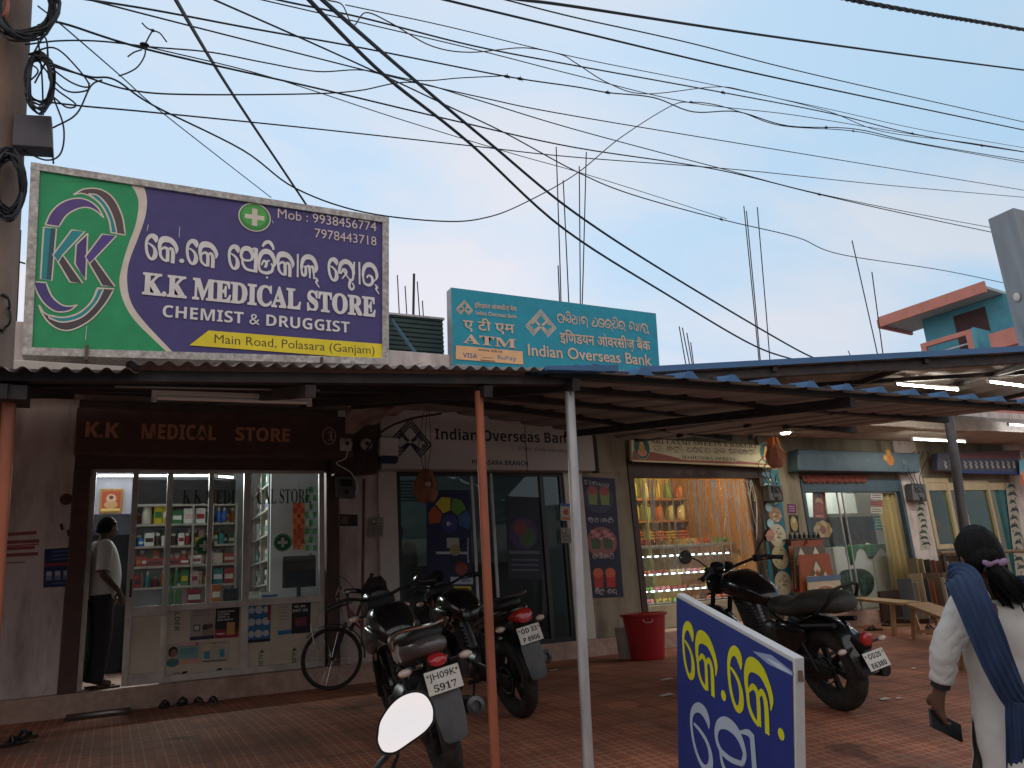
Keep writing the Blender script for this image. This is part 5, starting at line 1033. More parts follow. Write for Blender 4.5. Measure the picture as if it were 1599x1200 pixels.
# sample boards leaning by the tile shop
def board(label, cor, Y, col, th, draw, tilt=.1, grp=None):
    c = [PY(*Q6(*q), Y) for q in cor]; t = thing('tile_board', label, 'tile board', c[3], grp); MB(ink(col)).prism(c, (0, th, 0)).build('panel', t)
    a = Art((0, Y, 0), n=(0, -1, 0), step=.0003); b = (min(v.x for v in c), min(v.z for v in c)); ww, hh = max(v.x for v in c) - b[0], max(v.z for v in c) - b[1]
    a.q = lambda u, v: (b[0] + u * ww, b[1] + v * hh); draw(a); a.build('pattern', t)
def dM(a):
    BR, CRM_, OL = (150, 78, 44), (206, 190, 160), (110, 84, 50)
    a.poly([a.q(.08, .02), a.q(.56, .9), a.q(.98, .1), a.q(.98, .02)], OL); a.poly([a.q(.2, .02), a.q(.48, .52), a.q(.62, .3), a.q(.78, .55), a.q(.98, .18), a.q(.98, .02)], CRM_); a.poly([a.q(.46, .62), a.q(.56, .82), a.q(.66, .62), a.q(.56, .44)], CRM_); a.poly([a.q(.5, .52), a.q(.56, .62), a.q(.62, .5), a.q(.56, .4)], BR)
board('brown tile board with a cream zigzag and small diamond', [(195, 648), (328, 640), (348, 738), (205, 830)], 8.98, (150, 76, 44), .02, dM)
def dN(a): a.poly([a.q(.1, .55), a.q(.3, .98), a.q(.5, .55)], (200, 190, 170)); a.poly([a.q(.5, .55), a.q(.72, .98), a.q(.95, .5)], (206, 196, 176)); a.rect(*a.q(.08, .3), *a.q(.96, .5), (120, 116, 110))
board('grey and cream tile board behind the zigzag one', [(172, 612), (308, 606), (320, 700), (182, 800)], 9.08, (96, 84, 72), .02, dN)
board('tall brown tile board at the back of the leaning stack', [(160, 586), (222, 582), (240, 810), (170, 815)], 9.2, (140, 74, 48), .02, lambda a: a.rect(*a.q(.1, .1), *a.q(.9, .9), (160, 92, 60)))
board('tall rust tile board beside the brown one at the back', [(232, 582), (300, 580), (310, 700), (238, 760)], 9.16, (146, 66, 40), .02, lambda a: a.rect(*a.q(.1, .1), *a.q(.9, .9), (150, 74, 46)))
def dO(a):
    for k, c_ in enumerate(((206, 190, 166), (170, 110, 74), (214, 196, 170), (160, 84, 48), (196, 120, 80))): 
        s = 1 - k * .17; a.poly([a.q(.5 - .5*s, .02), a.q(.5 - .42*s, .3*s), a.q(.5 - .2*s, .55*s), a.q(.5, .62*s), a.q(.5 + .2*s, .55*s), a.q(.5 + .42*s, .3*s), a.q(.5 + .5*s, .02)], c_)
    a.rect(*a.q(0, .72), *a.q(1, .98), (90, 110, 134))
board('front tile board of brown scallops under a blue border', [(232, 744), (372, 738), (394, 828), (240, 834)], 8.9, (196, 180, 150), .02, dO)
mb_ = None
for k in range(7):
    p = PY(*Q6(160 + k * 21, 577), 9.25); z_ = p.z; mb = MB(BLK); mb.lathe([(.022, 0), (.026, .01), (.026, .06), (.01, .08), (.01, .1), (.0, .102)], (p.x, 9.26, z_), n=12)
    tag(mb.build('small_bottle'), f'small black bottle, {ORD[k]} from left on the ledge over the leaning tile boards', 'bottle', 'small black bottles on the ledge')
p, q = PY(*Q6(150, 577), 9.25), PY(*Q6(310, 577), 9.25); tag(MB(DKW).bb(p.x - .04, q.x + .04, 9.2, 9.35, p.z - .022, p.z - .001).build('ledge'), 'dark narrow ledge holding small black bottles', 'ledge')
# slabs in a rack at the right
TL = [((150, 140, 116), 'olive beige'), ((186, 178, 160), 'pale cream'), ((160, 86, 56), 'terracotta'), ((190, 170, 140), 'sand'), ((96, 104, 116), 'blue grey'), ((120, 100, 84), 'brown'), ((70, 74, 74), 'dark grey')]
rk = thing('slab_rack', 'dark timber rack holding upright tile slabs at the right of the tile shop', 'rack', PY(1460, 930, 8.8)); p0, p1 = PY(1405, 936, 8.85), PY(1495, 936, 8.85); MB(DKW).bb(p0.x, p1.x + .5, 8.4, 9.2, 0, .07).build('base', rk); MB(DKW).bb(p0.x, p1.x + .5, 9.2, 9.25, 0, .5).build('back_rail', rk)
for k in range(20):
    back = k < 8; x_ = (1424 + k * 10) if back else (1412 + (k - 8) * 8.5); y_ = (872 + (k * 37) % 18) if back else (892 + ((k * 29) % 22)); Y = 9.12 - .05 * (k % 3) if back else 8.62 - .06 * (k % 3)
    p = PY(x_, y_, Y); c_, n_ = TL[(k * 3 + (k > 7)) % 7]; rot = Matrix.Rotation(R_(62 if back else 78) + random.uniform(-.12, .12), 3, 'Z'); hh = p.z - .072; w_ = .3
    mb = MB(ink(c_)).box((p.x, Y, .072 + hh/2), (w_, .012, hh), rot); mb.use(ink(tuple(min(255, v * 1.15) for v in c_))).box(Vector((p.x, Y, .072 + hh/2)) + rot @ Vector((0, -.0075, 0)), (w_ * .82, .002, hh * .86), rot)
    tag(mb.build('tile_slab'), f'{n_} tile slab, number {k % 8 + 1 if back else k - 7} from left in the {"back" if back else "front"} row of the rack', 'tile slab', 'tile slabs standing in the rack')
# ---------------------------------------------------------------- benches
BW = M('worn_yellow_wood', (.36, .20, .08), .5, var=.25, scale=5, stretch=(.2, 1, 1), dirt=(.2, .1, .04), damt=.5)
def bench(label, A, B, h, wid):
    a, b = Vector(A), Vector(B); d = (b - a).normalized(); n = Vector((-d.y, d.x, 0)); t = thing('wooden_bench', label, 'bench', ((a + b) / 2).xy.to_3d())
    MB(BW).bar(a + n*wid/2 + Vector((0, 0, h - .02)), b + n*wid/2 + Vector((0, 0, h - .02)), wid, .035, up=n).build('seat', t, bevel=.006) if False else MB(BW).box((a + b)/2 + n*wid/2 + Vector((0, 0, h - .018)), ((b - a).length, wid, .036), Matrix((d, n, Vector((0, 0, 1)))).transposed()).build('seat', t, bevel=.006)
    for s in (.1, .9):
        for e in (.1, .9):
            p = a.lerp(b, s) + n * wid * e; MB(BW).bar(p + Vector((0, 0, h - .037)), p + n * (.05 if e > .5 else -.05) + d * (.03 if s > .5 else -.03), .05, .045).build('leg', t)
        p, q = a.lerp(b, s) + n * wid * -.02, a.lerp(b, s) + n * wid * 1.02; MB(BW).bar(p + Vector((0, 0, .12)), q + Vector((0, 0, .12)), .03, .04).build('stretcher', t)
b0, b1, b2 = PZ(1300, 933, .41), PZ(1404, 944, .41), PZ(1502, 962, .40)
bench('nearer wooden bench end-on to the black cruiser seat', (b0.x, b0.y, gz(b0.y)), (b1.x, b1.y, gz(b0.y)), .43, .28)
bench('wooden bench nearest the walking woman before the slab rack', (b1.x + .05, b1.y - .06, gz(b1.y) - .02), (b2.x, b2.y, gz(b2.y)), .44, .28)
# ---------------------------------------------------------------- last shop on the right
Q7 = lambda x, y: (1380 + x / 4.288, 660 + y / 4.288)
TEALP = M('dark_teal_paint', (.02, .13, .14), .5, var=.15, scale=4)
PAL = M('pale_yellow_wood', (.55, .43, .24), .5, var=.15, scale=5, stretch=(1, 1, .2))
lf = thing('glass_shopfront', 'pale wooden framed windows and teal door of the last shop on the right', 'shopfront', (14.4, FY, .22))
lY = FY + .05
def fr(q, w_, nm, m=PAL, y=lY): 
    c = [PY(*Q7(*v), y) for v in q]; x0_, x1_ = (c[0].x + c[3].x)/2, (c[1].x + c[2].x)/2; z0_, z1_ = (c[2].z + c[3].z)/2, (c[0].z + c[1].z)/2
    o = MB(m).bb(x0_ - w_, x0_, y - .05, y + .05, z0_ - w_, z1_ + w_).bb(x1_, x1_ + w_, y - .05, y + .05, z0_ - w_, z1_ + w_).bb(x0_, x1_, y - .048, y + .048, z0_ - w_, z0_).bb(x0_, x1_, y - .048, y + .048, z1_, z1_ + w_).build(nm, lf)
    MB(DARKG).bb(x0_, x1_, y - .004, y + .004, z0_, z1_).build('pane', o); return x0_, x1_, z0_, z1_
fr([(290, 400), (420, 410), (468, 812), (345, 820)], .08, 'window_frame'); fr([(520, 410), (690, 415), (760, 880), (590, 870)], .06, 'window_frame')
c = [PY(*Q7(*v), lY) for v in ((735, 410), (800, 410))]; MB(TEALP).bb(c[0].x + .05, c[1].x + .1, lY - .04, lY + .04, .22, 2.29).build('door', lf)
MB(PAL).bb(13.03, 15.59, lY - .045, lY + .045, 2.16, 2.298).build('rail', lf)
MB(DKW).bb(13.1, 15.5, lY + .3, lY + .34, .22, 1.0).build('inner_panel', lf)
mb = MB(ink((200, 150, 40))); p = PY(*Q7(345, 690), lY + .4); mb.ell(p, (.09, .09, .1)); tag(mb.build('yellow_balloon'), 'yellow balloon behind the first window of the last shop', 'balloon')  # plain yellow colour, no emission
def dP(a):
    import random as r; q = r.Random(5)
    for k in range(11):
        v = .95 - k * .088; s = q.uniform(.36, .5); cx = .5 + q.uniform(-.12, .12)
        a.poly([a.q(cx - s, v), a.q(cx - s*.4, v + .05), a.q(cx + s*.6, v + .045), a.q(cx + s, v - .015), a.q(cx + s*.3, v + .016), a.q(cx - s*.2, v + .01)], (30, 38, 34) if k % 2 else (44, 66, 56))
        a.D(cx + q.uniform(-.3, .3), v - .03, .07, (40, 50, 44), .05)
sheet_print('white panel of dark leaf shapes left of the last shop window', [Q7(205, 420), Q7(262, 420), Q7(318, 850), Q7(250, 856)], (180, 172, 156), dP, Y=FY - .0095, name='leaf_print', cat='tile panel')
sheet_print('white panel of dark leaf shapes at the right edge of the last shop', [Q7(815, 410), Q7(885, 410), Q7(960, 1030), Q7(890, 1030)], (176, 166, 146), dP, Y=FY - .0095, name='leaf_print', cat='tile panel')
ls = thing('shop_sign', 'dark sign with pale ornaments over the last shop on the right', 'sign', PY(1540, 735, 9.15)); cc = [PY(*Q7(*v), 9.15) for v in ((362, 205), (915, 185), (930, 350), (362, 318))]
MB(M('dark_navy_board', (.05, .055, .08), .5)).prism(cc, (0, .12, 0)).build('board', ls, bevel=.006)
a = Art((0, 9.149, 0), n=(0, -1, 0))
a.poly([Q7(485, 205), Q7(905, 190), Q7(908, 240), Q7(488, 240)], (84, 44, 48), px=True)
for k in range(26): a.poly([Q7(490 + k * 16, 238), Q7(498 + k * 16, 206), Q7(503 + k * 16, 238)], (120, 70, 66), px=True)
for k in range(14):
    x_ = 400 + k * 36 + (60 if k > 1 else 0); 
    if x_ > 890: break
    a.stroke([Q7(x_, 262), Q7(x_ + 18, 272), Q7(x_ + 6, 288), Q7(x_ + 24, 296), Q7(x_ + 10, 306)], .035, (150, 146, 140), px=True)
a.poly([Q7(520, 322), Q7(920, 330), Q7(922, 350), Q7(520, 340)], (34, 50, 110), px=True); a.build('ornament', ls)
wr = thing('rail_pole', 'brown bamboo pole tied across the front of the last shop', 'pole', PY(1540, 862, 8.7)); mb = MB(M('brown_bamboo', (.2, .12, .06), .6, var=.3, scale=6)); mb.tube([PY(1468, 864, 8.7), PY(1540, 862, 8.7), PY(1640, 860, 8.7)], .032, 10); mb.build('pole', wr)
for x_ in (1474, 1632): p = PY(x_, 863, 8.7); MB(DKW).bar((p.x, 8.73, 0), (p.x, 8.73, p.z + .02), .05, .05).build('upright', wr)
def dQ(a): a.R(0, .55, 1, 1, (120, 200, 220)); a.R(0, 0, 1, .4, (216, 110, 70)); a.D(.5, .3, .3, (240, 180, 120), .3)
sheet_print('bright cyan and orange poster at the right edge of the frame', [Q7(908, 250), Q7(990, 250), Q7(1000, 420), Q7(918, 418)], (200, 190, 170), dQ, Y=9.1)
inner_lamp(15.2, 10.4, 3.1, 16, (1, .86, .55), 'warm ceiling lamp inside the last shop')
inner_lamp(3.9, 10.4, 3.1, 8, (.9, 1, .95), 'dim unseen fill lamp added inside the bank')  # fill lamp added to lift the dark interior behind the tinted glass
# ---------------------------------------------------------------- motorcycles and bicycle
GLB = M('gloss_black_paint', (.010, .010, .012), .18, var=.1, coat=.6)
MTB = M('matt_black_metal', (.016, .016, .017), .5, .3, var=.25, scale=15)
RUB = M('tyre_rubber', (.02, .019, .018), .8, var=.3, scale=30, bump=.6, bscale=140, dirt=(.07, .055, .045), dscale=12, damt=.5)
SEATM = M('black_vinyl', (.018, .018, .018), .45, var=.2, scale=20, bump=.4, bscale=200)
CHR = M('chrome', (.75, .75, .74), .12, 1, var=.03)
ENG = M('engine_alloy', (.11, .11, .11), .4, .7, var=.3, scale=15)
GRYP = M('graphite_paint', (.07, .07, .075), .25, .4, coat=.5)
FLAP = M('grey_plastic_flap', (.075, .085, .095), .5, var=.2, scale=8, dirt=(.16, .13, .1), dscale=5, damt=.5)
REDL = M('red_lamp_lens', (.42, .02, .02), .15, coat=.5); AMB = M('clear_indicator_lens', (.62, .5, .42), .15, coat=.5)
PLT = M('white_number_plate', (.66, .64, .58), .4, var=.06, scale=10, dirt=(.4, .34, .28), dscale=20, damt=.4)
MIR = M('mirror_glass', (.93, .93, .93), .02, 1, var=.0)
def wheel(t, x, r, w_, name='wheel', spokes=5, rimm=None, wire=False, y=0):
    mb = MB(rimm or MTB); ri = r - w_ * .62
    mb.torus((x, y, r), ri - .012, .016 if not wire else .010, (0, 1, 0), 40, 8)
    mb.tube([(x, y - .05, r), (x, y + .05, r)], .035 if not wire else .018, 14)
    if wire:
        mb.use(CHR)
        for k in range(28):
            an = 2 * math.pi * k / 28; a2 = an + (.5 if k % 2 else -.5); mb.tube([(x + .018 * math.cos(a2), y + (.022 if k % 4 < 2 else -.022), r + .018 * math.sin(a2)), (x + (ri - .012) * math.cos(an), y, r + (ri - .012) * math.sin(an))], .0012, 4)
    else:
        for k in range(spokes):
            an = 2 * math.pi * k / spokes + .3
            for s in (-.11, .11):
                mb.bar((x + .02 * math.cos(an), y, r + .02 * math.sin(an)), (x + (ri - .005) * math.cos(an + s), y, r + (ri - .005) * math.sin(an + s)), .018, .03, up=(0, 1, 0))
        mb.use(ENG).torus((x, y + .07, r), .1, .006, (0, 1, 0), 28, 6); mb.cyl((x, y - .075, r), (x, y - .03, r), .07, .06, 20)
    o = mb.build(name, t, local=True)
    mb = MB(RUB); n = 48; rings = []; q = Vector((0, 0, 1)).rotation_difference(Vector((0, 1, 0)))
    for i in range(n):
        a_ = 2 * math.pi * i / n; c_ = Vector((math.cos(a_), 0, math.sin(a_))); rr = []
        for k in range(12):
            b_ = 2 * math.pi * k / 12; rad = w_ * .56; tread = 1 + (.045 if (i + (k // 2)) % 2 and abs(b_) < 1.3 or (i + k // 2) % 2 and b_ > 5 else 0)
            rr.append(Vector((x, y, r)) + c_ * (r - rad + rad * math.cos(b_) * tread) + Vector((0, w_ / 2 * math.sin(b_), 0)))
        rings.append(rr)
    mb.loft(rings, closed=True); mb.build('tyre', o, local=True); return o
def rings_x(secs, n=18, pw=2.4):
    """super-ellipse sections along x: (x, zc, half-width, half-height[, y])"""
    R__ = []
    for s in secs:
        x, z, a_, b_ = s[:4]; r_ = []
        for k in range(n):
            t = 2 * math.pi * k / n; c_, s_ = math.cos(t), math.sin(t); r_.append(Vector((x, (s[4] if len(s) > 4 else 0) + a_ * math.copysign(abs(c_) ** (2 / pw), c_), z + b_ * math.copysign(abs(s_) ** (2 / pw), s_))))
        R__.append(r_)
    return R__
def plate(t, c, tilt, lines, w_=.2, h_=.125, roll=0):
    """white plate facing backwards (-x), leaning by tilt"""
    rot = Matrix.Rotation(tilt, 3, 'Y') @ Matrix.Rotation(roll, 3, 'X'); c = Vector(c)
    p = MB(PLT).box(c, (.004, w_, h_), rot).build('number_plate', t, bevel=.004, local=True)
    e1 = rot @ Vector((0, -1, 0)); e2 = rot @ Vector((0, 0, 1)); n = rot @ Vector((-1, 0, 0))
    a = Art(c + n * .0022, e1, e2, n, step=.0004)
    for k, L_ in enumerate(lines):
        a.text(L_[0], -L_[1] * w_ / 2, h_ * (.1 if k == 0 else -.4), h_ * .27, (24, 22, 22), L_[2], W=L_[1] * w_, heavy=.01)
    for y in (-.42, .42): a.disc(y * w_, .3 * h_, .007, (110, 70, 40))
    a.build('lettering', p, local=True)
def indicator(t, x, y, z, mat=AMB, s=1):
    b = MB(MTB).cyl((x, y * .55, z), (x, y, z), .009).build('indicator', t, local=True)
    MB(mat).ell((x - .005, y + .03 * (1 if y > 0 else -1), z), (.03 * s, .048 * s, .026 * s), n=14, m=9).build('lens', b, local=True)
def bar_mirror(t, base, head, r, mat_case, oval=1.0, nrm=(-1, 0, .05)):
    m = MB(mat_case); base, head = Vector(base), Vector(head); m.tube(smooth_pts([base, base.lerp(head, .55) + Vector((0, 0, .03)), head], 4), .006, 8)
    q = Vector((0, 0, 1)).rotation_difference(Vector(nrm).normalized()); m.ell(head - Vector(nrm).normalized() * .012, (r * oval, r, .022), q.to_matrix(), 20, 9); o = m.build('mirror', t, local=True)
    n_ = Vector(nrm).normalized(); m = MB(MIR); m.loft([[head + n_ * d + q @ Vector((r * .9 * s * oval * math.cos(2*math.pi*k/24), r * .9 * s * math.sin(2*math.pi*k/24), 0)) for k in range(24)] for d, s in ((.0, 1), (.011, .97))]); m.build('mirror_glass', o, local=True)
def pose(x, y, th, lean): return Matrix.Translation((x, y, gz(y) - .004)) @ Matrix.Rotation(0, 4, 'Z') @ Matrix.Rotation(math.pi/2 - th, 4, 'Z') @ Matrix.Rotation(-lean, 4, 'X')
def bike_at(px, py, dep, th, lean, back=.39, side=.10, L=1.3):
    '''stand a machine so that its rear plate is where the plate is: rear axle = plate + back along the heading; pitch follows the apron'''
    p = PD(px, py, dep); h = Vector((math.sin(th), math.cos(th), 0)); a = p + h * back; l = Vector((-h.y, h.x, 0)); a -= l * side
    z0, z1 = gz(a.y), gz(a.y + h.y * L); pit = math.atan2(z1 - z0, L)
    return Matrix.Translation((a.x, a.y, z0 - .004)) @ Matrix.Rotation(math.pi/2 - th, 4, 'Z') @ Matrix.Rotation(-pit, 4, 'Y') @ Matrix.Rotation(-lean, 4, 'X')
def commuter(label, mat, paint, accent, lines, tailgrey, group, rail=True, redbig=False, stripes=False):
    t = thing('motorcycle', label, 'motorcycle', mat=mat, group=group); L = 1.27; r = .305
    wheel(t, 0, r, .115, spokes=5); wheel(t, L, r - .01, .09, spokes=5)
    f = MB(MTB); f.tube(smooth_pts([(1.02, 0, .96), (.85, 0, .74), (.72, 0, .42), (.45, 0, .36), (.28, 0, .4)], 4), .02, 8).tube(smooth_pts([(1.0, 0, .9), (.7, 0, .78), (.3, .06, .7), (-.18, .07, .76)], 4), .018, 8).tube(smooth_pts([(.7, 0, .78), (.3, -.06, .7), (-.18, -.07, .76)], 4), .016, 8).tube([(.3, .07, .7), (.34, .07, .4)], .016, 8).tube([(.3, -.07, .7), (.34, -.07, .4)], .016, 8)
    f.bar((0, .085, r), (.4, .08, .36), .035, .03).bar((0, -.085, r), (.4, -.08, .36), .035, .03); f.build('frame', t, local=True)
    e = MB(ENG); e.loft(rings_x([(.36, .36, .05, .1), (.42, .37, .12, .13), (.6, .38, .13, .13), (.72, .38, .1, .1)], 16)); 
    for k in range(7): e.box((.66 + .012 * k, 0, .5 + .032 * k), (.15, .15, .014), Matrix.Rotation(-.35, 3, 'Y'))
    e.tube([(.62, 0, .45), (.74, 0, .74)], .055, 12).lathe([(.0, 0), (.085, 0), (.08, .03), (.0, .035)], (.5, .13, .38), (0, 1, 0)).lathe([(.0, 0), (.09, 0), (.085, .03), (.0, .035)], (.5, -.13, .38), (0, -1, 0)); e.build('engine', t, local=True)
    MB(paint).loft(rings_x([(.5, .79, .07, .05), (.56, .83, .12, .1), (.7, .87, .15, .125), (.85, .88, .16, .115), (.97, .87, .12, .08), (1.02, .88, .05, .04)])).build('fuel_tank', t, local=True, smooth=60)
    for s in (-1, 1): MB(accent).loft(rings_x([(.66, .8, .02, .05, s*.15), (.8, .78, .035, .1, s*.16), (1.0, .76, .03, .1, s*.15), (1.08, .74, .012, .05, s*.13)], 12)).build('tank_shroud', t, local=True, smooth=60)
    MB(SEATM).loft(rings_x([(.56, .80, .07, .03), (.5, .795, .1, .05), (.35, .79, .135, .055), (.15, .83, .14, .06), (-.05, .87, .13, .055), (-.17, .885, .1, .04), (-.2, .885, .05, .02)])).build('seat', t, local=True, smooth=60)
    MB(tailgrey).loft(rings_x([(.38, .7, .1, .08), (.2, .74, .13, .085), (0, .79, .135, .075), (-.18, .82, .115, .06), (-.3, .84, .08, .045), (-.33, .845, .05, .025)])).build('tail_panel', t, local=True, smooth=60)
    if stripes:
        for s in (-1, 1):
            for k in range(2): MB(M('silver_decal', (.5, .48, .46), .35)).loft(rings_x([(.22 - k * .12, .76 + k * .02, .012, .05, s*.128), (.15 - k * .12, .765 + k * .02, .012, .055, s*.13)], 8)).build('side_decal', t, local=True)
    if rail:
        MB(CHR if stripes else GRYP).tube(smooth_pts([(.12, .15, .8), (-.02, .165, .89), (-.22, .13, .95), (-.3, 0, .955), (-.22, -.13, .95), (-.02, -.165, .89), (.12, -.15, .8)], 5), .011, 8).build('grab_rail', t, local=True)
    tl = MB(REDL)
    if redbig: tl.loft(rings_x([(-.2, .8, .075, .04), (-.34, .8, .085, .055), (-.37, .79, .06, .04)], 14))
    else: tl.loft(rings_x([(-.3, .77, .05, .03), (-.36, .765, .052, .03), (-.375, .76, .04, .022)], 14))
    tl.build('tail_light', t, local=True, smooth=50)
    mg = MB(MTB); mg.loft([[Vector((.0 + rr * math.cos(a_), y, r + rr * math.sin(a_))) for rr, y in ((r + .045, -.075), (r + .06, -.05), (r + .064, 0), (r + .06, .05), (r + .045, .075), (r + .035, .07), (r + .052, 0), (r + .035, -.07))] for a_ in [R_(d) for d in range(60, 171, 10)]]); mg.box((-.3, 0, .72), (.1, .1, .09), Matrix.Rotation(-.3, 3, 'Y')); mg.build('rear_mudguard', t, local=True)
    fl = MB(FLAP); fl.loft([[Vector((x, y, z)) for x, y, z in ((x0, -w_, z0), (x0 - .012, -w_ * .6, z0), (x0 - .014, 0, z0), (x0 - .012, w_ * .6, z0), (x0, w_, z0), (x0 + .006, 0, z0))] for x0, w_, z0 in ((-.335, .07, .7), (-.365, .085, .58), (-.39, .082, .46), (-.405, .07, .36), (-.405, .05, .34))]); fl.build('mud_flap', t, local=True, smooth=60)
    plate(t, (-.39, 0, .665), .28, lines)
    for s in (-1, 1): indicator(t, -.27, s * .15, .735, AMB, .85); indicator(t, 1.14, s * .16, .9, AMB, .8)
    ex = MB(MTB); ex.tube(smooth_pts([(.72, -.06, .5), (.78, -.09, .35), (.62, -.14, .27), (.35, -.16, .3)], 4), .022, 10).use(GRYP).tube([(.38, -.165, .3), (.3, -.17, .33), (-.1, -.185, .41), (-.22, -.188, .43)], [.03, .055, .058, .05], 18).use(ENG).lathe([(.05, 0), (.054, .012), (.03, .02), (.026, -.03), (.0, -.03)], (-.222, -.188, .43), (-1, 0, .18)); ex.build('exhaust', t, local=True)
    for s in (-1, 1):
        MB(CHR).cyl((1.27, s * .085, r), (1.05, s * .085, .92), .016).use(MTB).cyl((1.27, s * .085, r), (1.18, s * .085, .58), .027).build('fork', t, local=True)
        sh = MB(MTB); pts = [(.06 + .1 * k / 40 * 1.6, s * .11 + .026 * math.cos(k * .95), .36 + .36 * k / 40 + 0 * s + .0) for k in range(41)]; sh.tube(pts, .006, 6).cyl((.04, s * .11, .32), (.24, s * .11, .76), .012); sh.build('shock_absorber', t, local=True)
    MB(GLB).loft([[Vector((L + rr * math.cos(a_), y, r + rr * math.sin(a_))) for rr, y in ((r + .02, -.06), (r + .034, 0), (r + .02, .06), (r + .012, .055), (r + .026, 0), (r + .012, -.055))] for a_ in [R_(d) for d in range(20, 161, 10)]]).build('front_mudguard', t, local=True)
    hb = MB(MTB); hb.tube(smooth_pts([(.9, .36, 1.05), (.95, .24, 1.07), (1.02, .08, 1.02), (1.02, -.08, 1.02), (.95, -.24, 1.07), (.9, -.36, 1.05)], 4), .012, 8)
    for s in (-1, 1): hb.cyl((.885, s * .4, 1.045), (.92, s * .28, 1.06), .018).tube([(.95, s * .38, 1.03), (.99, s * .2, 1.04)], .006, 6)
    hb.box((1.04, 0, .99), (.1, .2, .04)); hb.build('handlebar', t, local=True)
    MB(accent).loft(rings_x([(1.06, .96, .09, .1), (1.14, .95, .12, .13), (1.22, .92, .1, .1), (1.26, .9, .05, .06)])).build('headlight_cowl', t, local=True, smooth=60)
    MB(glass('smoked_screen', (.25, .25, .27), .1)).loft([[Vector((x, y, z)) for x, y, z in ((x0, -w_, z0), (x0 + .03, 0, z0), (x0, w_, z0), (x0 - .003, w_, z0), (x0 + .026, 0, z0), (x0 - .003, -w_, z0))] for x0, w_, z0 in ((1.2, .1, 1.02), (1.14, .09, 1.1), (1.07, .05, 1.16))]).build('windscreen', t, local=True, smooth=60)
    MB(CHR).lathe([(.06, 0), (.08, .015), (.0, .03)], (1.245, 0, .9), (1, 0, -.1)).build('headlight', t, local=True)
    MB(CHR).tube(smooth_pts([(.97, .3, 1.06), (.96, .3, 1.12), (.9, .27, 1.17)], 4), .009, 8).build('mirror_stalk', t, local=True)
    MB(MTB).tube([(.45, .12, .3), (.4, .2, .12), (.37, .27, .05)], .011, 8).build('side_stand', t, local=True)
    MB(MTB).tube([(.3, -.16, .3), (.3, .16, .3)], .012, 8).tube([(.3, .16, .3), (.3, .25, .31)], .018, 8).tube([(.3, -.16, .3), (.3, -.25, .31)], .018, 8).build('footrest', t, local=True)
    ch = MB(MTB); ch.loft(rings_x([(-.1, r + .01, .012, .04, .095), (0, r + .01, .014, .06, .095), (.35, .37, .014, .055, .1), (.44, .37, .012, .04, .1)], 12)); ch.build('chain_cover', t, local=True)
    return t
m1 = commuter('dark motorcycle with silver side stripes, its rear plate reading JH09K 5917', bike_at(690, 1062, 4.35, .10, .2, side=.13), GLB, GRYP, (('JH09K', .78, 'sans'), ('5917', .66, 'serif')), M('dull_silver_paint', (.14, .13, .125), .35, .4), 'motorcycles parked under the awning', stripes=True)
m2 = commuter('black motorcycle with a large red tail lamp, its plate reading OD33 P8906', bike_at(825, 985, 5.9, -.06, .18, side=.12), GLB, GLB, (('OD 33', .7, 'bold'), ('P 8906', .72, 'bold')), GLB, 'motorcycles parked under the awning', redbig=True)
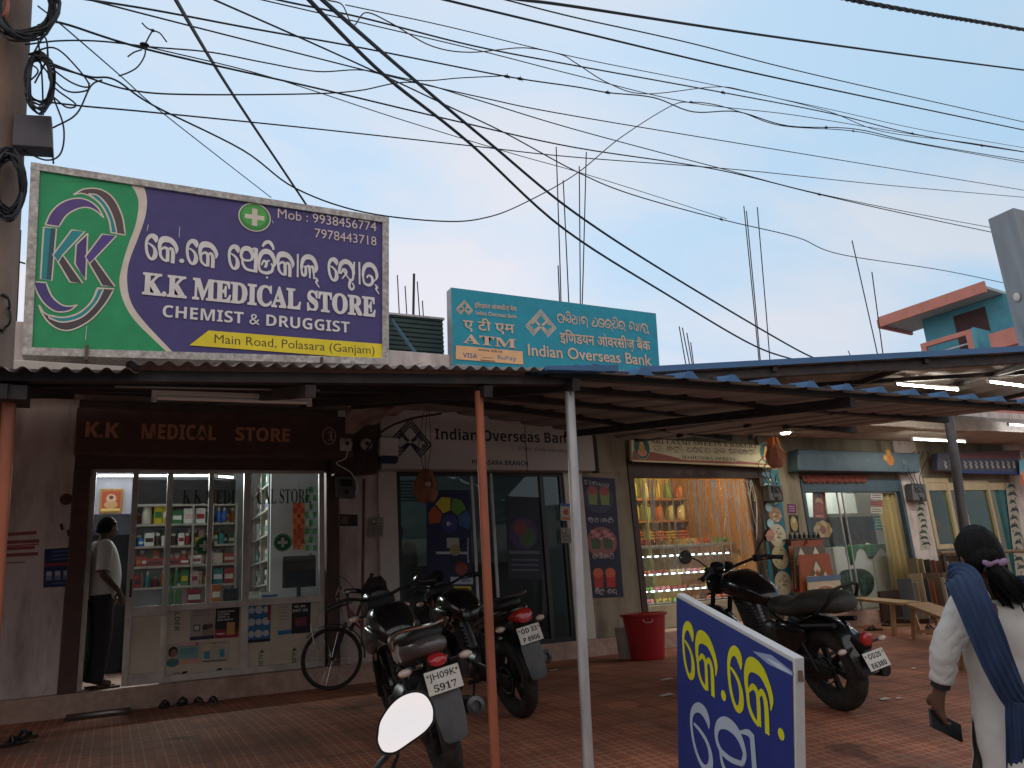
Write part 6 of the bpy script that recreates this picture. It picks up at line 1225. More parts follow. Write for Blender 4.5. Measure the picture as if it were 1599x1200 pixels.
def cruiser(label, mat, lines):
    t = thing('motorcycle', label, 'motorcycle', mat=mat, group='motorcycles parked under the awning'); L = 1.4; r = .325
    wheel(t, 0, r, .145, spokes=6); wheel(t, L, r, .1, spokes=6)
    f = MB(MTB); f.tube(smooth_pts([(1.1, 0, .98), (.98, 0, .7), (.85, 0, .38), (.5, 0, .3), (.3, 0, .42)], 4), .022, 8).tube(smooth_pts([(1.08, 0, .92), (.7, 0, .8), (.3, .1, .66), (-.25, .11, .7)], 4), .02, 8).tube(smooth_pts([(.7, 0, .8), (.3, -.1, .66), (-.25, -.11, .7)], 4), .02, 8)
    for s in (-1, 1): f.bar((0, s * .11, r), (.42, s * .1, .38), .05, .03).tube([(.3, s * .1, .66), (.4, s * .09, .36)], .018, 8)
    f.build('frame', t, local=True)
    e = MB(ENG); e.loft(rings_x([(.38, .36, .06, .12), (.45, .38, .14, .16), (.68, .38, .15, .15), (.84, .36, .1, .1)], 18))
    for k in range(10): e.box((.74 + .01 * k, 0, .52 + .028 * k), (.19, .18, .012), Matrix.Rotation(-.25, 3, 'Y'))
    e.tube([(.72, 0, .48), (.82, 0, .8)], .07, 14)
    for s in (-1, 1): e.lathe([(.0, 0), (.11, 0), (.105, .03), (.06, .045), (.0, .045)], (.56, s * .15, .38), (0, s, 0)); e.ell((.42, s * .14, .6), (.12, .04, .09), n=16, m=9)
    e.build('engine', t, local=True)
    MB(GLB).loft(rings_x([(.46, .83, .05, .03), (.52, .85, .1, .08), (.64, .89, .14, .12), (.82, .925, .165, .135), (.98, .93, .15, .11), (1.08, .93, .09, .06), (1.11, .93, .03, .02)], 22, 2.1)).build('fuel_tank', t, local=True, smooth=60)
    MB(M('dusty_seat_cover', (.035, .036, .03), .6, var=.3, scale=10, bump=.6, bscale=60)).loft(rings_x([(.5, .8, .06, .03), (.44, .79, .13, .06), (.3, .775, .16, .06), (.16, .79, .165, .075), (.08, .83, .16, .085), (-.1, .85, .15, .085), (-.25, .85, .14, .08), (-.32, .845, .1, .06), (-.34, .84, .04, .03)], 20)).build('seat', t, local=True, smooth=60)
    MB(MTB).tube(smooth_pts([(-.12, .15, .78), (-.26, .155, .87), (-.33, .12, .965), (-.34, 0, .98), (-.33, -.12, .965), (-.26, -.155, .87), (-.12, -.15, .78)], 5), .012, 8).build('grab_rail', t, local=True)
    for s in (-1, 1): MB(GLB).loft(rings_x([(.42, .58, .01, .06, s * .13), (.34, .58, .035, .12, s * .14), (.18, .58, .04, .12, s * .14), (.06, .6, .012, .05, s * .13)], 16)).build('side_panel', t, local=True, smooth=60)
    def fender(x, r_, a0, a1, hw, nm, mt): MB(mt).loft([[Vector((x + rr * math.cos(a_), y, r + rr * math.sin(a_))) for rr, y in ((r_ + .0, -hw), (r_ + .03, -hw * .8), (r_ + .045, 0), (r_ + .03, hw * .8), (r_ + .0, hw), (r_ - .006, hw * .95), (r_ + .036, 0), (r_ - .006, -hw * .95))] for a_ in [R_(d) for d in range(a0, a1, 9)]]).build(nm, t, local=True, smooth=60)
    fender(0, r + .035, 35, 185, .1, 'rear_mudguard', GLB); fender(L, r + .02, 25, 165, .075, 'front_mudguard', GLB)
    tl = MB(MTB); tl.box((-.36, 0, .56), (.12, .09, .06), Matrix.Rotation(-.5, 3, 'Y')); tl.build('lamp_bracket', t, local=True)
    MB(REDL).lathe([(.05, 0), (.05, .03), (.035, .045), (.0, .05)], (-.4, 0, .59), (-1, 0, -.1)).build('tail_light', t, local=True)
    plate(t, (-.47, 0, .45), .42, lines, .2, .13)
    MB(MTB).bar((-.38, 0, .52), (-.45, 0, .43), .08, .02).bar((-.42, 0, .48), (-.46, 0, .41), .15, .012).build('plate_bracket', t, local=True)
    for s in (-1, 1): indicator(t, -.36, s * .17, .54, AMB, .8)
    ex = MB(MTB); ex.tube(smooth_pts([(.85, -.08, .5), (.93, -.12, .36), (.75, -.17, .25), (.4, -.18, .25)], 4), .024, 10).tube([(.42, -.18, .25), (.35, -.185, .26), (-.28, -.2, .3), (-.34, -.2, .3)], [.03, .05, .052, .045], 18); ex.build('exhaust', t, local=True)
    for s in (-1, 1):
        MB(MTB).cyl((L, s * .1, r), (1.14, s * .1, .96), .022).cyl((L, s * .1, r), (1.3, s * .1, .6), .03).build('fork', t, local=True)
        sh = MB(MTB); sh.tube([(.02 + .16 * k / 44, s * .14 + .03 * math.cos(k * .95), .36 + .3 * k / 44) for k in range(45)], .007, 6).cyl((.0, s * .14, .33), (.2, s * .14, .72), .014); sh.build('shock_absorber', t, local=True)
        fr_ = MB(MTB).tube([(.62, s * .13, .3), (.62, s * .3, .31)], .016, 8).tube([(.16, s * .12, .36), (.14, s * .26, .38)], .014, 8); fr_.build('footrest', t, local=True)
    hb = MB(MTB); hb.tube(smooth_pts([(.82, .42, 1.08), (.9, .3, 1.11), (1.06, .13, 1.06), (1.08, 0, 1.03), (1.06, -.13, 1.06), (.9, -.3, 1.11), (.82, -.42, 1.08)], 4), .013, 8)
    for s in (-1, 1): hb.cyl((.8, s * .45, 1.07), (.86, s * .33, 1.1), .019).box((.93, s * .27, 1.1), (.06, .05, .06)).tube([(.9, s * .43, 1.06), (.97, s * .26, 1.08)], .006, 6)
    hb.build('handlebar', t, local=True)
    MB(MTB).lathe([(.0, -.02), (.06, -.02), (.065, .03), (.05, .045), (.0, .05)], (1.1, .06, 1.07), (-.5, 0, 1)).lathe([(.0, -.02), (.035, -.02), (.04, .03), (.0, .04)], (1.1, -.07, 1.06), (-.5, 0, 1)).build('instrument_dials', t, local=True)
    MB(GLB).lathe([(.0, -.12), (.06, -.11), (.1, -.05), (.105, 0), (.1, .02)], (1.24, 0, .92), (1, 0, -.05)).use(CHR).lathe([(.1, .018), (.09, .03), (.0, .05)], (1.24, 0, .92), (1, 0, -.05)).build('headlight', t, local=True)
    for s in (-1, 1): indicator(t, 1.16, s * .2, .86, AMB, .8)
    for s in (-1, 1): bar_mirror(t, (.95, s * .26, 1.12), (.9, s * .5 if s > 0 else -.44, 1.27), .062, MTB, nrm=(-1, s * .1, -.22))
    MB(MTB).tube([(.5, .14, .3), (.45, .22, .14), (.42, .3, .05)], .012, 8).build('side_stand', t, local=True)
    mb = MB(MTB).loft(rings_x([(-.12, r + .02, .012, .05, .13), (0, r + .02, .014, .08, .13), (.38, .4, .014, .07, .13), (.5, .4, .012, .05, .13)], 12)); mb.build('chain_cover', t, local=True)
    return t
m3 = cruiser('black cruiser motorcycle with a long padded seat, parked behind the blue signboard', bike_at(1360, 1005, 5.75, .07, .17, back=.47, side=.07, L=1.4), (('OD20', .62, 'bold'), ('E6380', .72, 'bold')))
# ---------------------------------------------------------------- bicycle
MAR = M('maroon_bicycle_paint', (.16, .025, .03), .35, var=.15, coat=.3)
bm_ = pose(3.22, 8.88, -1.48, .10)
bc = thing('bicycle', 'old maroon bicycle leaning by the pillar between the pharmacy and the bank', 'bicycle', mat=bm_)
wheel(bc, 0, .33, .035, wire=True); wheel(bc, 1.04, .33, .035, wire=True)
f = MB(MAR); f.tube([(.86, 0, .84), (.42, 0, .29)], .017, 10).tube([(.84, 0, .72), (.4, 0, .34)], .014, 10).tube([(.42, 0, .29), (.3, 0, .78)], .015, 10)
for s in (-1, 1): f.tube([(0, s * .06, .33), (.42, s * .03, .29)], .01, 8).tube([(0, s * .06, .33), (.32, s * .03, .7)], .009, 8)
f.cyl((.84, 0, .7), (.88, 0, .92), .02); f.build('frame', bc, local=True)
f = MB(MTB)
for s in (-1, 1): f.tube(smooth_pts([(1.04, s * .055, .33), (.95, s * .055, .52), (.89, s * .04, .7)], 4), .011, 8)
f.cyl((.9, -.05, .69), (.9, .05, .69), .014); f.build('fork', bc, local=True)
h = MB(MTB); h.cyl((.87, 0, .88), (.875, 0, 1.0), .014).tube(smooth_pts([(.66, .28, 1.0), (.74, .27, 1.02), (.88, .14, 1.03), (.9, 0, 1.0), (.88, -.14, 1.03), (.74, -.27, 1.02), (.66, -.28, 1.0)], 4), .011, 8)
for s in (-1, 1): h.cyl((.62, s * .28, .99), (.73, s * .27, 1.015), .017)
h.tube(smooth_pts([(.8, .2, 1.03), (.98, .12, 1.2), (1.0, .02, 1.0), (.93, 0, .8)], 5), .004, 6); h.build('handlebar', bc, local=True)
MB(SEATM).loft(rings_x([(.46, .84, .02, .015), (.36, .85, .04, .025), (.24, .86, .09, .035), (.17, .865, .08, .03)])).use(CHR).cyl((.3, 0, .78), (.29, 0, .84), .012).build('saddle', bc, local=True)
MB(BLK).loft([[Vector((1.04 + rr * math.cos(a_), y, .33 + rr * math.sin(a_))) for rr, y in ((.355, -.028), (.366, 0), (.355, .028), (.352, .026), (.362, 0), (.352, -.026))] for a_ in [R_(d) for d in range(40, 190, 8)]]).build('front_mudguard', bc, local=True)
c_ = MB(CHR); c_.torus((.42, .04, .29), .09, .006, (0, 1, 0), 28, 6).bar((.42, .05, .29), (.5, .06, .14), .018, .012).bar((.42, -.05, .29), (.34, -.06, .44), .018, .012); c_.build('crank', bc, local=True)
for x_, z_, s in ((.5, .14, 1), (.34, .44, -1)): MB(RUB).box((x_, s * .11, z_), (.08, .09, .022)).build('pedal', bc, local=True)
MB(M('bright_cable', (.5, .5, .5), .3, .8)).tube([(1.28, .05, .72), (1.24, .06, .5)], .004, 6).build('reflector_stay', bc, local=True)
# ---------------------------------------------------------------- people
SKIN = M('brown_skin', (.145, .070, .045), .5, var=.06, scale=10); SKIN2 = M('dark_brown_skin', (.09, .045, .03), .5, var=.06, scale=10)
HAIR = M('black_hair', (.007, .006, .006), .6, spec=.12, var=.5, scale=8, stretch=(6, 6, .4), bump=.5, bscale=30)
def skinned(name, P, E, mat, parent, sub=2):
    """one continuous body surface grown along a skeleton: P = {joint: (x, y, z, r)}"""
    ks = list(P); me = bpy.data.meshes.new(name); me.from_pydata([P[k][:3] for k in ks], [(ks.index(a), ks.index(b)) for a, b in E], []); me.materials.append(mat)
    o = bpy.data.objects.new(name, me); COL.objects.link(o); o.parent = parent
    sm = o.modifiers.new('skin', 'SKIN'); sm.use_smooth_shade = True; sm.branch_smoothing = .4
    for i, k in enumerate(ks):
        r = P[k][3]; me.skin_vertices[0].data[i].radius = r if isinstance(r, tuple) else (r, r)
    me.skin_vertices[0].data[0].use_root = True
    s_ = o.modifiers.new('sub', 'SUBSURF'); s_.levels = s_.render_levels = sub
    return o
def chain(*n): return list(zip(n, n[1:]))
def hand(P, E, wrist, d, palm_n, tag_, curl=.5, side=1, spread=.016, s=1.0):
    """palm, four unequal fingers and a thumb; d = pointing direction, palm_n = out of the palm, side = which edge carries the thumb"""
    w_ = Vector(P[wrist][:3]); d = Vector(d).normalized(); n = Vector(palm_n).normalized(); n = (n - d * n.dot(d)).normalized(); t = d.cross(n) * side
    def put(k, v, r): P[tag_ + k] = (*v, r)
    pc = w_ + d * .045 * s; put('palm', pc, .026 * s); E.append((wrist, tag_ + 'palm'))
    for i, (o_, L_) in enumerate(((1.5, .066), (.5, .074), (-.5, .068), (-1.5, .054))):
        b = w_ + d * .085 * s + t * (o_ * spread * s); put(f'k{i}', b, .0115 * s); E.append((tag_ + 'palm', tag_ + f'k{i}')); dd = d; p = b
        for j, f_ in enumerate((.45, .32, .23)):
            dd = (Matrix.Rotation(curl * (.7, 1, .8)[j], 3, d.cross(n)) @ dd); p = p + dd * L_ * f_ * s * 1.15; put(f'f{i}{j}', p, (.0095 - .001 * j) * s); E.append((tag_ + (f'k{i}' if j == 0 else f'f{i}{j-1}'), tag_ + f'f{i}{j}'))
    b = w_ + d * .03 * s + t * .028 * s; put('t0', b, .013 * s); E.append((tag_ + 'palm', tag_ + 't0'))
    p = b + (d * .6 + t * .6 + n * .3).normalized() * .032 * s; put('t1', p, .011 * s); q = p + (d * .85 + t * .1 + n * .5).normalized() * .03 * s; put('t2', q, .009 * s); E.extend([(tag_ + 't0', tag_ + 't1'), (tag_ + 't1', tag_ + 't2')])
def cloth(mat, rings, name, par, n=20, sub=1, thick=.004, caps=False, fold=0, seed=0):
    """garment tube: rings (centre, half-width, half-depth, facing angle) with soft folds"""
    rr = random.Random(seed); mb = MB(mat); R__ = []
    for i, (c, a_, b_, ang) in enumerate(rings):
        c = Vector(c); r_ = []
        for k in range(n):
            t = 2 * math.pi * k / n; f_ = 1 + fold * math.sin(k * 2.3 + i * .6 + seed) * (.4 + .6 * i / len(rings)) + rr.uniform(-.3, .3) * fold
            p = Vector((a_ * math.cos(t) * f_, b_ * math.sin(t) * f_, 0)); r_.append(c + Matrix.Rotation(ang, 3, 'Z') @ p)
        R__.append(r_)
    o = mb.loft(R__, caps=caps).build(name, par, local=True, smooth=80)
    if thick: solid(o, thick)
    if sub: s_ = o.modifiers.new('sub', 'SUBSURF'); s_.levels = s_.render_levels = sub
    return o
def sleeve(mat, pts, rad, name, par, n=14, fold=.05):
    mb = MB(mat); pts = smooth_pts(pts, 4); m = len(pts); rs = []
    for i in range(m):
        t = i / (m - 1) * (len(rad) - 1); k = min(int(t), len(rad) - 2); rs.append((rad[k] + (rad[k+1] - rad[k]) * (t - k)) * (1 + fold * math.sin(i * 2.1)))
    o = mb.tube(pts, rs, n, caps=False).build(name, par, local=True, smooth=80); solid(o, .003); s_ = o.modifiers.new('sub', 'SUBSURF'); s_.levels = s_.render_levels = 1
    return o
def head_shape(mat, c, yaw, name, par, s=1.0, pitch=0):
    """skull with brow, nose, lips, chin and ears; faces +x before turning"""
    c = Vector(c); rot = Matrix.Rotation(yaw, 3, 'Z') @ Matrix.Rotation(pitch, 3, 'Y')
    mb = MB(mat); n = 28; m = 22; R__ = []
    for i in range(m):
        t = math.pi * i / (m - 1); z = -math.cos(t); rad = max(math.sin(t), .03); r_ = []
        for k in range(n):
            a_ = 2 * math.pi * k / n; x, y = math.cos(a_), math.sin(a_); f = max(0, x)
            px_, py_, pz_ = .098 * x * rad, .074 * y * rad, .118 * z
            if z < -.1: px_ *= 1 - .18 * (-z) * (x < 0); py_ *= 1 - .35 * (-z - .1); px_ += .012 * f * (z < -.5)
            ang = abs(math.atan2(y, x))
            if ang < .28 and -.42 < z < .12: px_ += .026 * (1 - ang / .28) * (1 - abs(z + .25) / .3 if abs(z + .25) < .3 else 0)      # nose
            if .18 < ang < .55 and -.02 < z < .2: px_ -= .009                                               # eye sockets
            if ang < .35 and -.62 < z < -.48: px_ += .006                                                   # lips
            if ang < .6 and .18 < z < .34: px_ += .004                                                      # brow
            r_.append(c + rot @ (Vector((px_, py_, pz_)) * s))
        R__.append(r_)
    mb.loft(R__)
    for sd in (-1, 1): mb.ell(c + rot @ (Vector((-.005, .074 * sd, -.01)) * s), (.016 * s, .008 * s, .03 * s), rot, 10, 7)
    o = mb.build(name, par, local=True, smooth=70)
    e = MB(M('eye_white', (.5, .48, .45), .3)); 
    for sd in (-1, 1): e.ell(c + rot @ (Vector((.078, .031 * sd, .008)) * s), (.008 * s, .013 * s, .008 * s), rot, 10, 7)
    e.use(BLK)
    for sd in (-1, 1): e.ell(c + rot @ (Vector((.0855, .031 * sd, .008)) * s), (.003 * s, .0055 * s, .006 * s), rot, 8, 5).ell(c + rot @ (Vector((.082, .031 * sd, .033)) * s), (.006 * s, .02 * s, .004 * s), rot, 8, 5)
    e.build('eyes', o, local=True)
    return o, rot, c
def hair_cap(c, rot, s, par, low=-.25, back=1.0, mat=HAIR):
    mb = MB(mat); R__ = []; n = 26
    for i in range(12):
        t = math.pi * (.0 + i / 11 * .62); z = math.cos(t); rad = max(math.sin(t), .03); r_ = []
        for k in range(n):
            a_ = 2 * math.pi * k / n; x, y = math.cos(a_), math.sin(a_); zz_ = z
            if x > .25: zz_ = max(z, .42 - .0 * x)                       # hairline over the brow
            w_ = 1.0 + .03 * math.sin(k * 3.7 + i); r_.append(c + rot @ (Vector((.106 * x * rad * (back if x < 0 else .96), .082 * y * rad, .126 * zz_ + (.004 if zz_ > z else 0))) * s * w_))
        R__.append(r_)
    return mb.loft(R__[::-1]).build('hair', par, local=True, smooth=70)
# --- the walking woman, seen from behind
wl = PD(1541, 850, 3.1); wz = gz(wl.y); WH = Matrix.Translation((wl.x + .03, wl.y, wz)) @ Matrix.Rotation(R_(52), 4, 'Z')       # local +x = the way she walks
wm = thing('person', 'woman in a white tunic with a navy blue scarf walking away holding a phone', 'person', mat=WH)
def wloc(px, py, dep): return WH.inverted() @ PD(px, py, dep)
hd = wloc(1529, 868, 3.12); sh_l = wloc(1497, 930, 3.02); el = wloc(1478, 1012, 2.98); wr_ = wloc(1467, 1084, 3.0); kn = wloc(1463, 1128, 3.02)
Hh = hd.z
P = {'pel': (0, 0, Hh - .66, .12), 'waist': (-.005, -.005, Hh - .5, (.115, .1)), 'chest': (.0, -.01, Hh - .34, (.135, .1)), 'neck0': (.005, -.01, Hh - .2, .06), 'neck': (hd.x - .01, hd.y * .6, Hh - .12, .048), 'head': (hd.x, hd.y, Hh - .03, .05),
     'shL': (sh_l.x * .9 + .0, sh_l.y - .03, sh_l.z - .02, .05), 'elL': (el.x, el.y, el.z, .04), 'wrL': (wr_.x, wr_.y, wr_.z, .024),
     'shR': (.02, -.19, Hh - .23, .05), 'elR': (.06, -.25, Hh - .5, .04), 'wrR': (.16, -.24, Hh - .68, .024),
     'hipL': (0, .09, Hh - .72, .1), 'knL': (.1, .09, .43, .06), 'anL': (.02, .09, .08, .04), 'toL': (.16, .1, .035, .03),
     'hipR': (0, -.09, Hh - .72, .1), 'knR': (-.02, -.09, .44, .06), 'anR': (-.26, -.09, .14, .04), 'toR': (-.16, -.1, .035, .03)}
E = chain('pel', 'waist', 'chest', 'neck0', 'neck', 'head') + chain('chest', 'shL', 'elL', 'wrL') + chain('chest', 'shR', 'elR', 'wrR') + chain('pel', 'hipL', 'knL', 'anL', 'toL') + chain('pel', 'hipR', 'knR', 'anR', 'toR')
dv = (kn - wr_).normalized()
hand(P, E, 'wrL', dv + Vector((.0, 0, -.1)), Vector((.5, -.75, .2)), 'hl', curl=.62, side=-1, s=1.0)
hand(P, E, 'wrR', (.3, .05, -1), (0, 1, 0), 'hr', curl=.4, side=-1)
skinned('body', P, E, SKIN, wm)
ho, rot, hc = head_shape(SKIN, (hd.x, hd.y, Hh), R_(14), 'head', wm, .95)
hair_cap(hc, rot, .95, wm, back=1.06)
mb = MB(HAIR); tie = wloc(1551, 884, 3.03)
mb.tube(smooth_pts([hc + Vector((-.03, 0, .0)), hc + Vector((-.07, -.005, -.025)), tie, wloc(1566, 905, 2.99), wloc(1584, 925, 2.97), wloc(1600, 936, 2.97)], 4), [.05, .056, .06, .062, .06, .055, .046, .038, .03, .030, .034, .04, .044, .044, .042, .04, .038, .036, .03, .024, .012], 14)
rr = random.Random(4)
for k in range(60):
    a_ = rr.uniform(0, 6.28); off = Vector((math.cos(a_) * .02, math.sin(a_) * .035, rr.uniform(-.02, .02)))
    mb.tube(smooth_pts([tie + off * .6, wloc(1566, 905, 2.98) + off * 1.3, wloc(1584, 926, 2.96) + off * 1.5, wloc(1597 + rr.uniform(-6, 8), 938 + rr.uniform(-8, 10), 2.95) + off * 1.6], 3), .004, 4, caps=False)
mb.build('ponytail', wm, local=True, smooth=80)
mb = MB(M('lilac_hair_tie', (.34, .22, .36), .6, var=.2)); q_ = (wloc(1566, 905, 2.99) - tie).normalized(); mb.torus(tie + q_ * .0, .03, .009, q_, 18, 8)
for s in (-1, 1): mb.ell(tie + Vector((-.03, s * .028, .012)), (.009, .02, .013), Matrix.Rotation(s * .5, 3, 'X'), 10, 6)
mb.build('hair_tie', wm, local=True)
WCL = M('white_cotton', (.60, .565, .52), .85, var=.07, scale=5, bump=1.0, bscale=7)
hz = Hh
rings = [((.0, -.005, hz - .165), .07, .075, 0), ((-.0, -.01, hz - .185), .10, .15, 0), ((-.005, -.01, hz - .23), .115, .198, 0), ((-.005, -.01, hz - .32), .13, .20, 0), ((-.0, -.008, hz - .42), .128, .19, 0), ((.0, -.005, hz - .5), .125, .182, 0), ((.0, 0, hz - .6), .145, .2, 0), ((.0, 0, hz - .72), .165, .22, 0), ((.0, 0, hz - .86), .175, .235, 0), ((.0, 0, hz - 1.0), .185, .25, 0)]
def wrinkle(o, st, sc):
    '''creases of worn cotton: fine cloud relief on the subdivided cloth'''
    tx = bpy.data.textures.new('cloth_creases', 'CLOUDS'); tx.noise_scale = sc; tx.noise_depth = 3
    for m in o.modifiers:
        if m.type == 'SUBSURF': m.levels = m.render_levels = 2
    d = o.modifiers.new('creases', 'DISPLACE'); d.texture = tx; d.strength = st; d.mid_level = .5
def tunic():
    '''one garment: closed to the hip, then front and back panels parted by side slits'''
    n = 36; mb = MB(WCL); V = []
    lv = rings[:7] + [((.0, 0, hz - .60 - .075 * i), .147 + .009 * i, .203 + .008 * i, 0) for i in range(1, 7)]
    for i, (c_, a_, b_, _) in enumerate(lv):
        row_ = []
        for k in range(n):
            an = 2 * math.pi * k / n; f_ = 1 + .03 * math.sin(k * 2.3 + i * .5 + 3) * (.3 + .7 * i / len(lv)); t = max(0, i - 6) / 6
            kick = .12 * t * t * max(0, math.cos(an)) ** .5 if math.cos(an) > 0 else -.02 * t
            row_.append(mb.v((c_[0] + a_ * math.cos(an) * f_ + kick, c_[1] + b_ * math.sin(an) * f_, c_[2])))
        V.append(row_)
    for i in range(len(V) - 1):
        for k in range(n):
            if i >= 6 and k in (8, 9, 26, 27): continue
            mb.f((V[i][k], V[i][(k+1) % n], V[i+1][(k+1) % n], V[i+1][k]))
    o = mb.build('tunic', wm, local=True, smooth=80); s_ = o.modifiers.new('sub', 'SUBSURF'); s_.levels = s_.render_levels = 1; wrinkle(o, .03, .11); solid(o, .004)
tunic()
sleeve(WCL, [Vector(P['shL'][:3]) + Vector((.0, -.06, .035)), Vector(P['shL'][:3]) + Vector((0, 0, .0)), Vector(P['shL'][:3]).lerp(el, .5), el, el.lerp(wr_, .45), el.lerp(wr_, .72)], [.05, .058, .057, .053, .046, .042], 'sleeve', wm, fold=.05)
sleeve(WCL, [Vector(P['shR'][:3]) + Vector((0, .06, .03)), Vector(P['shR'][:3]), Vector(P['elR'][:3]), Vector(P['elR'][:3]).lerp(Vector(P['wrR'][:3]), .6)], [.075, .08, .07, .06], 'sleeve', wm)
for o_ in [q for q in bpy.data.objects if q.name.startswith('sleeve') and q.parent == wm]: wrinkle(o_, .022, .07)
sleeve(M('black_cuff', (.015, .014, .016), .7), [el.lerp(wr_, .68), el.lerp(wr_, .84)], [.038, .035], 'cuff', wm)
BLKT = M('black_leggings', (.012, .012, .014), .8)
for s_ in ('L', 'R'): sleeve(BLKT, [Vector(P['hip' + s_][:3]), Vector(P['kn' + s_][:3]), Vector(P['an' + s_][:3])], [.11, .082, .06], 'trouser_leg', wm)
for s_ in ('L', 'R'): a_ = Vector(P['an' + s_][:3]); b_ = Vector(P['to' + s_][:3]); MB(DKW).bar(a_ * .3 + b_ * .7 + Vector((.05, 0, -.035)) - (b_ - a_) * .7, b_ + Vector((.06, 0, -.03)), .085, .02).build('sandal', wm, local=True, bevel=.006)
NVY = M('navy_dupatta', (.016, .036, .095), .75, var=.25, scale=9, stretch=(3, 3, .5), bump=.6, bscale=14)
def strap(path, wid, nrm_, name, folds=5, seed=1):
    """pleated length of cloth along a path"""
    p = smooth_pts(path, 6); mb = MB(NVY); m = len(p); rr = random.Random(seed); rows = []
    ws = wid if isinstance(wid, list) else [wid, wid]
    for i in range(m):
        t = (p[min(i+1, m-1)] - p[max(i-1, 0)]).normalized(); nn = Vector(nrm_(i / (m-1))).normalized(); sd = t.cross(nn).normalized(); nn = sd.cross(t)
        k_ = i / (m - 1) * (len(ws) - 1); a_ = min(int(k_), len(ws) - 2); w_ = ws[a_] + (ws[a_+1] - ws[a_]) * (k_ - a_)
        rows.append([mb.v(p[i] + sd * w_ * (j / 14 - .5) + nn * (.008 * math.sin(j * folds * .45 + i * .12) + .012 * math.cos((j / 14 - .5) * 3))) for j in range(15)])
    for a_, b_ in zip(rows, rows[1:]):
        for j in range(14): mb.f((a_[j], b_[j], b_[j+1], a_[j+1]))
    o = mb.build(name, wm, local=True, smooth=80); solid(o, .006); s_ = o.modifiers.new('sub', 'SUBSURF'); s_.levels = s_.render_levels = 1; return o
back = lambda t: (-1, .25 * (1 - t), .35 * (1 - t))
strap([wloc(1500, 906, 2.96) + Vector((.14, 0, -.02)), wloc(1506, 909, 2.93) + Vector((.03, 0, .02)), wloc(1517, 935, 2.88), wloc(1540, 990, 2.84), wloc(1562, 1045, 2.82), wloc(1592, 1098, 2.83), wloc(1630, 1120, 2.85)], [.13, .125, .115, .115, .11, .1, .1], back, 'scarf')
strap([wloc(1592, 1096, 2.82), wloc(1592, 1150, 2.81), wloc(1596, 1230, 2.82), wloc(1598, 1300, 2.84)], [.09, .085, .1, .12], lambda t: (-1, 0, 0), 'scarf_end', 6, 3)
strap([wloc(1587, 905, 3.06), wloc(1610, 915, 3.0), wloc(1625, 950, 2.95)], [.05, .08, .1], lambda t: (-.8, 0, .5), 'scarf_end', 4, 5)
# her phone
pm = wloc(1476, 1137, 3.0); pw_ = WH @ pm
pa = (PD(1497, 1146, 3.02) - PD(1450, 1122, 3.0)).normalized(); up_ = Vector((.25, .3, .9)).normalized(); pb = (up_ - pa * up_.dot(pa)).normalized(); pc_ = pa.cross(pb)
mm = Matrix((pa, pb, pc_)).transposed().to_4x4(); mm.translation = PD(1477, 1133, 3.0) 
ph = thing('mobile_phone', 'black mobile phone held low in the hand of the walking woman', 'phone', mat=mm)
MB(BLK).box((0, 0, 0), (.155, .072, .009)).build('case', ph, local=True, bevel=.006); MB(M('phone_screen', (.02, .02, .024), .08)).box((0, 0, -.0055), (.145, .064, .002)).build('screen', ph, local=True)
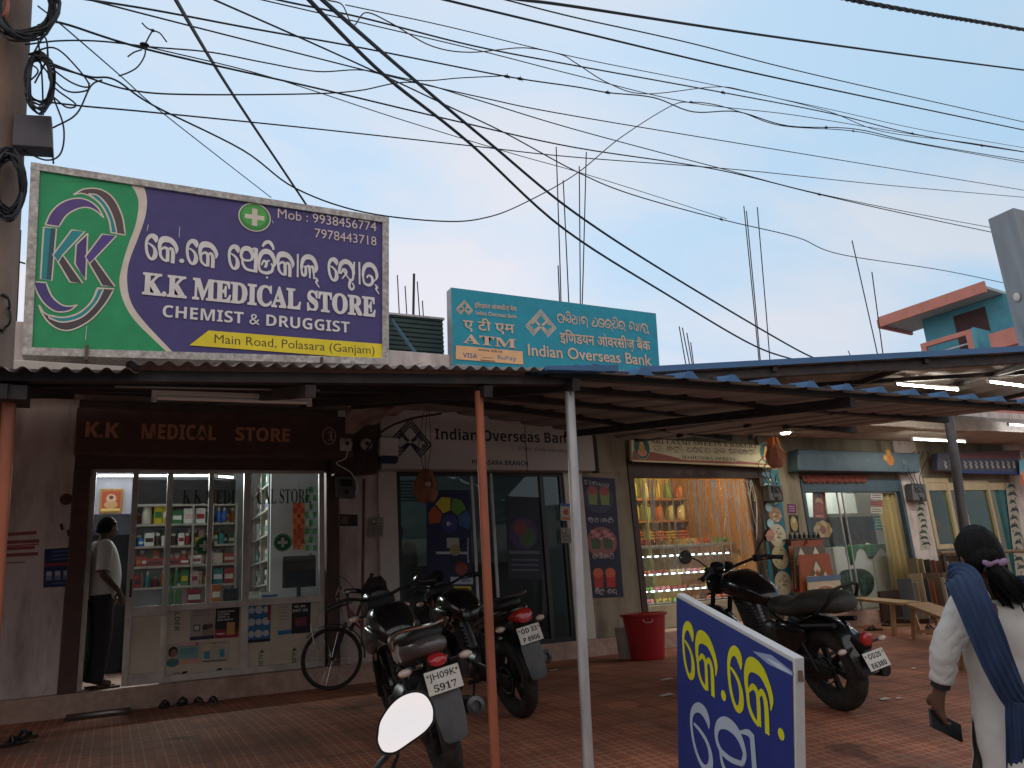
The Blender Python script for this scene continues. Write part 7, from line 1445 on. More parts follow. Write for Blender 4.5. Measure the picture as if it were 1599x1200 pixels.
# --- the man standing in the pharmacy doorway, turned to the counter
def man(label, c, face, h, shirt, trousers, skin, hairm, arm=None, cat='person', fat=1.0):
    t = thing('person', label, cat, mat=Matrix.Translation(Vector(c)) @ Matrix.Rotation(face, 4, 'Z')); k = h / 1.7
    def s(x, y, z): return (x * k, y * k, z * k)
    P = {'pel': (*s(0, 0, .93), .12*k), 'waist': (*s(.02, 0, 1.06), .125*k), 'chest': (*s(.01, 0, 1.26), .13*k), 'neck0': (*s(-.01, 0, 1.42), .06*k), 'neck': (*s(.01, 0, 1.49), .052*k), 'head': (*s(.025, 0, 1.56), .05*k)}
    for sd, n_ in ((1, 'L'), (-1, 'R')):
        P['sh'+n_] = (*s(-.01, sd * .18, 1.39), .055*k); P['el'+n_] = (*s(-.03, sd * .235, 1.12), .042*k); P['wr'+n_] = (*s(.1 if not arm else arm[0], sd * (.215 if not arm else arm[1]), .9 if not arm else arm[2]), .027*k)
        P['hip'+n_] = (*s(0, sd * .09, .88), .1*k); P['kn'+n_] = (*s(.02, sd * .1, .48), .065*k); P['an'+n_] = (*s(-.02, sd * .1, .09), .045*k); P['to'+n_] = (*s(.14, sd * .12, .035), .036*k)
    E = chain('pel', 'waist', 'chest', 'neck0', 'neck', 'head')
    for n_ in 'LR': E += chain('chest', 'sh'+n_, 'el'+n_, 'wr'+n_) + chain('pel', 'hip'+n_, 'kn'+n_, 'an'+n_, 'to'+n_)
    for n_, sd in (('L', 1), ('R', -1)): hand(P, E, 'wr'+n_, (.35, 0, -.9), (.2, -sd, 0), 'h'+n_, curl=.35, side=sd, s=k)
    skinned('body', P, E, skin, t)
    ho, rot, hc = head_shape(skin, s(.035, 0, 1.6), 0, 'head', t, k * .98); hair_cap(hc, rot, k * 1.02, t, mat=hairm)
    R__ = [(s(0, 0, 1.47), .075*k, .07*k, 0), (s(-.005, 0, 1.445), .085*k, .14*k, 0), (s(0, 0, 1.40), .11*k, .195*k, 0), (s(.01, 0, 1.28), .135*k, .195*k, 0), (s(.025, 0, 1.12), .15*k, .185*k, 0), (s(.02, 0, .98), .145*k, .185*k, 0), (s(.01, 0, .86), .135*k, .18*k, 0)]
    cloth(shirt, [(c_, a_ * fat, b_ * (fat + 1) / 2, g_) for c_, a_, b_, g_ in R__], 'shirt', t, 24, fold=.015, seed=2)
    for n_, sd in (('L', 1), ('R', -1)):
        a_, b_, w_ = Vector(P['sh'+n_][:3]), Vector(P['el'+n_][:3]), Vector(P['wr'+n_][:3])
        sleeve(shirt, [a_ + Vector((0, -.06 * sd, .03)), a_, a_.lerp(b_, .5), a_.lerp(b_, .9)], [.07*k, .08*k, .074*k, .07*k], 'sleeve', t)
        sleeve(trousers, [Vector(P['hip'+n_][:3]) + Vector((0, 0, .04)), Vector(P['kn'+n_][:3]), Vector(P['an'+n_][:3]) + Vector((0, 0, -.03))], [.125*k, .1*k, .085*k], 'trouser_leg', t)
        MB(DKW).bar(Vector(P['an'+n_][:3]) + Vector((-.04, 0, -.08)), Vector(P['to'+n_][:3]) + Vector((.08, 0, -.025)), .09, .02).build('sandal', t, local=True, bevel=.006)
    cloth(trousers, [(s(.01, 0, .98), .14*k, .175*k, 0), (s(0, 0, .9), .138*k, .178*k, 0), (s(0, 0, .8), .13*k, .185*k, 0)], 'trousers', t, 20, fold=.01)
    return t
fp = PY(150, 1068, 9.62)
man('man in a white tee shirt and dark trousers standing in the pharmacy doorway', (PY(147, 1060, 9.6).x, 9.6, .218), R_(12), 1.72, M('white_tee', (.58, .6, .58), .8, var=.04, bump=.2, bscale=20), M('dark_trousers', (.016, .016, .02), .8), SKIN2, HAIR, arm=(.14, .2, .95), fat=1.2)
man('old man in a pale shirt with grey hair, dim behind the tinted bank glass', (PY(622, 900, 9.95).x, 9.95, .218), R_(60), 1.62, M('pale_grey_shirt', (.40, .42, .36), .8, var=.06), M('pale_dhoti', (.34, .36, .32), .8), SKIN2, M('grey_hair', (.25, .25, .25), .6))
tm = PY(1334, 826, 10.55)
man('shop man with black hair behind the green clothed counter of the tile shop', (tm.x + .05, 10.55, .218 - .30), R_(215), 1.62, M('checked_shirt', (.5, .42, .34), .8, var=.5, scale=40), M('dark_trousers', (.016, .016, .02)), SKIN, HAIR, arm=(.2, .16, 1.0))
# ---------------------------------------------------------------- blue signboard in the foreground
bt, bf = PD(1239, 1028, 2.2), PD(1056, 927, 2.97)
T_ = (bt - bf); wd = T_.length; T_.normalize(); up_ = (_U - T_ * _U.dot(T_)).normalized(); nb = T_.cross(up_)
if nb.dot(CAM - bt) < 0: nb = -nb
sb = thing('standing_signboard', 'blue signboard with yellow letters standing at the edge of the paving', 'signboard', (bf + bt) / 2)
HB = .80
c = [bf, bt, bt - up_ * HB, bf - up_ * HB]
MB(M('white_vinyl', (.6, .58, .56), .5, var=.05, scale=6, dirt=(.4, .34, .3), dscale=4, damt=.4)).prism([p - nb * .003 for p in c], -nb * .032).build('panel', sb, bevel=.003)
a = Art(bf, T_, up_, nb, step=.0003)
a.poly([(.004, -.012), (wd - .006, -.012), (wd - .006, -HB), (.004, -HB)], (24, 46, 122))
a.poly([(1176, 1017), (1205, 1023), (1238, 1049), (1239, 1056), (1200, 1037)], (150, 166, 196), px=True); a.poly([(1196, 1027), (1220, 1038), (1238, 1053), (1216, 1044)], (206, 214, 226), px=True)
a.odia('e,k,.,e,k,.', (1068, 1052), (1232, 1164), 84, (214, 212, 20), pen=.95)
a.odia('e,m', (1082, 1188), (1196, 1268), 94, (176, 190, 204), pen=.95)
a.build('lettering', sb)
tp_ = MB(M('brown_tape', (.16, .10, .07), .6)); tp_.box(bt + T_ * .004 - up_ * .05 - nb * .018, (.006, .02, .03)); tp_.build('tape', sb)
for p in (bf + T_ * .05, bt - T_ * .05):
    q = p - up_ * HB; MB(STEEL).bar(q - nb * .02 + up_ * .02, Vector((q.x, q.y, gz(q.y))) - nb * .02, .03, .03).build('leg', sb)
# ---------------------------------------------------------------- mirror of a scooter just below the picture
mc = PD(636, 1128, 1.45); d_ = (mc - CAM).normalized(); rf = Vector((-.3, -.86, .40)).normalized(); nm = (rf - d_).normalized()
rm = thing('wing_mirror', 'rear view mirror on its black stalk reflecting the bright sky in the foreground', 'mirror', mc)
pl_ = [(435, 1100), (412, 1050), (414, 1000), (428, 925), (490, 830), (560, 774), (640, 752), (700, 775), (738, 840), (742, 900), (733, 935), (690, 988), (600, 1053), (520, 1106), (470, 1114)]
o2 = [(480 + p.x / 3.75, 880 + p.y / 3.75) for p in smooth_pts([(x, y, 0) for x, y in pl_], 4, True)]
def onp(x, y): d = ray(x, y); return CAM + d * ((mc - CAM).dot(nm) / d.dot(nm))
ring = [onp(*p) for p in o2]; ctr_ = sum(ring, Vector()) / len(ring)
MB(BLK).loft([[ctr_ + (p - ctr_) * s - nm * z for p in ring] for s, z in ((1.0, .002), (1.055, .0), (1.06, .008), (1.0, .022), (.7, .034), (.2, .038))]).build('shell', rm)
MB(MIR).loft([[ctr_ + (p - ctr_) * s + nm * z for p in ring] for s, z in ((.975, .001), (.965, .003))]).build('glass', rm)
a0 = PD(614, 1172, 1.47); MB(BLK).tube(smooth_pts([a0 - nm * .012, PD(600, 1186, 1.47), PD(585, 1204, 1.46), PD(560, 1240, 1.45)], 4), .0055, 10).build('stalk', rm)
# scooter below the picture that carries it
def PQ(x, y, d): return PD(x, y, d)
base = PD(560, 1240, 1.45)
sco = thing('scooter', 'dark scooter mostly below the picture that carries the foreground mirror', 'scooter', (base.x, base.y, gz(base.y)))
MB(BLK).tube(smooth_pts([base, base + Vector((-.02, -.03, -.06)), base + Vector((-.1, -.1, -.12)), base + Vector((-.3, -.2, -.12)), base + Vector((-.5, -.28, -.1))], 4), .013, 10).build('handlebar', sco)
# ---------------------------------------------------------------- tub, bucket, hanging things, boxes
p = PZ(1028, 1031, gz(7.6)); rt = thing('plastic_tub', 'large red plastic tub on the paving by the sweet shop door', 'tub', (p.x, p.y + .2, gz(p.y)))
REDT = M('red_plastic', (.36, .012, .018), .35, var=.12, scale=4); z0 = gz(p.y) + .002
MB(REDT).lathe([(.0, 0), (.19, 0), (.2, .01), (.26, .5), (.285, .505), (.287, .53), (.268, .535), (.255, .52), (.185, .02), (.0, .018)], (p.x, p.y + .2, z0), n=40).build('body', rt)
MB(M('pale_pink_plastic', (.5, .25, .25), .4)).tube(smooth_pts([(p.x - .17, p.y - .018, z0 + .47), (p.x - .15, p.y - .035, z0 + .435), (p.x - .07, p.y - .05, z0 + .435), (p.x - .05, p.y - .045, z0 + .47)], 4), .008, 8).build('handle', rt)
p = PZ(1000, 1030, 0); bk = thing('paint_bucket', 'dirty white bucket half hidden behind the red tub', 'bucket', (p.x, p.y + .1, 0)); z0 = gz(p.y) + .003
MB(M('dirty_white_plastic', (.4, .35, .28), .5, var=.1, dirt=(.2, .15, .1), damt=.6)).lathe([(.0, 0), (.13, 0), (.135, .01), (.15, .34), (.158, .342), (.158, .37), (.145, .37), (.128, .02), (.0, .018)], (p.x, p.y + .22, z0), n=28).build('body', bk)
MB(STEEL).tube(smooth_pts([(p.x - .152, p.y + .22, z0 + .33), (p.x, p.y + .06, z0 + .24), (p.x + .152, p.y + .22, z0 + .33)], 6), .004, 6).build('handle', bk)
CLAY = M('orange_brown_cloth', (.30, .12, .07), .85, var=.3, scale=12, bump=.4); ORC = M('bright_orange_cloth', (.55, .16, .05), .8, var=.25, scale=9)
def amulet(label, x, y0, y1, Y, top, cl2):
    t = thing('hanging_charm', label, 'charm', PY(x, y1, Y)); a_, b_ = PY(x, y0, Y), PY(x, y1, Y); h = a_.z - b_.z; q = PY(x, top, Y)
    mb = MB(CLAY); mb.lathe([(.0, 0), (h*.22, h*.02), (h*.34, h*.2), (h*.36, h*.42), (h*.3, h*.7), (h*.2, h*.9), (h*.1, h)], b_, n=18); mb.build('pouch', t)
    mb = MB(cl2)
    for k in range(9):
        an = 2 * math.pi * k / 9; mb.tube(smooth_pts([b_ + Vector((h*.1*math.cos(an), h*.1*math.sin(an), h*1.0)), b_ + Vector((h*.38*math.cos(an), h*.38*math.sin(an), h*.5)), b_ + Vector((h*.2*math.cos(an), h*.2*math.sin(an), h*.0))], 4), .006, 5)
    mb.build('netting', t)
    mb = MB(M('jute_string', (.12, .08, .05), .9))
    for s in (-.05, 0, .05): mb.tube([b_ + Vector((s * .5, 0, h)), b_ + Vector((s * 1.6, 0, h * 1.7)), q + Vector((s * .6, 0, 0))], .005, 5)
    mb.build('strings', t); return t, b_, h
t, b_, h = amulet('dull orange netted pouch hanging on strings before the bank sign', 667, 733, 785, 8.6, 640, CLAY)
MB(ink((190, 170, 160))).ell(b_ + Vector((-.03, -h * .36, h * .5)), (.04, .012, .03)).build('tag', t)
t, b_, h = amulet('bright orange cloth charm hanging at the right end of the sweets sign', 1214, 692, 731, 8.65, 668, ORC)
mb = MB(ORC)
for s in (-1, 1): mb.loft([[b_ + Vector((s * u_ * .05 + s * .02 * i, -.06 + .12 * (k % 2), h * (1.2 - .33 * i) + .0 * k)) for u_, k in ((.2, 0), (1.2, 0), (1.2, 1), (.2, 1))] for i in range(4)])
mb.build('cloth_flap', t)
GREY = M('grey_meter_plastic', (.10, .10, .10), .45, var=.2); 
def meterbox(label, cor, Y, d, mat=None, extra=True):
    c = [PY(x, y, Y) for x, y in cor]; t = thing('meter_box', label, 'meter', sum(c, Vector()) / 4); MB(mat or GREY).prism(c, (0, d, 0)).build('case', t, bevel=.012)
    m_ = sum(c, Vector()) / 4; w_ = (c[1] - c[0]).length; 
    if extra: MB(M('meter_window', (.02, .022, .022), .1)).bb(m_.x - w_*.3, m_.x + w_*.3, Y - .012, Y - .001, m_.z, m_.z + w_*.35).build('window', t); MB(STEEL).lathe([(.03, 0), (.03, .02), (.0, .022)], (m_.x, Y - .001, m_.z - w_*.3), (0, -1, 0)).build('knob', t)
    return t
meterbox('dark grey electric meter on the pillar right of the pharmacy shutter', [(526, 742), (556, 744), (556, 778), (527, 776)], 9.22, .12)
meterbox('black electric meter with tangled leads on the pillar by the tile shop', [(1200, 757), (1222, 758), (1225, 783), (1202, 782)], 9.2, .14)
meterbox('black electric meter on the leaf patterned pillar at the right', [(1424, 755), (1446, 756), (1449, 783), (1427, 782)], 9.2, .14)
mb = MB(BLK)
for cx, cy in ((1209, 770), (1434, 770)):
    for k in range(4): mb.tube(smooth_pts([PY(cx - 8 + k * 4, cy - 14, 9.15), PY(cx - 26 + k * 9, cy - 45 + k * 7, 9.12), PY(cx - 20 + k * 12, cy - 70, 9.2)], 5), .008, 6)
    t = MB(BLK)
for cx, lab in ((1209, 'bundle of black leads above the meter by the tile shop'), (1434, 'bundle of black leads above the meter on the leaf patterned pillar')):
    m2_ = MB(BLK)
    for k in range(4): m2_.tube(smooth_pts([PY(cx - 8 + k * 4, 757, 9.19), PY(cx - 24 + k * 9, 728 + k * 5, 9.12), PY(cx - 14 + k * 10, 712, 9.2), PY(cx - 4 + k * 6, 705, 9.25)], 5), .007, 6)
    m2_.torus(PY(cx + 6, 772, 9.12), .12, .008, (.2, -1, .1), 24, 6); tag(m2_.build('lead_bundle'), lab, 'leads')
wbx = thing('alarm_box', 'white box with a dark lower half on the left end of the bank sign', 'alarm', PY(611, 702, 9.1)); c = [PY(x, y, 9.05) for x, y in ((594, 683), (623, 684), (623, 712), (594, 711))]
MB(LAM).prism(c, (0, .11, 0)).build('case', wbx, bevel=.01); c = [PY(x, y, 9.055) for x, y in ((594, 712), (623, 713), (622, 723), (596, 722))]; MB(ink((28, 32, 64))).prism(c, (0, .1, 0)).build('lower_case', wbx, bevel=.01)
for x, lab in ((541, 'small white round fitting at the right end of the pharmacy shutter'), (572, 'round bell on a dark board beside the pharmacy shutter')):
    p = PY(x, 694, 9.06); t = thing('alarm_bell', lab, 'bell', p)
    MB(LAM if x < 560 else BROWN).box(p + Vector((0, .03, .0)), (.13, .05, .15)).build('base', t, bevel=.008); MB(M('cream_dome', (.45, .42, .38), .4)).lathe([(.07, 0), (.07, .03), (.05, .05), (.02, .055), (.0, .055)], p + Vector((0, .004, 0)), (0, -1, 0), 20).build('dome', t); MB(BLK).lathe([(.025, 0), (.022, .012), (.0, .015)], p + Vector((0, -.052, 0)), (0, -1, 0), 14).build('centre', t)
MB(DKW).prism([PY(x, y, 9.13) for x, y in ((520, 655), (590, 660), (590, 738), (522, 742))], (0, .2, 0)).build('switch_board', shop)
pw = thing('torn_awning_sheet', 'crumpled faded pink plastic sheet slumped over the corner beside the bank sign', 'sheet', PY(590, 650, 8.7)); mb = MB(M('faded_pink_plastic', (.34, .22, .18), .6, var=.2, scale=3, bump=.5, bscale=6)); rows = []
for k in range(17):
    rows.append([mb.v(PY(540 + k * 6.2, 636 - .3 * k + (44 - 2.3 * k) * j / 5 + 3 * math.sin(k * 1.2 + j), 8.75 - .12 * math.sin(j * .8 + k * .5))) for j in range(6)])
for p_, q_ in zip(rows, rows[1:]):
    for j in range(5): mb.f((p_[j], q_[j], q_[j+1], p_[j+1]))
solid(mb.build('sheet', pw, smooth=70), .003)
mb = MB(BLK); mb.tube(smooth_pts([PY(548, 745, 9.05), PY(562, 730, 9.0), PY(575, 700, 8.95), PY(600, 672, 8.9), PY(640, 655, 8.9), PY(690, 646, 8.8)], 5), .014, 8); tag(mb.build('service_cable'), 'black service cable drooping past the bell to the bank sign', 'cable')
mb = MB(LAM); mb.tube(smooth_pts([PY(544, 700, 9.0), PY(540, 716, 8.98), PY(526, 724, 9.0), PY(548, 738, 9.0), PY(560, 760, 9.0), PY(556, 772, 9.1)], 5), .007, 6); tag(mb.build('white_lead'), 'white lead curling down beside the pharmacy shutter', 'cable')
mb = MB(M('rusty_conduit', (.16, .07, .05), .7, var=.3)); mb.tube([PY(569, 748, 9.3), PY(567, 900, 9.3), PY(566, 1010, 9.3)], .018, 10); tag(mb.build('drain_pipe'), 'thin rusty pipe down the pillar between pharmacy and bank', 'pipe')
mb = MB(DKW); mb.tube([PY(582, 896, 9.0), PY(548, 985, 8.95)], .024, 8); tag(mb.build('wooden_stick'), 'brown wooden stick leaning on the pillar behind the bicycle', 'stick')
for cor, lab, col in (([(70, 858), (112, 855), (112, 916), (68, 918)], 'dark blue printed calendar on the whitewashed wall left of the pharmacy', (32, 50, 92)),):
    def dC2(a):
        a.R(0, .55, 1, .62, (150, 50, 60))
        for k in range(3): a.R(.08 + k * .31, .18, .3 + k * .31, .42, (120, 136, 170)); a.R(.1 + k * .31, .3, .28 + k * .31, .4, (190, 190, 200))
        for v in (.9, .8, .7, .08): a.L(.3, .9, v, .03, (84, 104, 150))
    sheet_print(lab, cor, col, dC2, Y=FY - .0135, name='wall_calendar', cat='calendar')
def dS(a):
    for v, u0, u1 in ((.8, .4, .9), (.62, .1, .96), (.45, .0, .98), (.3, .2, .7)): a.L(u0, u1, v, .07, (150, 60, 64))
a = Art((0, FY - .0105, 0), n=(0, -1, 0)); 
for x0_, x1_, y_ in ((10, 58, 835), (0, 62, 848), (0, 55, 858), (2, 60, 868)): a.stroke([(x0_, y_), (x1_, y_ - 3)], .035, (150, 84, 84), px=True, sm=0)
a.stroke([(0, 854), (62, 850)], .012, (170, 60, 66), px=True, sm=0); a.stroke([(0, 880), (40, 878)], .012, (150, 90, 90), px=True, sm=0)
for x_, y_ in ((96, 818), (107, 828)): a.stroke([(x_, y_), (x_ + 2, y_ + 10)], .03, (84, 30, 32), px=True, sm=0)
u, v = a.px(104, 780); a.disc(u, v, .06, (96, 60, 54)); a.stroke([(u - .05, v), (u + .05, v)], .008, (60, 36, 34), sm=0); a.stroke([(u, v - .05), (u, v + .05)], .008, (60, 36, 34), sm=0)
a.build('wall_stencil', shop)
mb = MB(ink((60, 56, 56))); sheet_print('small dark photograph stuck on the pillar by the pharmacy', [(531, 803), (559, 804), (559, 822), (531, 822)], (60, 54, 52), lambda a: [a.R(.1, .2, .45, .8, (110, 90, 84)), a.R(.55, .1, .9, .6, (40, 44, 50))], Y=FY - .0135, name='notice', cat='notice')
# ---------------------------------------------------------------- footwear and litter on the paving
def slipper(label, x, y, ang, col, grp='footwear left by the pharmacy step', strap_=True, Z=None):
    p = PZ(x, y, 0); z = gz(p.y) + .002; m = Matrix.Translation((p.x, p.y, z)) @ Matrix.Rotation(ang, 4, 'Z'); t = thing('slipper', label, 'slipper', mat=m, group=grp)
    out_ = [(.13 * math.cos(q) * 1.0, (.045 + .008 * math.cos(q)) * math.sin(q), 0) for q in [2 * math.pi * k / 20 for k in range(20)]]
    MB(ink(col)).prism(out_, (0, 0, .02)).build('sole', t, bevel=.004, local=True)
    for s in (-1, 1): MB(BLK).tube(smooth_pts([(.07, 0, .02), (.04, s * .03, .05), (-.02, s * .048, .018)], 4), .008, 6).build('strap', t, local=True)
    MB(BLK).tube(smooth_pts([(-.0, -.046, .02), (-.0, 0, .07), (-.0, .046, .02)], 5), (.011), 6).build('strap', t, local=True)
for x, y, an, col, lab in ((257, 1106, 1.4, (30, 26, 26), 'black slipper by the pharmacy step, left of its pair'), (285, 1101, 1.3, (30, 26, 26), 'black slipper by the pharmacy step, right of its pair'), (310, 1101, 1.6, (96, 64, 40), 'brown sandal beside the black pair, left one'), (333, 1100, 1.5, (96, 64, 40), 'brown sandal beside the black pair, right one'),
        (12, 1130, .4, (36, 28, 28), 'black slipper at the left edge nearest the wall'), (40, 1122, .9, (40, 28, 26), 'upturned dark slipper at the left edge beside the wall'), (18, 1165, .5, (48, 34, 30), 'dark slipper nearest the left bottom corner'), (36, 1155, .7, (60, 40, 32), 'brownish slipper just behind the nearest one at the left'),
        (1365, 985, 2.0, (26, 24, 26), 'black slipper under the nearer wooden bench'), (1385, 978, 1.2, (34, 28, 26), 'dark slipper by the legs of the nearer bench'), (1452, 984, .8, (28, 26, 28), 'black slipper under the right hand bench'), (1462, 990, 2.6, (120, 110, 100), 'pale slipper under the right hand bench')):
    slipper(lab, x, y, an, col, 'footwear left by the pharmacy step' if x < 400 else 'footwear under the benches')
rr = random.Random(9)
for i, (x, y, s_, lab) in enumerate(((1041, 1059, .07, 'white paper scrap behind the blue signboard, upper one'), (1040, 1080, .07, 'white paper scrap behind the blue signboard, lower one'), (1278, 1066, .05, 'white paper scrap near the cruiser rear wheel'), (1382, 1098, .05, 'cream paper scrap on the open paving'), (1404, 1098, .03, 'tiny white scrap beside the cream one'), (1426, 1040, .025, 'tiny pale scrap on the paving by the bench'), (865, 1048, .06, 'pale scrap near the second motorcycle'))):
    p = PZ(x, y, gz(5)); p = PZ(x, y, gz(p.y)); mb = MB(ink((206, 196, 188))); mb.prism([(p.x - s_, p.y - s_*.5, gz(p.y) + .006), (p.x + s_ * .8, p.y - s_*.7, gz(p.y) + .01), (p.x + s_, p.y + s_ * .6, gz(p.y) + .012), (p.x - s_ * .7, p.y + s_ * .5, gz(p.y) + .005)], (0, 0, .002)); tag(mb.build('paper_scrap'), lab, 'litter')
tag(MB(DKW).bb(PZ(106, 1117).x, PZ(205, 1117).x, PZ(150, 1122).y, PZ(150, 1112).y + .1, .002, .03).build('door_mat'), 'dark flattened mat on the paving below the pharmacy doorway', 'mat')
# ---------------------------------------------------------------- roof clutter and far house
RB = M('rusty_rebar', (.035, .028, .028), .8, var=.3)
def rod(x0, y0, x1, y1, Y, lab, grp, r=.009):
    a_, b_ = PY(x0, y0, Y), PY(x1, y1, Y); d = (a_ - b_); b2 = b_ - d * max(0, (b_.z - 3.35) / d.z); mb = MB(RB); mb.tube([b2, b2.lerp(a_, .55) + Vector((.01, 0, 0)), a_], r, 6); tag(mb.build('reinforcing_rod'), lab, 'rod', grp)
for k, q in enumerate(((621, 430, 624, 505), (633, 447, 636, 505), (652, 440, 656, 505), (660, 470, 662, 505))): rod(*q, 11, 'thin steel rod rising from the roof between the two rooftop signs', 'rods between the rooftop signs')
rod(647, 428, 645, 505, 11, 'thickest steel rod of the bundle between the rooftop signs', 'rods between the rooftop signs', .02)
for k, q in enumerate(((869, 230, 876, 475), (872, 415, 874, 475), (880, 282, 888, 475), (905, 260, 906, 475), (916, 238, 909, 475))): rod(*q, 11.5, 'tall steel rod standing up behind the turquoise bank sign', 'rods behind the bank sign', .011)
for q in ((1162, 322, 1186, 570), (1166, 330, 1188, 570), (1183, 324, 1203, 570)): rod(*q, 12, 'tall steel rod in the middle cluster above the blue awning', 'rods above the blue awning', .012)
for q in ((1331, 376, 1374, 570), (1362, 425, 1381, 570)): rod(*q, 12, 'tall leaning steel rod nearest the pink and turquoise house', 'rods beside the pink house', .014)
for q in ((1061, 510, 1072, 575), (1066, 512, 1078, 575), (1073, 520, 1082, 575), (1079, 535, 1084, 575), (1325, 548, 1334, 570), (1345, 554, 1349, 570)): rod(*q, 13, 'short steel rod end just showing over the blue awning', 'short rods over the awning', .012)
for q in ((26, 352, 14, 515), (8, 380, 2, 515), (33, 360, 24, 515)): rod(*q, 11, 'steel rod rising from the roof left of the pharmacy signboard', 'rods left of the pharmacy sign')
gv = thing('roof_tank_screen', 'dark green slatted screen on the roof between the two signs', 'screen', PY(650, 530, 9.6)); c = [PY(x, y, 9.6) for x, y in ((606, 494), (692, 502), (694, 572), (608, 572))]
mb = MB(M('dark_green_slat', (.03, .06, .055), .6, var=.2)); zt, zb = c[0].z, 3.62
for k in range(16): z_ = zb + (zt - zb) * k / 15; mb.bb(c[0].x - .1, c[1].x, 9.6, 9.62, z_, z_ + (zt - zb) / 15 * .7)
mb.bb(c[0].x - .1, c[1].x, 9.622, 9.65, zb, zt + .02); mb.build('slats', gv); MB(SILV).bb(c[0].x - .12, c[1].x + .02, 9.58, 9.66, zt + .022, zt + .05).build('rail', gv)
mb = MB(M('blue_pvc', (.06, .13, .2), .5)); mb.tube([PY(612, 500, 9.3), PY(655, 560, 9.2), PY(662, 578, 9.1)], .022, 8); tag(mb.build('water_pipe'), 'blue water pipe slanting down between the rooftop signs', 'pipe')
mb = MB(LAM); mb.ell(PY(658, 560, 9.1), (.06, .05, .05)).ell(PY(662, 568, 9.1), (.04, .04, .07)); mb.tube(smooth_pts([PY(606, 560, 9.1), PY(630, 575, 9.05), PY(660, 566, 9.05), PY(690, 575, 9.1)], 4), .008, 6); tag(mb.build('cable_clamp'), 'white wrapped cable joint beside the blue water pipe', 'clamp')
# pink and turquoise house
PNK = M('salmon_pink_paint', (.58, .23, .18), .75, var=.08, scale=3); TRQ = M('turquoise_wall_paint', (.10, .36, .46), .8, var=.08, scale=2, dirt=(.05, .16, .2), damt=.4); SOF = M('pale_green_soffit', (.4, .46, .46), .8)
Qh = lambda x, y: (1280 + x / 3.157, 320 + y / 3.157)
hY = 17.0
hs = thing('house', 'turquoise upper storey with salmon pink roof edge and parapet beyond the awnings', 'building', PY(1480, 560, hY))
def hp(x, y, Y=hY): return PY(*Qh(x, y), Y)
rA = PY(1372, 497, 18.5); rB = PZ(1541, 439, rA.z)                  # the two ends of the roof edge, one height
fdir = Vector((rB.x - rA.x, rB.y - rA.y, 0)).normalized(); inn = Vector((-fdir.y, fdir.x, 0)); inn = inn if inn.y > 0 else -inn
ov = 1.1
def on_line(x, y, off):
    d = ray(*Qh(x, y)); return CAM + d * ((rA + inn * off - CAM).dot(inn) / d.dot(inn))
wA, wB = on_line(515, 620, ov), on_line(935, 560, ov); wA.z = wB.z = rA.z - .28
zt = max(hp(820, 375, 16.2).z, 0); 
c1, c2 = Vector((wA.x, wA.y, 0)), Vector((wB.x, wB.y, 0)) + fdir * .3
MB(TRQ).prism([c1 + Vector((0, 0, -.5)), c2 + Vector((0, 0, -.5)), c2 + Vector((0, 0, wA.z + .0)), c1 + Vector((0, 0, wA.z + .0))], inn * 2).build('wall', hs)
zr = wA.z + .02
def on_ov(x, y):
    d = ray(*Qh(x, y)); return CAM + d * ((c1 - inn * ov - CAM).dot(inn) / d.dot(inn))
u1_, u2_ = (on_ov(296, 575) - c1).dot(fdir), (on_ov(822, 400) - c1).dot(fdir)
r1, r2 = c1 + fdir * u1_ - inn * ov, c1 + fdir * u2_ - inn * ov
MB(SOF).prism([r1 + Vector((0, 0, zr)), r2 + Vector((0, 0, zr)), r2 + inn * 2.2 + Vector((0, 0, zr)), r1 + inn * 2.2 + Vector((0, 0, zr))], (0, 0, .1)).build('roof_slab', hs)
MB(PNK).prism([r1 - inn * .003 + Vector((0, 0, zr - .12)), r2 - inn * .003 + Vector((0, 0, zr - .12)), r2 - inn * .003 + Vector((0, 0, zr + .26)), r1 - inn * .003 + Vector((0, 0, zr + .26))], -inn * .1).build('roof_edge', hs)
MB(PNK).prism([r1 - fdir * .003 + Vector((0, 0, zr - .12)), r1 - fdir * .003 + inn * 2.2 + Vector((0, 0, zr - .12)), r1 - fdir * .003 + inn * 2.2 + Vector((0, 0, zr + .2)), r1 - fdir * .003 + Vector((0, 0, zr + .2))], -fdir * .1).build('roof_edge', hs)
def on_wall(x, y):
    d = ray(*Qh(x, y)); n = inn; return CAM + d * ((c1 + Vector((0, 0, 1)) - CAM).dot(n) / d.dot(n))
q = [on_wall(x, y) for x, y in ((668, 545), (822, 505), (855, 690), (690, 730))]; xm2 = q[0]
m_ = MB(M('maroon_door_wood', (.06, .02, .02), .6, var=.2)); lx = [(p - c1).dot(fdir) for p in q]; a_, b_ = (lx[0] + lx[3]) / 2, (lx[1] + lx[2]) / 2; z0_, z1_ = q[3].z - .6, (q[0].z + q[1].z) / 2
m_.prism([c1 + fdir * a_ - inn * .02 + Vector((0, 0, z0_)), c1 + fdir * b_ - inn * .02 + Vector((0, 0, z0_)), c1 + fdir * b_ - inn * .02 + Vector((0, 0, z1_)), c1 + fdir * a_ - inn * .02 + Vector((0, 0, z1_))], inn * .018).build('door', hs)
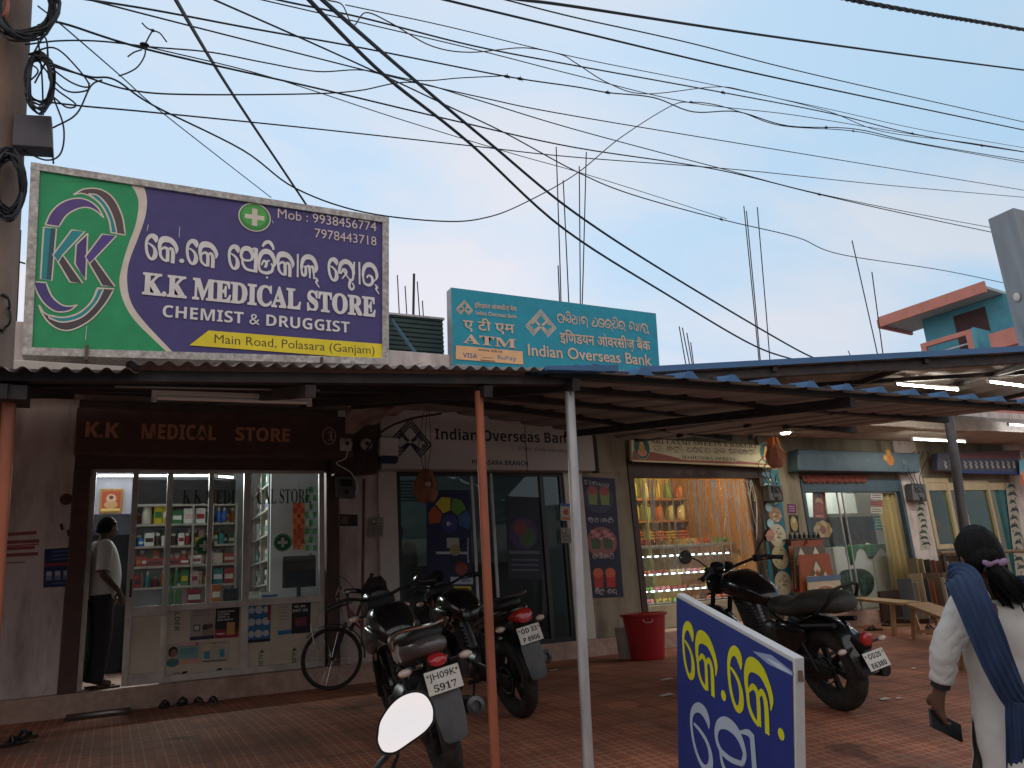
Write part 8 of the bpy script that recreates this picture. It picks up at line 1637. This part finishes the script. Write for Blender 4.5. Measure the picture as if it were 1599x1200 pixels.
# balcony parapet
def on_bal(x, y):
    d = ray(*Qh(x, y)); return CAM + d * ((c1 - inn * 1.2 + Vector((0, 0, 1)) - CAM).dot(inn) / d.dot(inn))
b0, b1_ = on_bal(495, 680), on_bal(745, 612); zt_ = b1_.z; f0 = lambda p: (p - c1).dot(fdir); u0, u1 = f0(b0), f0(b1_); O = c1 - inn * 1.2
def bp_(ua, ub, za, zb, m, nm, th=.16): return MB(m).prism([O + fdir * ua + Vector((0, 0, za)), O + fdir * ub + Vector((0, 0, za)), O + fdir * ub + Vector((0, 0, zb)), O + fdir * ua + Vector((0, 0, zb))], inn * th).build(nm, hs)
bp_(u0, u1, zt_ - .16, zt_, PNK, 'parapet_rail'); bp_(u0, u0 + .18, zt_ - 1.4, zt_ - .162, PNK, 'parapet_post'); bp_(u1 - .2, u1, zt_ - 1.4, zt_ - .162, PNK, 'parapet_post'); bp_(u0 + .182, u1 - .202, zt_ - 1.4, zt_ - .75, TRQ, 'parapet_panel', .1)
MB(TRQ).prism([O + fdir * (u1 + .003) + inn * .0 + Vector((0, 0, zt_ - 1.4)), O + fdir * (u1 + .003) + inn * 1.19 + Vector((0, 0, zt_ - 1.4)), O + fdir * (u1 + .003) + inn * 1.19 + Vector((0, 0, zt_ + .02)), O + fdir * (u1 + .003) + Vector((0, 0, zt_ + .02))], fdir * .12).build('parapet_side', hs)
MB(SILV).bar(O + fdir * (u0 + .2) + inn * .08 + Vector((0, 0, zt_ - .45)), O + fdir * (u1 - .2) + inn * .08 + Vector((0, 0, zt_ - .45)), .05, .05).build('hand_rail', hs)
bp_(u1 + .5, u1 + 1.5, zt_ - .9, zt_ - .35, PNK, 'parapet_block', .3)
MB(PNK).prism([c1 - fdir * 1.8 - inn * 1.2 + Vector((0, 0, -.5)), c2 - inn * 1.2 + Vector((0, 0, -.5)), c2 - inn * 1.2 + Vector((0, 0, zt_ - 1.402)), c1 - fdir * 1.8 - inn * 1.2 + Vector((0, 0, zt_ - 1.402))], inn * 5.5).build('lower_storey', hs)
# grey hoarding at the right edge
gb = thing('hoarding', 'grey metal hoarding box cut by the right edge above the awnings', 'hoarding', PY(1590, 450, 6.2)); gc = [PY(x, y, 6.2) for x, y in ((1571, 346), (1660, 300), (1660, 545), (1579, 545))]
GM = M('streaked_grey_metal', (.26, .28, .29), .5, .3, var=.25, scale=3, stretch=(3, 3, .4), dirt=(.15, .16, .17), damt=.5)
g0, g1 = PY(1557, 347, 6.45), PY(1599, 333, 6.0)
pA, pB = PY(1557, 346, 6.5), PY(1577, 543, 6.5)
x0 = (pA.x + pB.x) / 2; MB(GM).bb(x0, x0 + 2.6, 6.1, 6.5, pB.z, pA.z).build('case', gb, bevel=.012)
for xx in (x0 + .3, x0 + 2.2): MB(STEEL).bb(xx, xx + .06, 6.28, 6.34, gz(6.3), pB.z - .001).build('post', gb)
MB(LAM).ell((x0 - .02, 6.35, pB.z + .75), (.02, .05, .07)).build('lamp_cap', gb)
# ---------------------------------------------------------------- utility pole, cable coils and overhead cables
pY = 4.9
t0, t1 = PY(28, -260, pY), PY(-20, 420, pY)
ax = (t0 - t1).normalized(); b0_ = t1 + ax * ((gz(pY) - .01 - t1.z) / ax.z)
up = thing('utility_pole', 'weathered concrete utility pole hung with coils of cable at the left edge', 'pole', b0_)
MB(M('stained_concrete', (.22, .15, .115), .85, var=.3, scale=4, bump=.4, dirt=(.07, .05, .04), dscale=3, stretch=(1, 1, .3))).tube([b0_, b0_.lerp(t0, .5), t0 + ax * .8], [.17, .15, .125], 20).build('shaft', up)
jb = thing('junction_box', 'dark grey junction box strapped to the utility pole', 'box', PY(52, 205, pY - .1)); c = [PY(x, y, 4.75) for x, y in ((22, 178), (81, 181), (83, 231), (19, 227))]
MB(M('slate_grey_box', (.075, .07, .08), .5, .1, var=.2, scale=5)).prism(c, (0, .12, 0)).build('case', jb, bevel=.006); MB(STEEL).bar(PY(30, 190, 4.8), PY(5, 192, 4.85), .03, .01).build('bracket', jb)
CBL = M('black_cable_sheath', (.006, .006, .008), .6)
def coil(lab, cx, cy, rx, ry, n, Y, seed, rad=.008, sweep=6.28, tail=None, name='cable_coil'):
    rr = random.Random(seed); mb = MB(CBL)
    for k in range(n):
        ax_ = rx * rr.uniform(.75, 1.08); ay_ = ry * rr.uniform(.75, 1.08); ox, oy = rr.uniform(-.08, .08) * rx, rr.uniform(-.08, .08) * ry; ph = rr.uniform(0, 6.28)
        mb.tube([PY(cx + ox + ax_ * math.cos(ph + q / 26 * 6.28) + 1.5 * math.sin(q * .9 + k), cy + oy + ay_ * math.sin(ph + q / 26 * 6.28) + 1.5 * math.cos(q * 1.3 + k), Y + .05 * math.sin(q * .5 + k) + .012 * k) for q in range(26)], rad, 5, closed=True)
    return tag(mb.build(name), lab, 'cable coil', 'coils of spare cable on the utility pole')
coil('thick coil of black cable at the very top of the utility pole', 38, 12, 52, 48, 12, 4.55, 1)
coil('long drooping coil of black cable below the junction box', 14, 288, 24, 52, 10, 4.6, 2)
coil('loose coil of black cable hanging right beside the pole above the box', 62, 128, 22, 46, 7, 4.6, 3, .007)
coil('small loop of thin cable at the left edge below the drooping coil', 4, 490, 12, 28, 3, 4.8, 6, .006)
mb = MB(M('orange_cable_sheath', (.5, .12, .05), .5))
for k in range(4): mb.tube([PY(2 + (9 + k) * math.cos(q / 20 * 6.28), 8 + (17 + 2 * k) * math.sin(q / 20 * 6.28), 4.6 + .02 * k) for q in range(20)], .007, 5, closed=True)
tag(mb.build('cable_coil'), 'small coil of orange cable at the top left corner', 'cable coil', 'coils of spare cable on the utility pole')
def wire(lab, pts, Ya, Yb, w=2.0, mat=None, knots=(), cat='cable', nm='overhead_cable', twist=False, grp=None):
    pts = list(pts); L = [0.0]
    for p, q in zip(pts, pts[1:]): L.append(L[-1] + math.hypot(q[0]-p[0], q[1]-p[1]))
    P3_ = [PY(x, y, Ya + (Yb - Ya) * l / L[-1]) for (x, y), l in zip(pts, L)]
    d = (P3_[len(P3_)//2] - CAM).length; r = w / 2 * d / FPX * .78; sp = smooth_pts(P3_, 7); mb = MB(mat or CBL)
    if twist:
        for ph in (0, 2.1, 4.2): mb.tube([p + Vector((0, math.cos(i * .9 + ph), math.sin(i * .9 + ph))) * r * .6 for i, p in enumerate(smooth_pts(P3_, 24))], r * .55, 6)
    else: mb.tube(sp, r, 6)
    for x, y in knots:
        k = min(range(len(sp)), key=lambda i: (lambda v: (v[0]-x)**2 + (v[1]-y)**2)(pxof(sp[i]))); q = sp[k]; e = sp[min(k+1, len(sp)-1)] - sp[max(k-1, 0)]; e.normalize()
        mb.tube([q - e * r * 7, q - e * r * 2, q + e * r * 5], [r * 1.3, r * 2.4, r * 1.3], 6).tube([q, q + Vector((.01, 0, 1)) * r * 5], r * .5, 4).tube([q, q + Vector((.6, 0, -.8)) * r * 5], r * .5, 4)
    return tag(mb.build(nm), lab, cat, grp)
def pxof(p): v = p - CAM; d = v.dot(_F); return (800 + FPX * v.dot(_R) / d, 600 - FPX * v.dot(_U) / d)
wire('heavy black cable dropping steeply onto the pharmacy signboard', [(255, -40), (275, 0), (340, 110), (395, 195), (440, 262), (480, 322)], 3.5, 8.9, 5)
wire('left of the two heavy diagonal cables running down to the blue awning', [(445, -45), (483, 0), (603, 120), (735, 225), (884, 360), (1040, 459), (1180, 541), (1262, 568)], 3.2, 9.5, 4.6)
wire('right of the two heavy diagonal cables running down to the blue awning', [(465, -40), (504, 0), (653, 130), (770, 228), (900, 334), (1049, 431), (1235, 541), (1292, 568)], 3.2, 9.5, 4.6)
wire('smooth black cable sloping from the top edge to the right edge below the thickest one', [(640, -14), (695, 0), (900, 49), (1145, 107), (1359, 153), (1640, 212)], 4, 6, 3)
wire('thickest single cable sloping across the top right of the sky', [(700, -16), (815, 0), (900, 11), (1155, 50), (1400, 84), (1640, 115)], 3.6, 5, 4.2)
wire('thin cable parallel below the thickest one at top right', [(740, -12), (790, 0), (900, 28), (1080, 68), (1285, 120), (1640, 200)], 4, 6, 2.2)
wire('twisted three strand cable in the top right corner', [(1270, -18), (1330, 0), (1450, 22), (1530, 35), (1640, 54)], 3.2, 4, 6.5, twist=True)
wire('medium cable with clamps crossing from top middle to the right edge', [(360, -20), (434, 0), (570, 29), (740, 72), (900, 103), (1130, 145), (1300, 178), (1450, 214), (1640, 244)], 5, 7.5, 2.6, knots=((1130, 145), (1437, 212), (1540, 224)))
wire('thin cable just under the clamped one fading at the middle right', [(360, -12), (409, 0), (600, 44), (760, 82), (900, 118), (1075, 160), (1240, 180), (1400, 206), (1640, 244)], 5, 7.5, 1.7)
wire('very thin cable along the top of the clamped group', [(540, 8), (700, 42), (900, 90), (1120, 134), (1300, 172), (1450, 205), (1640, 238)], 5, 7.3, 1.3)
wire('cable with two dark splices near the centre of the sky', [(100, -6), (240, 16), (400, 46), (570, 76), (793, 120), (900, 136), (950, 145), (1022, 153), (1083, 175), (1153, 175), (1232, 197), (1337, 202), (1442, 225), (1640, 258)], 4.9, 7.8, 2.2, knots=((793, 120), (820, 124), (948, 145), (1297, 197)))
wire('cable sloping gently from the upper left to the right edge below the spliced one', [(140, 0), (240, 26), (405, 68), (603, 118), (750, 152), (900, 182), (1250, 240), (1420, 268), (1640, 304)], 4.9, 7.8, 2.2)
wire('cable from the top left edge dipping past both bundles of rods to the right', [(250, -38), (335, 0), (471, 60), (603, 120), (700, 166), (789, 208), (900, 268), (987, 304), (1127, 343), (1245, 371), (1315, 398), (1481, 424), (1640, 458)], 4.2, 8.6, 2.3, knots=((1130, 344),))
wire('loosely waving cable from the utility pole to the splices', [(40, 70), (95, 64), (160, 65), (240, 74), (330, 82), (413, 98), (496, 112), (570, 110), (653, 126), (720, 122), (785, 119)], 4.7, 6.2, 2.4, knots=((224, 70),))
wire('cable from the pole that crosses the whole sky to the far right clamp', [(60, 40), (95, 36), (240, 80), (512, 142), (715, 190), (900, 231), (1119, 265), (1280, 304), (1440, 340), (1640, 382)], 4.7, 8.2, 2.5, knots=((1280, 304),))
wire('cable looping level from the pole then rising to meet the heavy diagonals', [(45, 85), (140, 122), (210, 142), (300, 148), (480, 147), (560, 142), (644, 129), (735, 153), (900, 203), (1136, 266), (1280, 303), (1468, 341), (1640, 372)], 4.7, 8.2, 2.3)
wire('lowest nearly level cable from the pole to the right edge', [(0, 150), (120, 165), (240, 176), (488, 201), (735, 228), (900, 246), (1160, 266), (1380, 289), (1640, 312)], 4.8, 8, 2.2)
wire('slack cable sagging over the top of the pharmacy sign and looping up to the right', [(70, 100), (140, 120), (180, 125), (240, 165), (380, 235), (463, 295), (570, 332), (694, 346), (760, 340), (818, 318), (900, 272), (970, 215), (1048, 166), (1080, 160), (1118, 164), (1162, 177), (1223, 197), (1333, 205), (1424, 223), (1640, 262)], 4.7, 7.8, 2.2, knots=((1080, 160), (1335, 205)))
wire('thin straight cable from the pole down to the top edge of the pharmacy sign', [(60, 10), (95, 38), (190, 120), (240, 165), (330, 236), (424, 309)], 4.7, 8.85, 2)
wire('thin cable from the left splice running down to the middle rods', [(225, 72), (420, 120), (620, 185), (800, 240), (900, 268), (1010, 302), (1135, 342)], 5, 8, 1.5)
wire('red brown wire wandering along the clamped cables', [(500, -14), (512, 0), (535, 8), (552, 40), (572, 20), (612, 37), (674, 72), (735, 82), (818, 75), (875, 85), (900, 99), (952, 131), (1010, 147), (1118, 136), (1171, 144), (1293, 174), (1380, 206), (1512, 223), (1640, 244)], 5, 7.4, 1.9, mat=M('red_brown_wire', (.09, .02, .015), .6))
sp_ = thing('cable_splice', 'knotted splice with loose wire ends near the utility pole', 'splice', PY(226, 70, 5)); mb = MB(CBL)
for L_ in ([(226, 72), (233, 58), (239, 48)], [(239, 48), (230, 44), (222, 36)], [(239, 48), (250, 52), (258, 62), (261, 66)], [(228, 72), (226, 88), (215, 105), (200, 114), (186, 119)], [(222, 78), (210, 82), (200, 89)]): mb.tube(smooth_pts([PY(*p, 5) for p in L_], 4), .005, 5)
mb.ell(PY(226, 70, 5), (.03, .02, .012)).ell(PY(239, 48, 5), (.014, .012, .01)); mb.build('knot', sp_)
LP = [[(52, 85), (70, 58), (74, 90), (55, 130)], [(45, 85), (85, 75), (120, 105), (140, 135), (110, 128), (60, 90)], [(60, 95), (100, 140), (135, 142), (140, 130)], [(75, 80), (80, 130), (118, 162), (105, 168), (82, 150)], [(83, 200), (120, 178), (142, 135), (160, 125)], [(85, 155), (100, 200), (95, 240), (70, 250), (28, 230)], [(82, 232), (84, 256)], [(60, 60), (66, 120), (68, 180)], [(20, 90), (60, 110), (30, 140)], [(0, 400), (40, 412)], [(2, 350), (12, 420), (4, 520)]]
for i, L_ in enumerate(LP):
    mb = MB(CBL); mb.tube(smooth_pts([PY(x, y, 4.65 + .03 * i) for x, y in L_], 6), .0052, 5); tag(mb.build('loose_lead'), 'loose black lead curling off the utility pole', 'lead', 'loose leads around the utility pole')
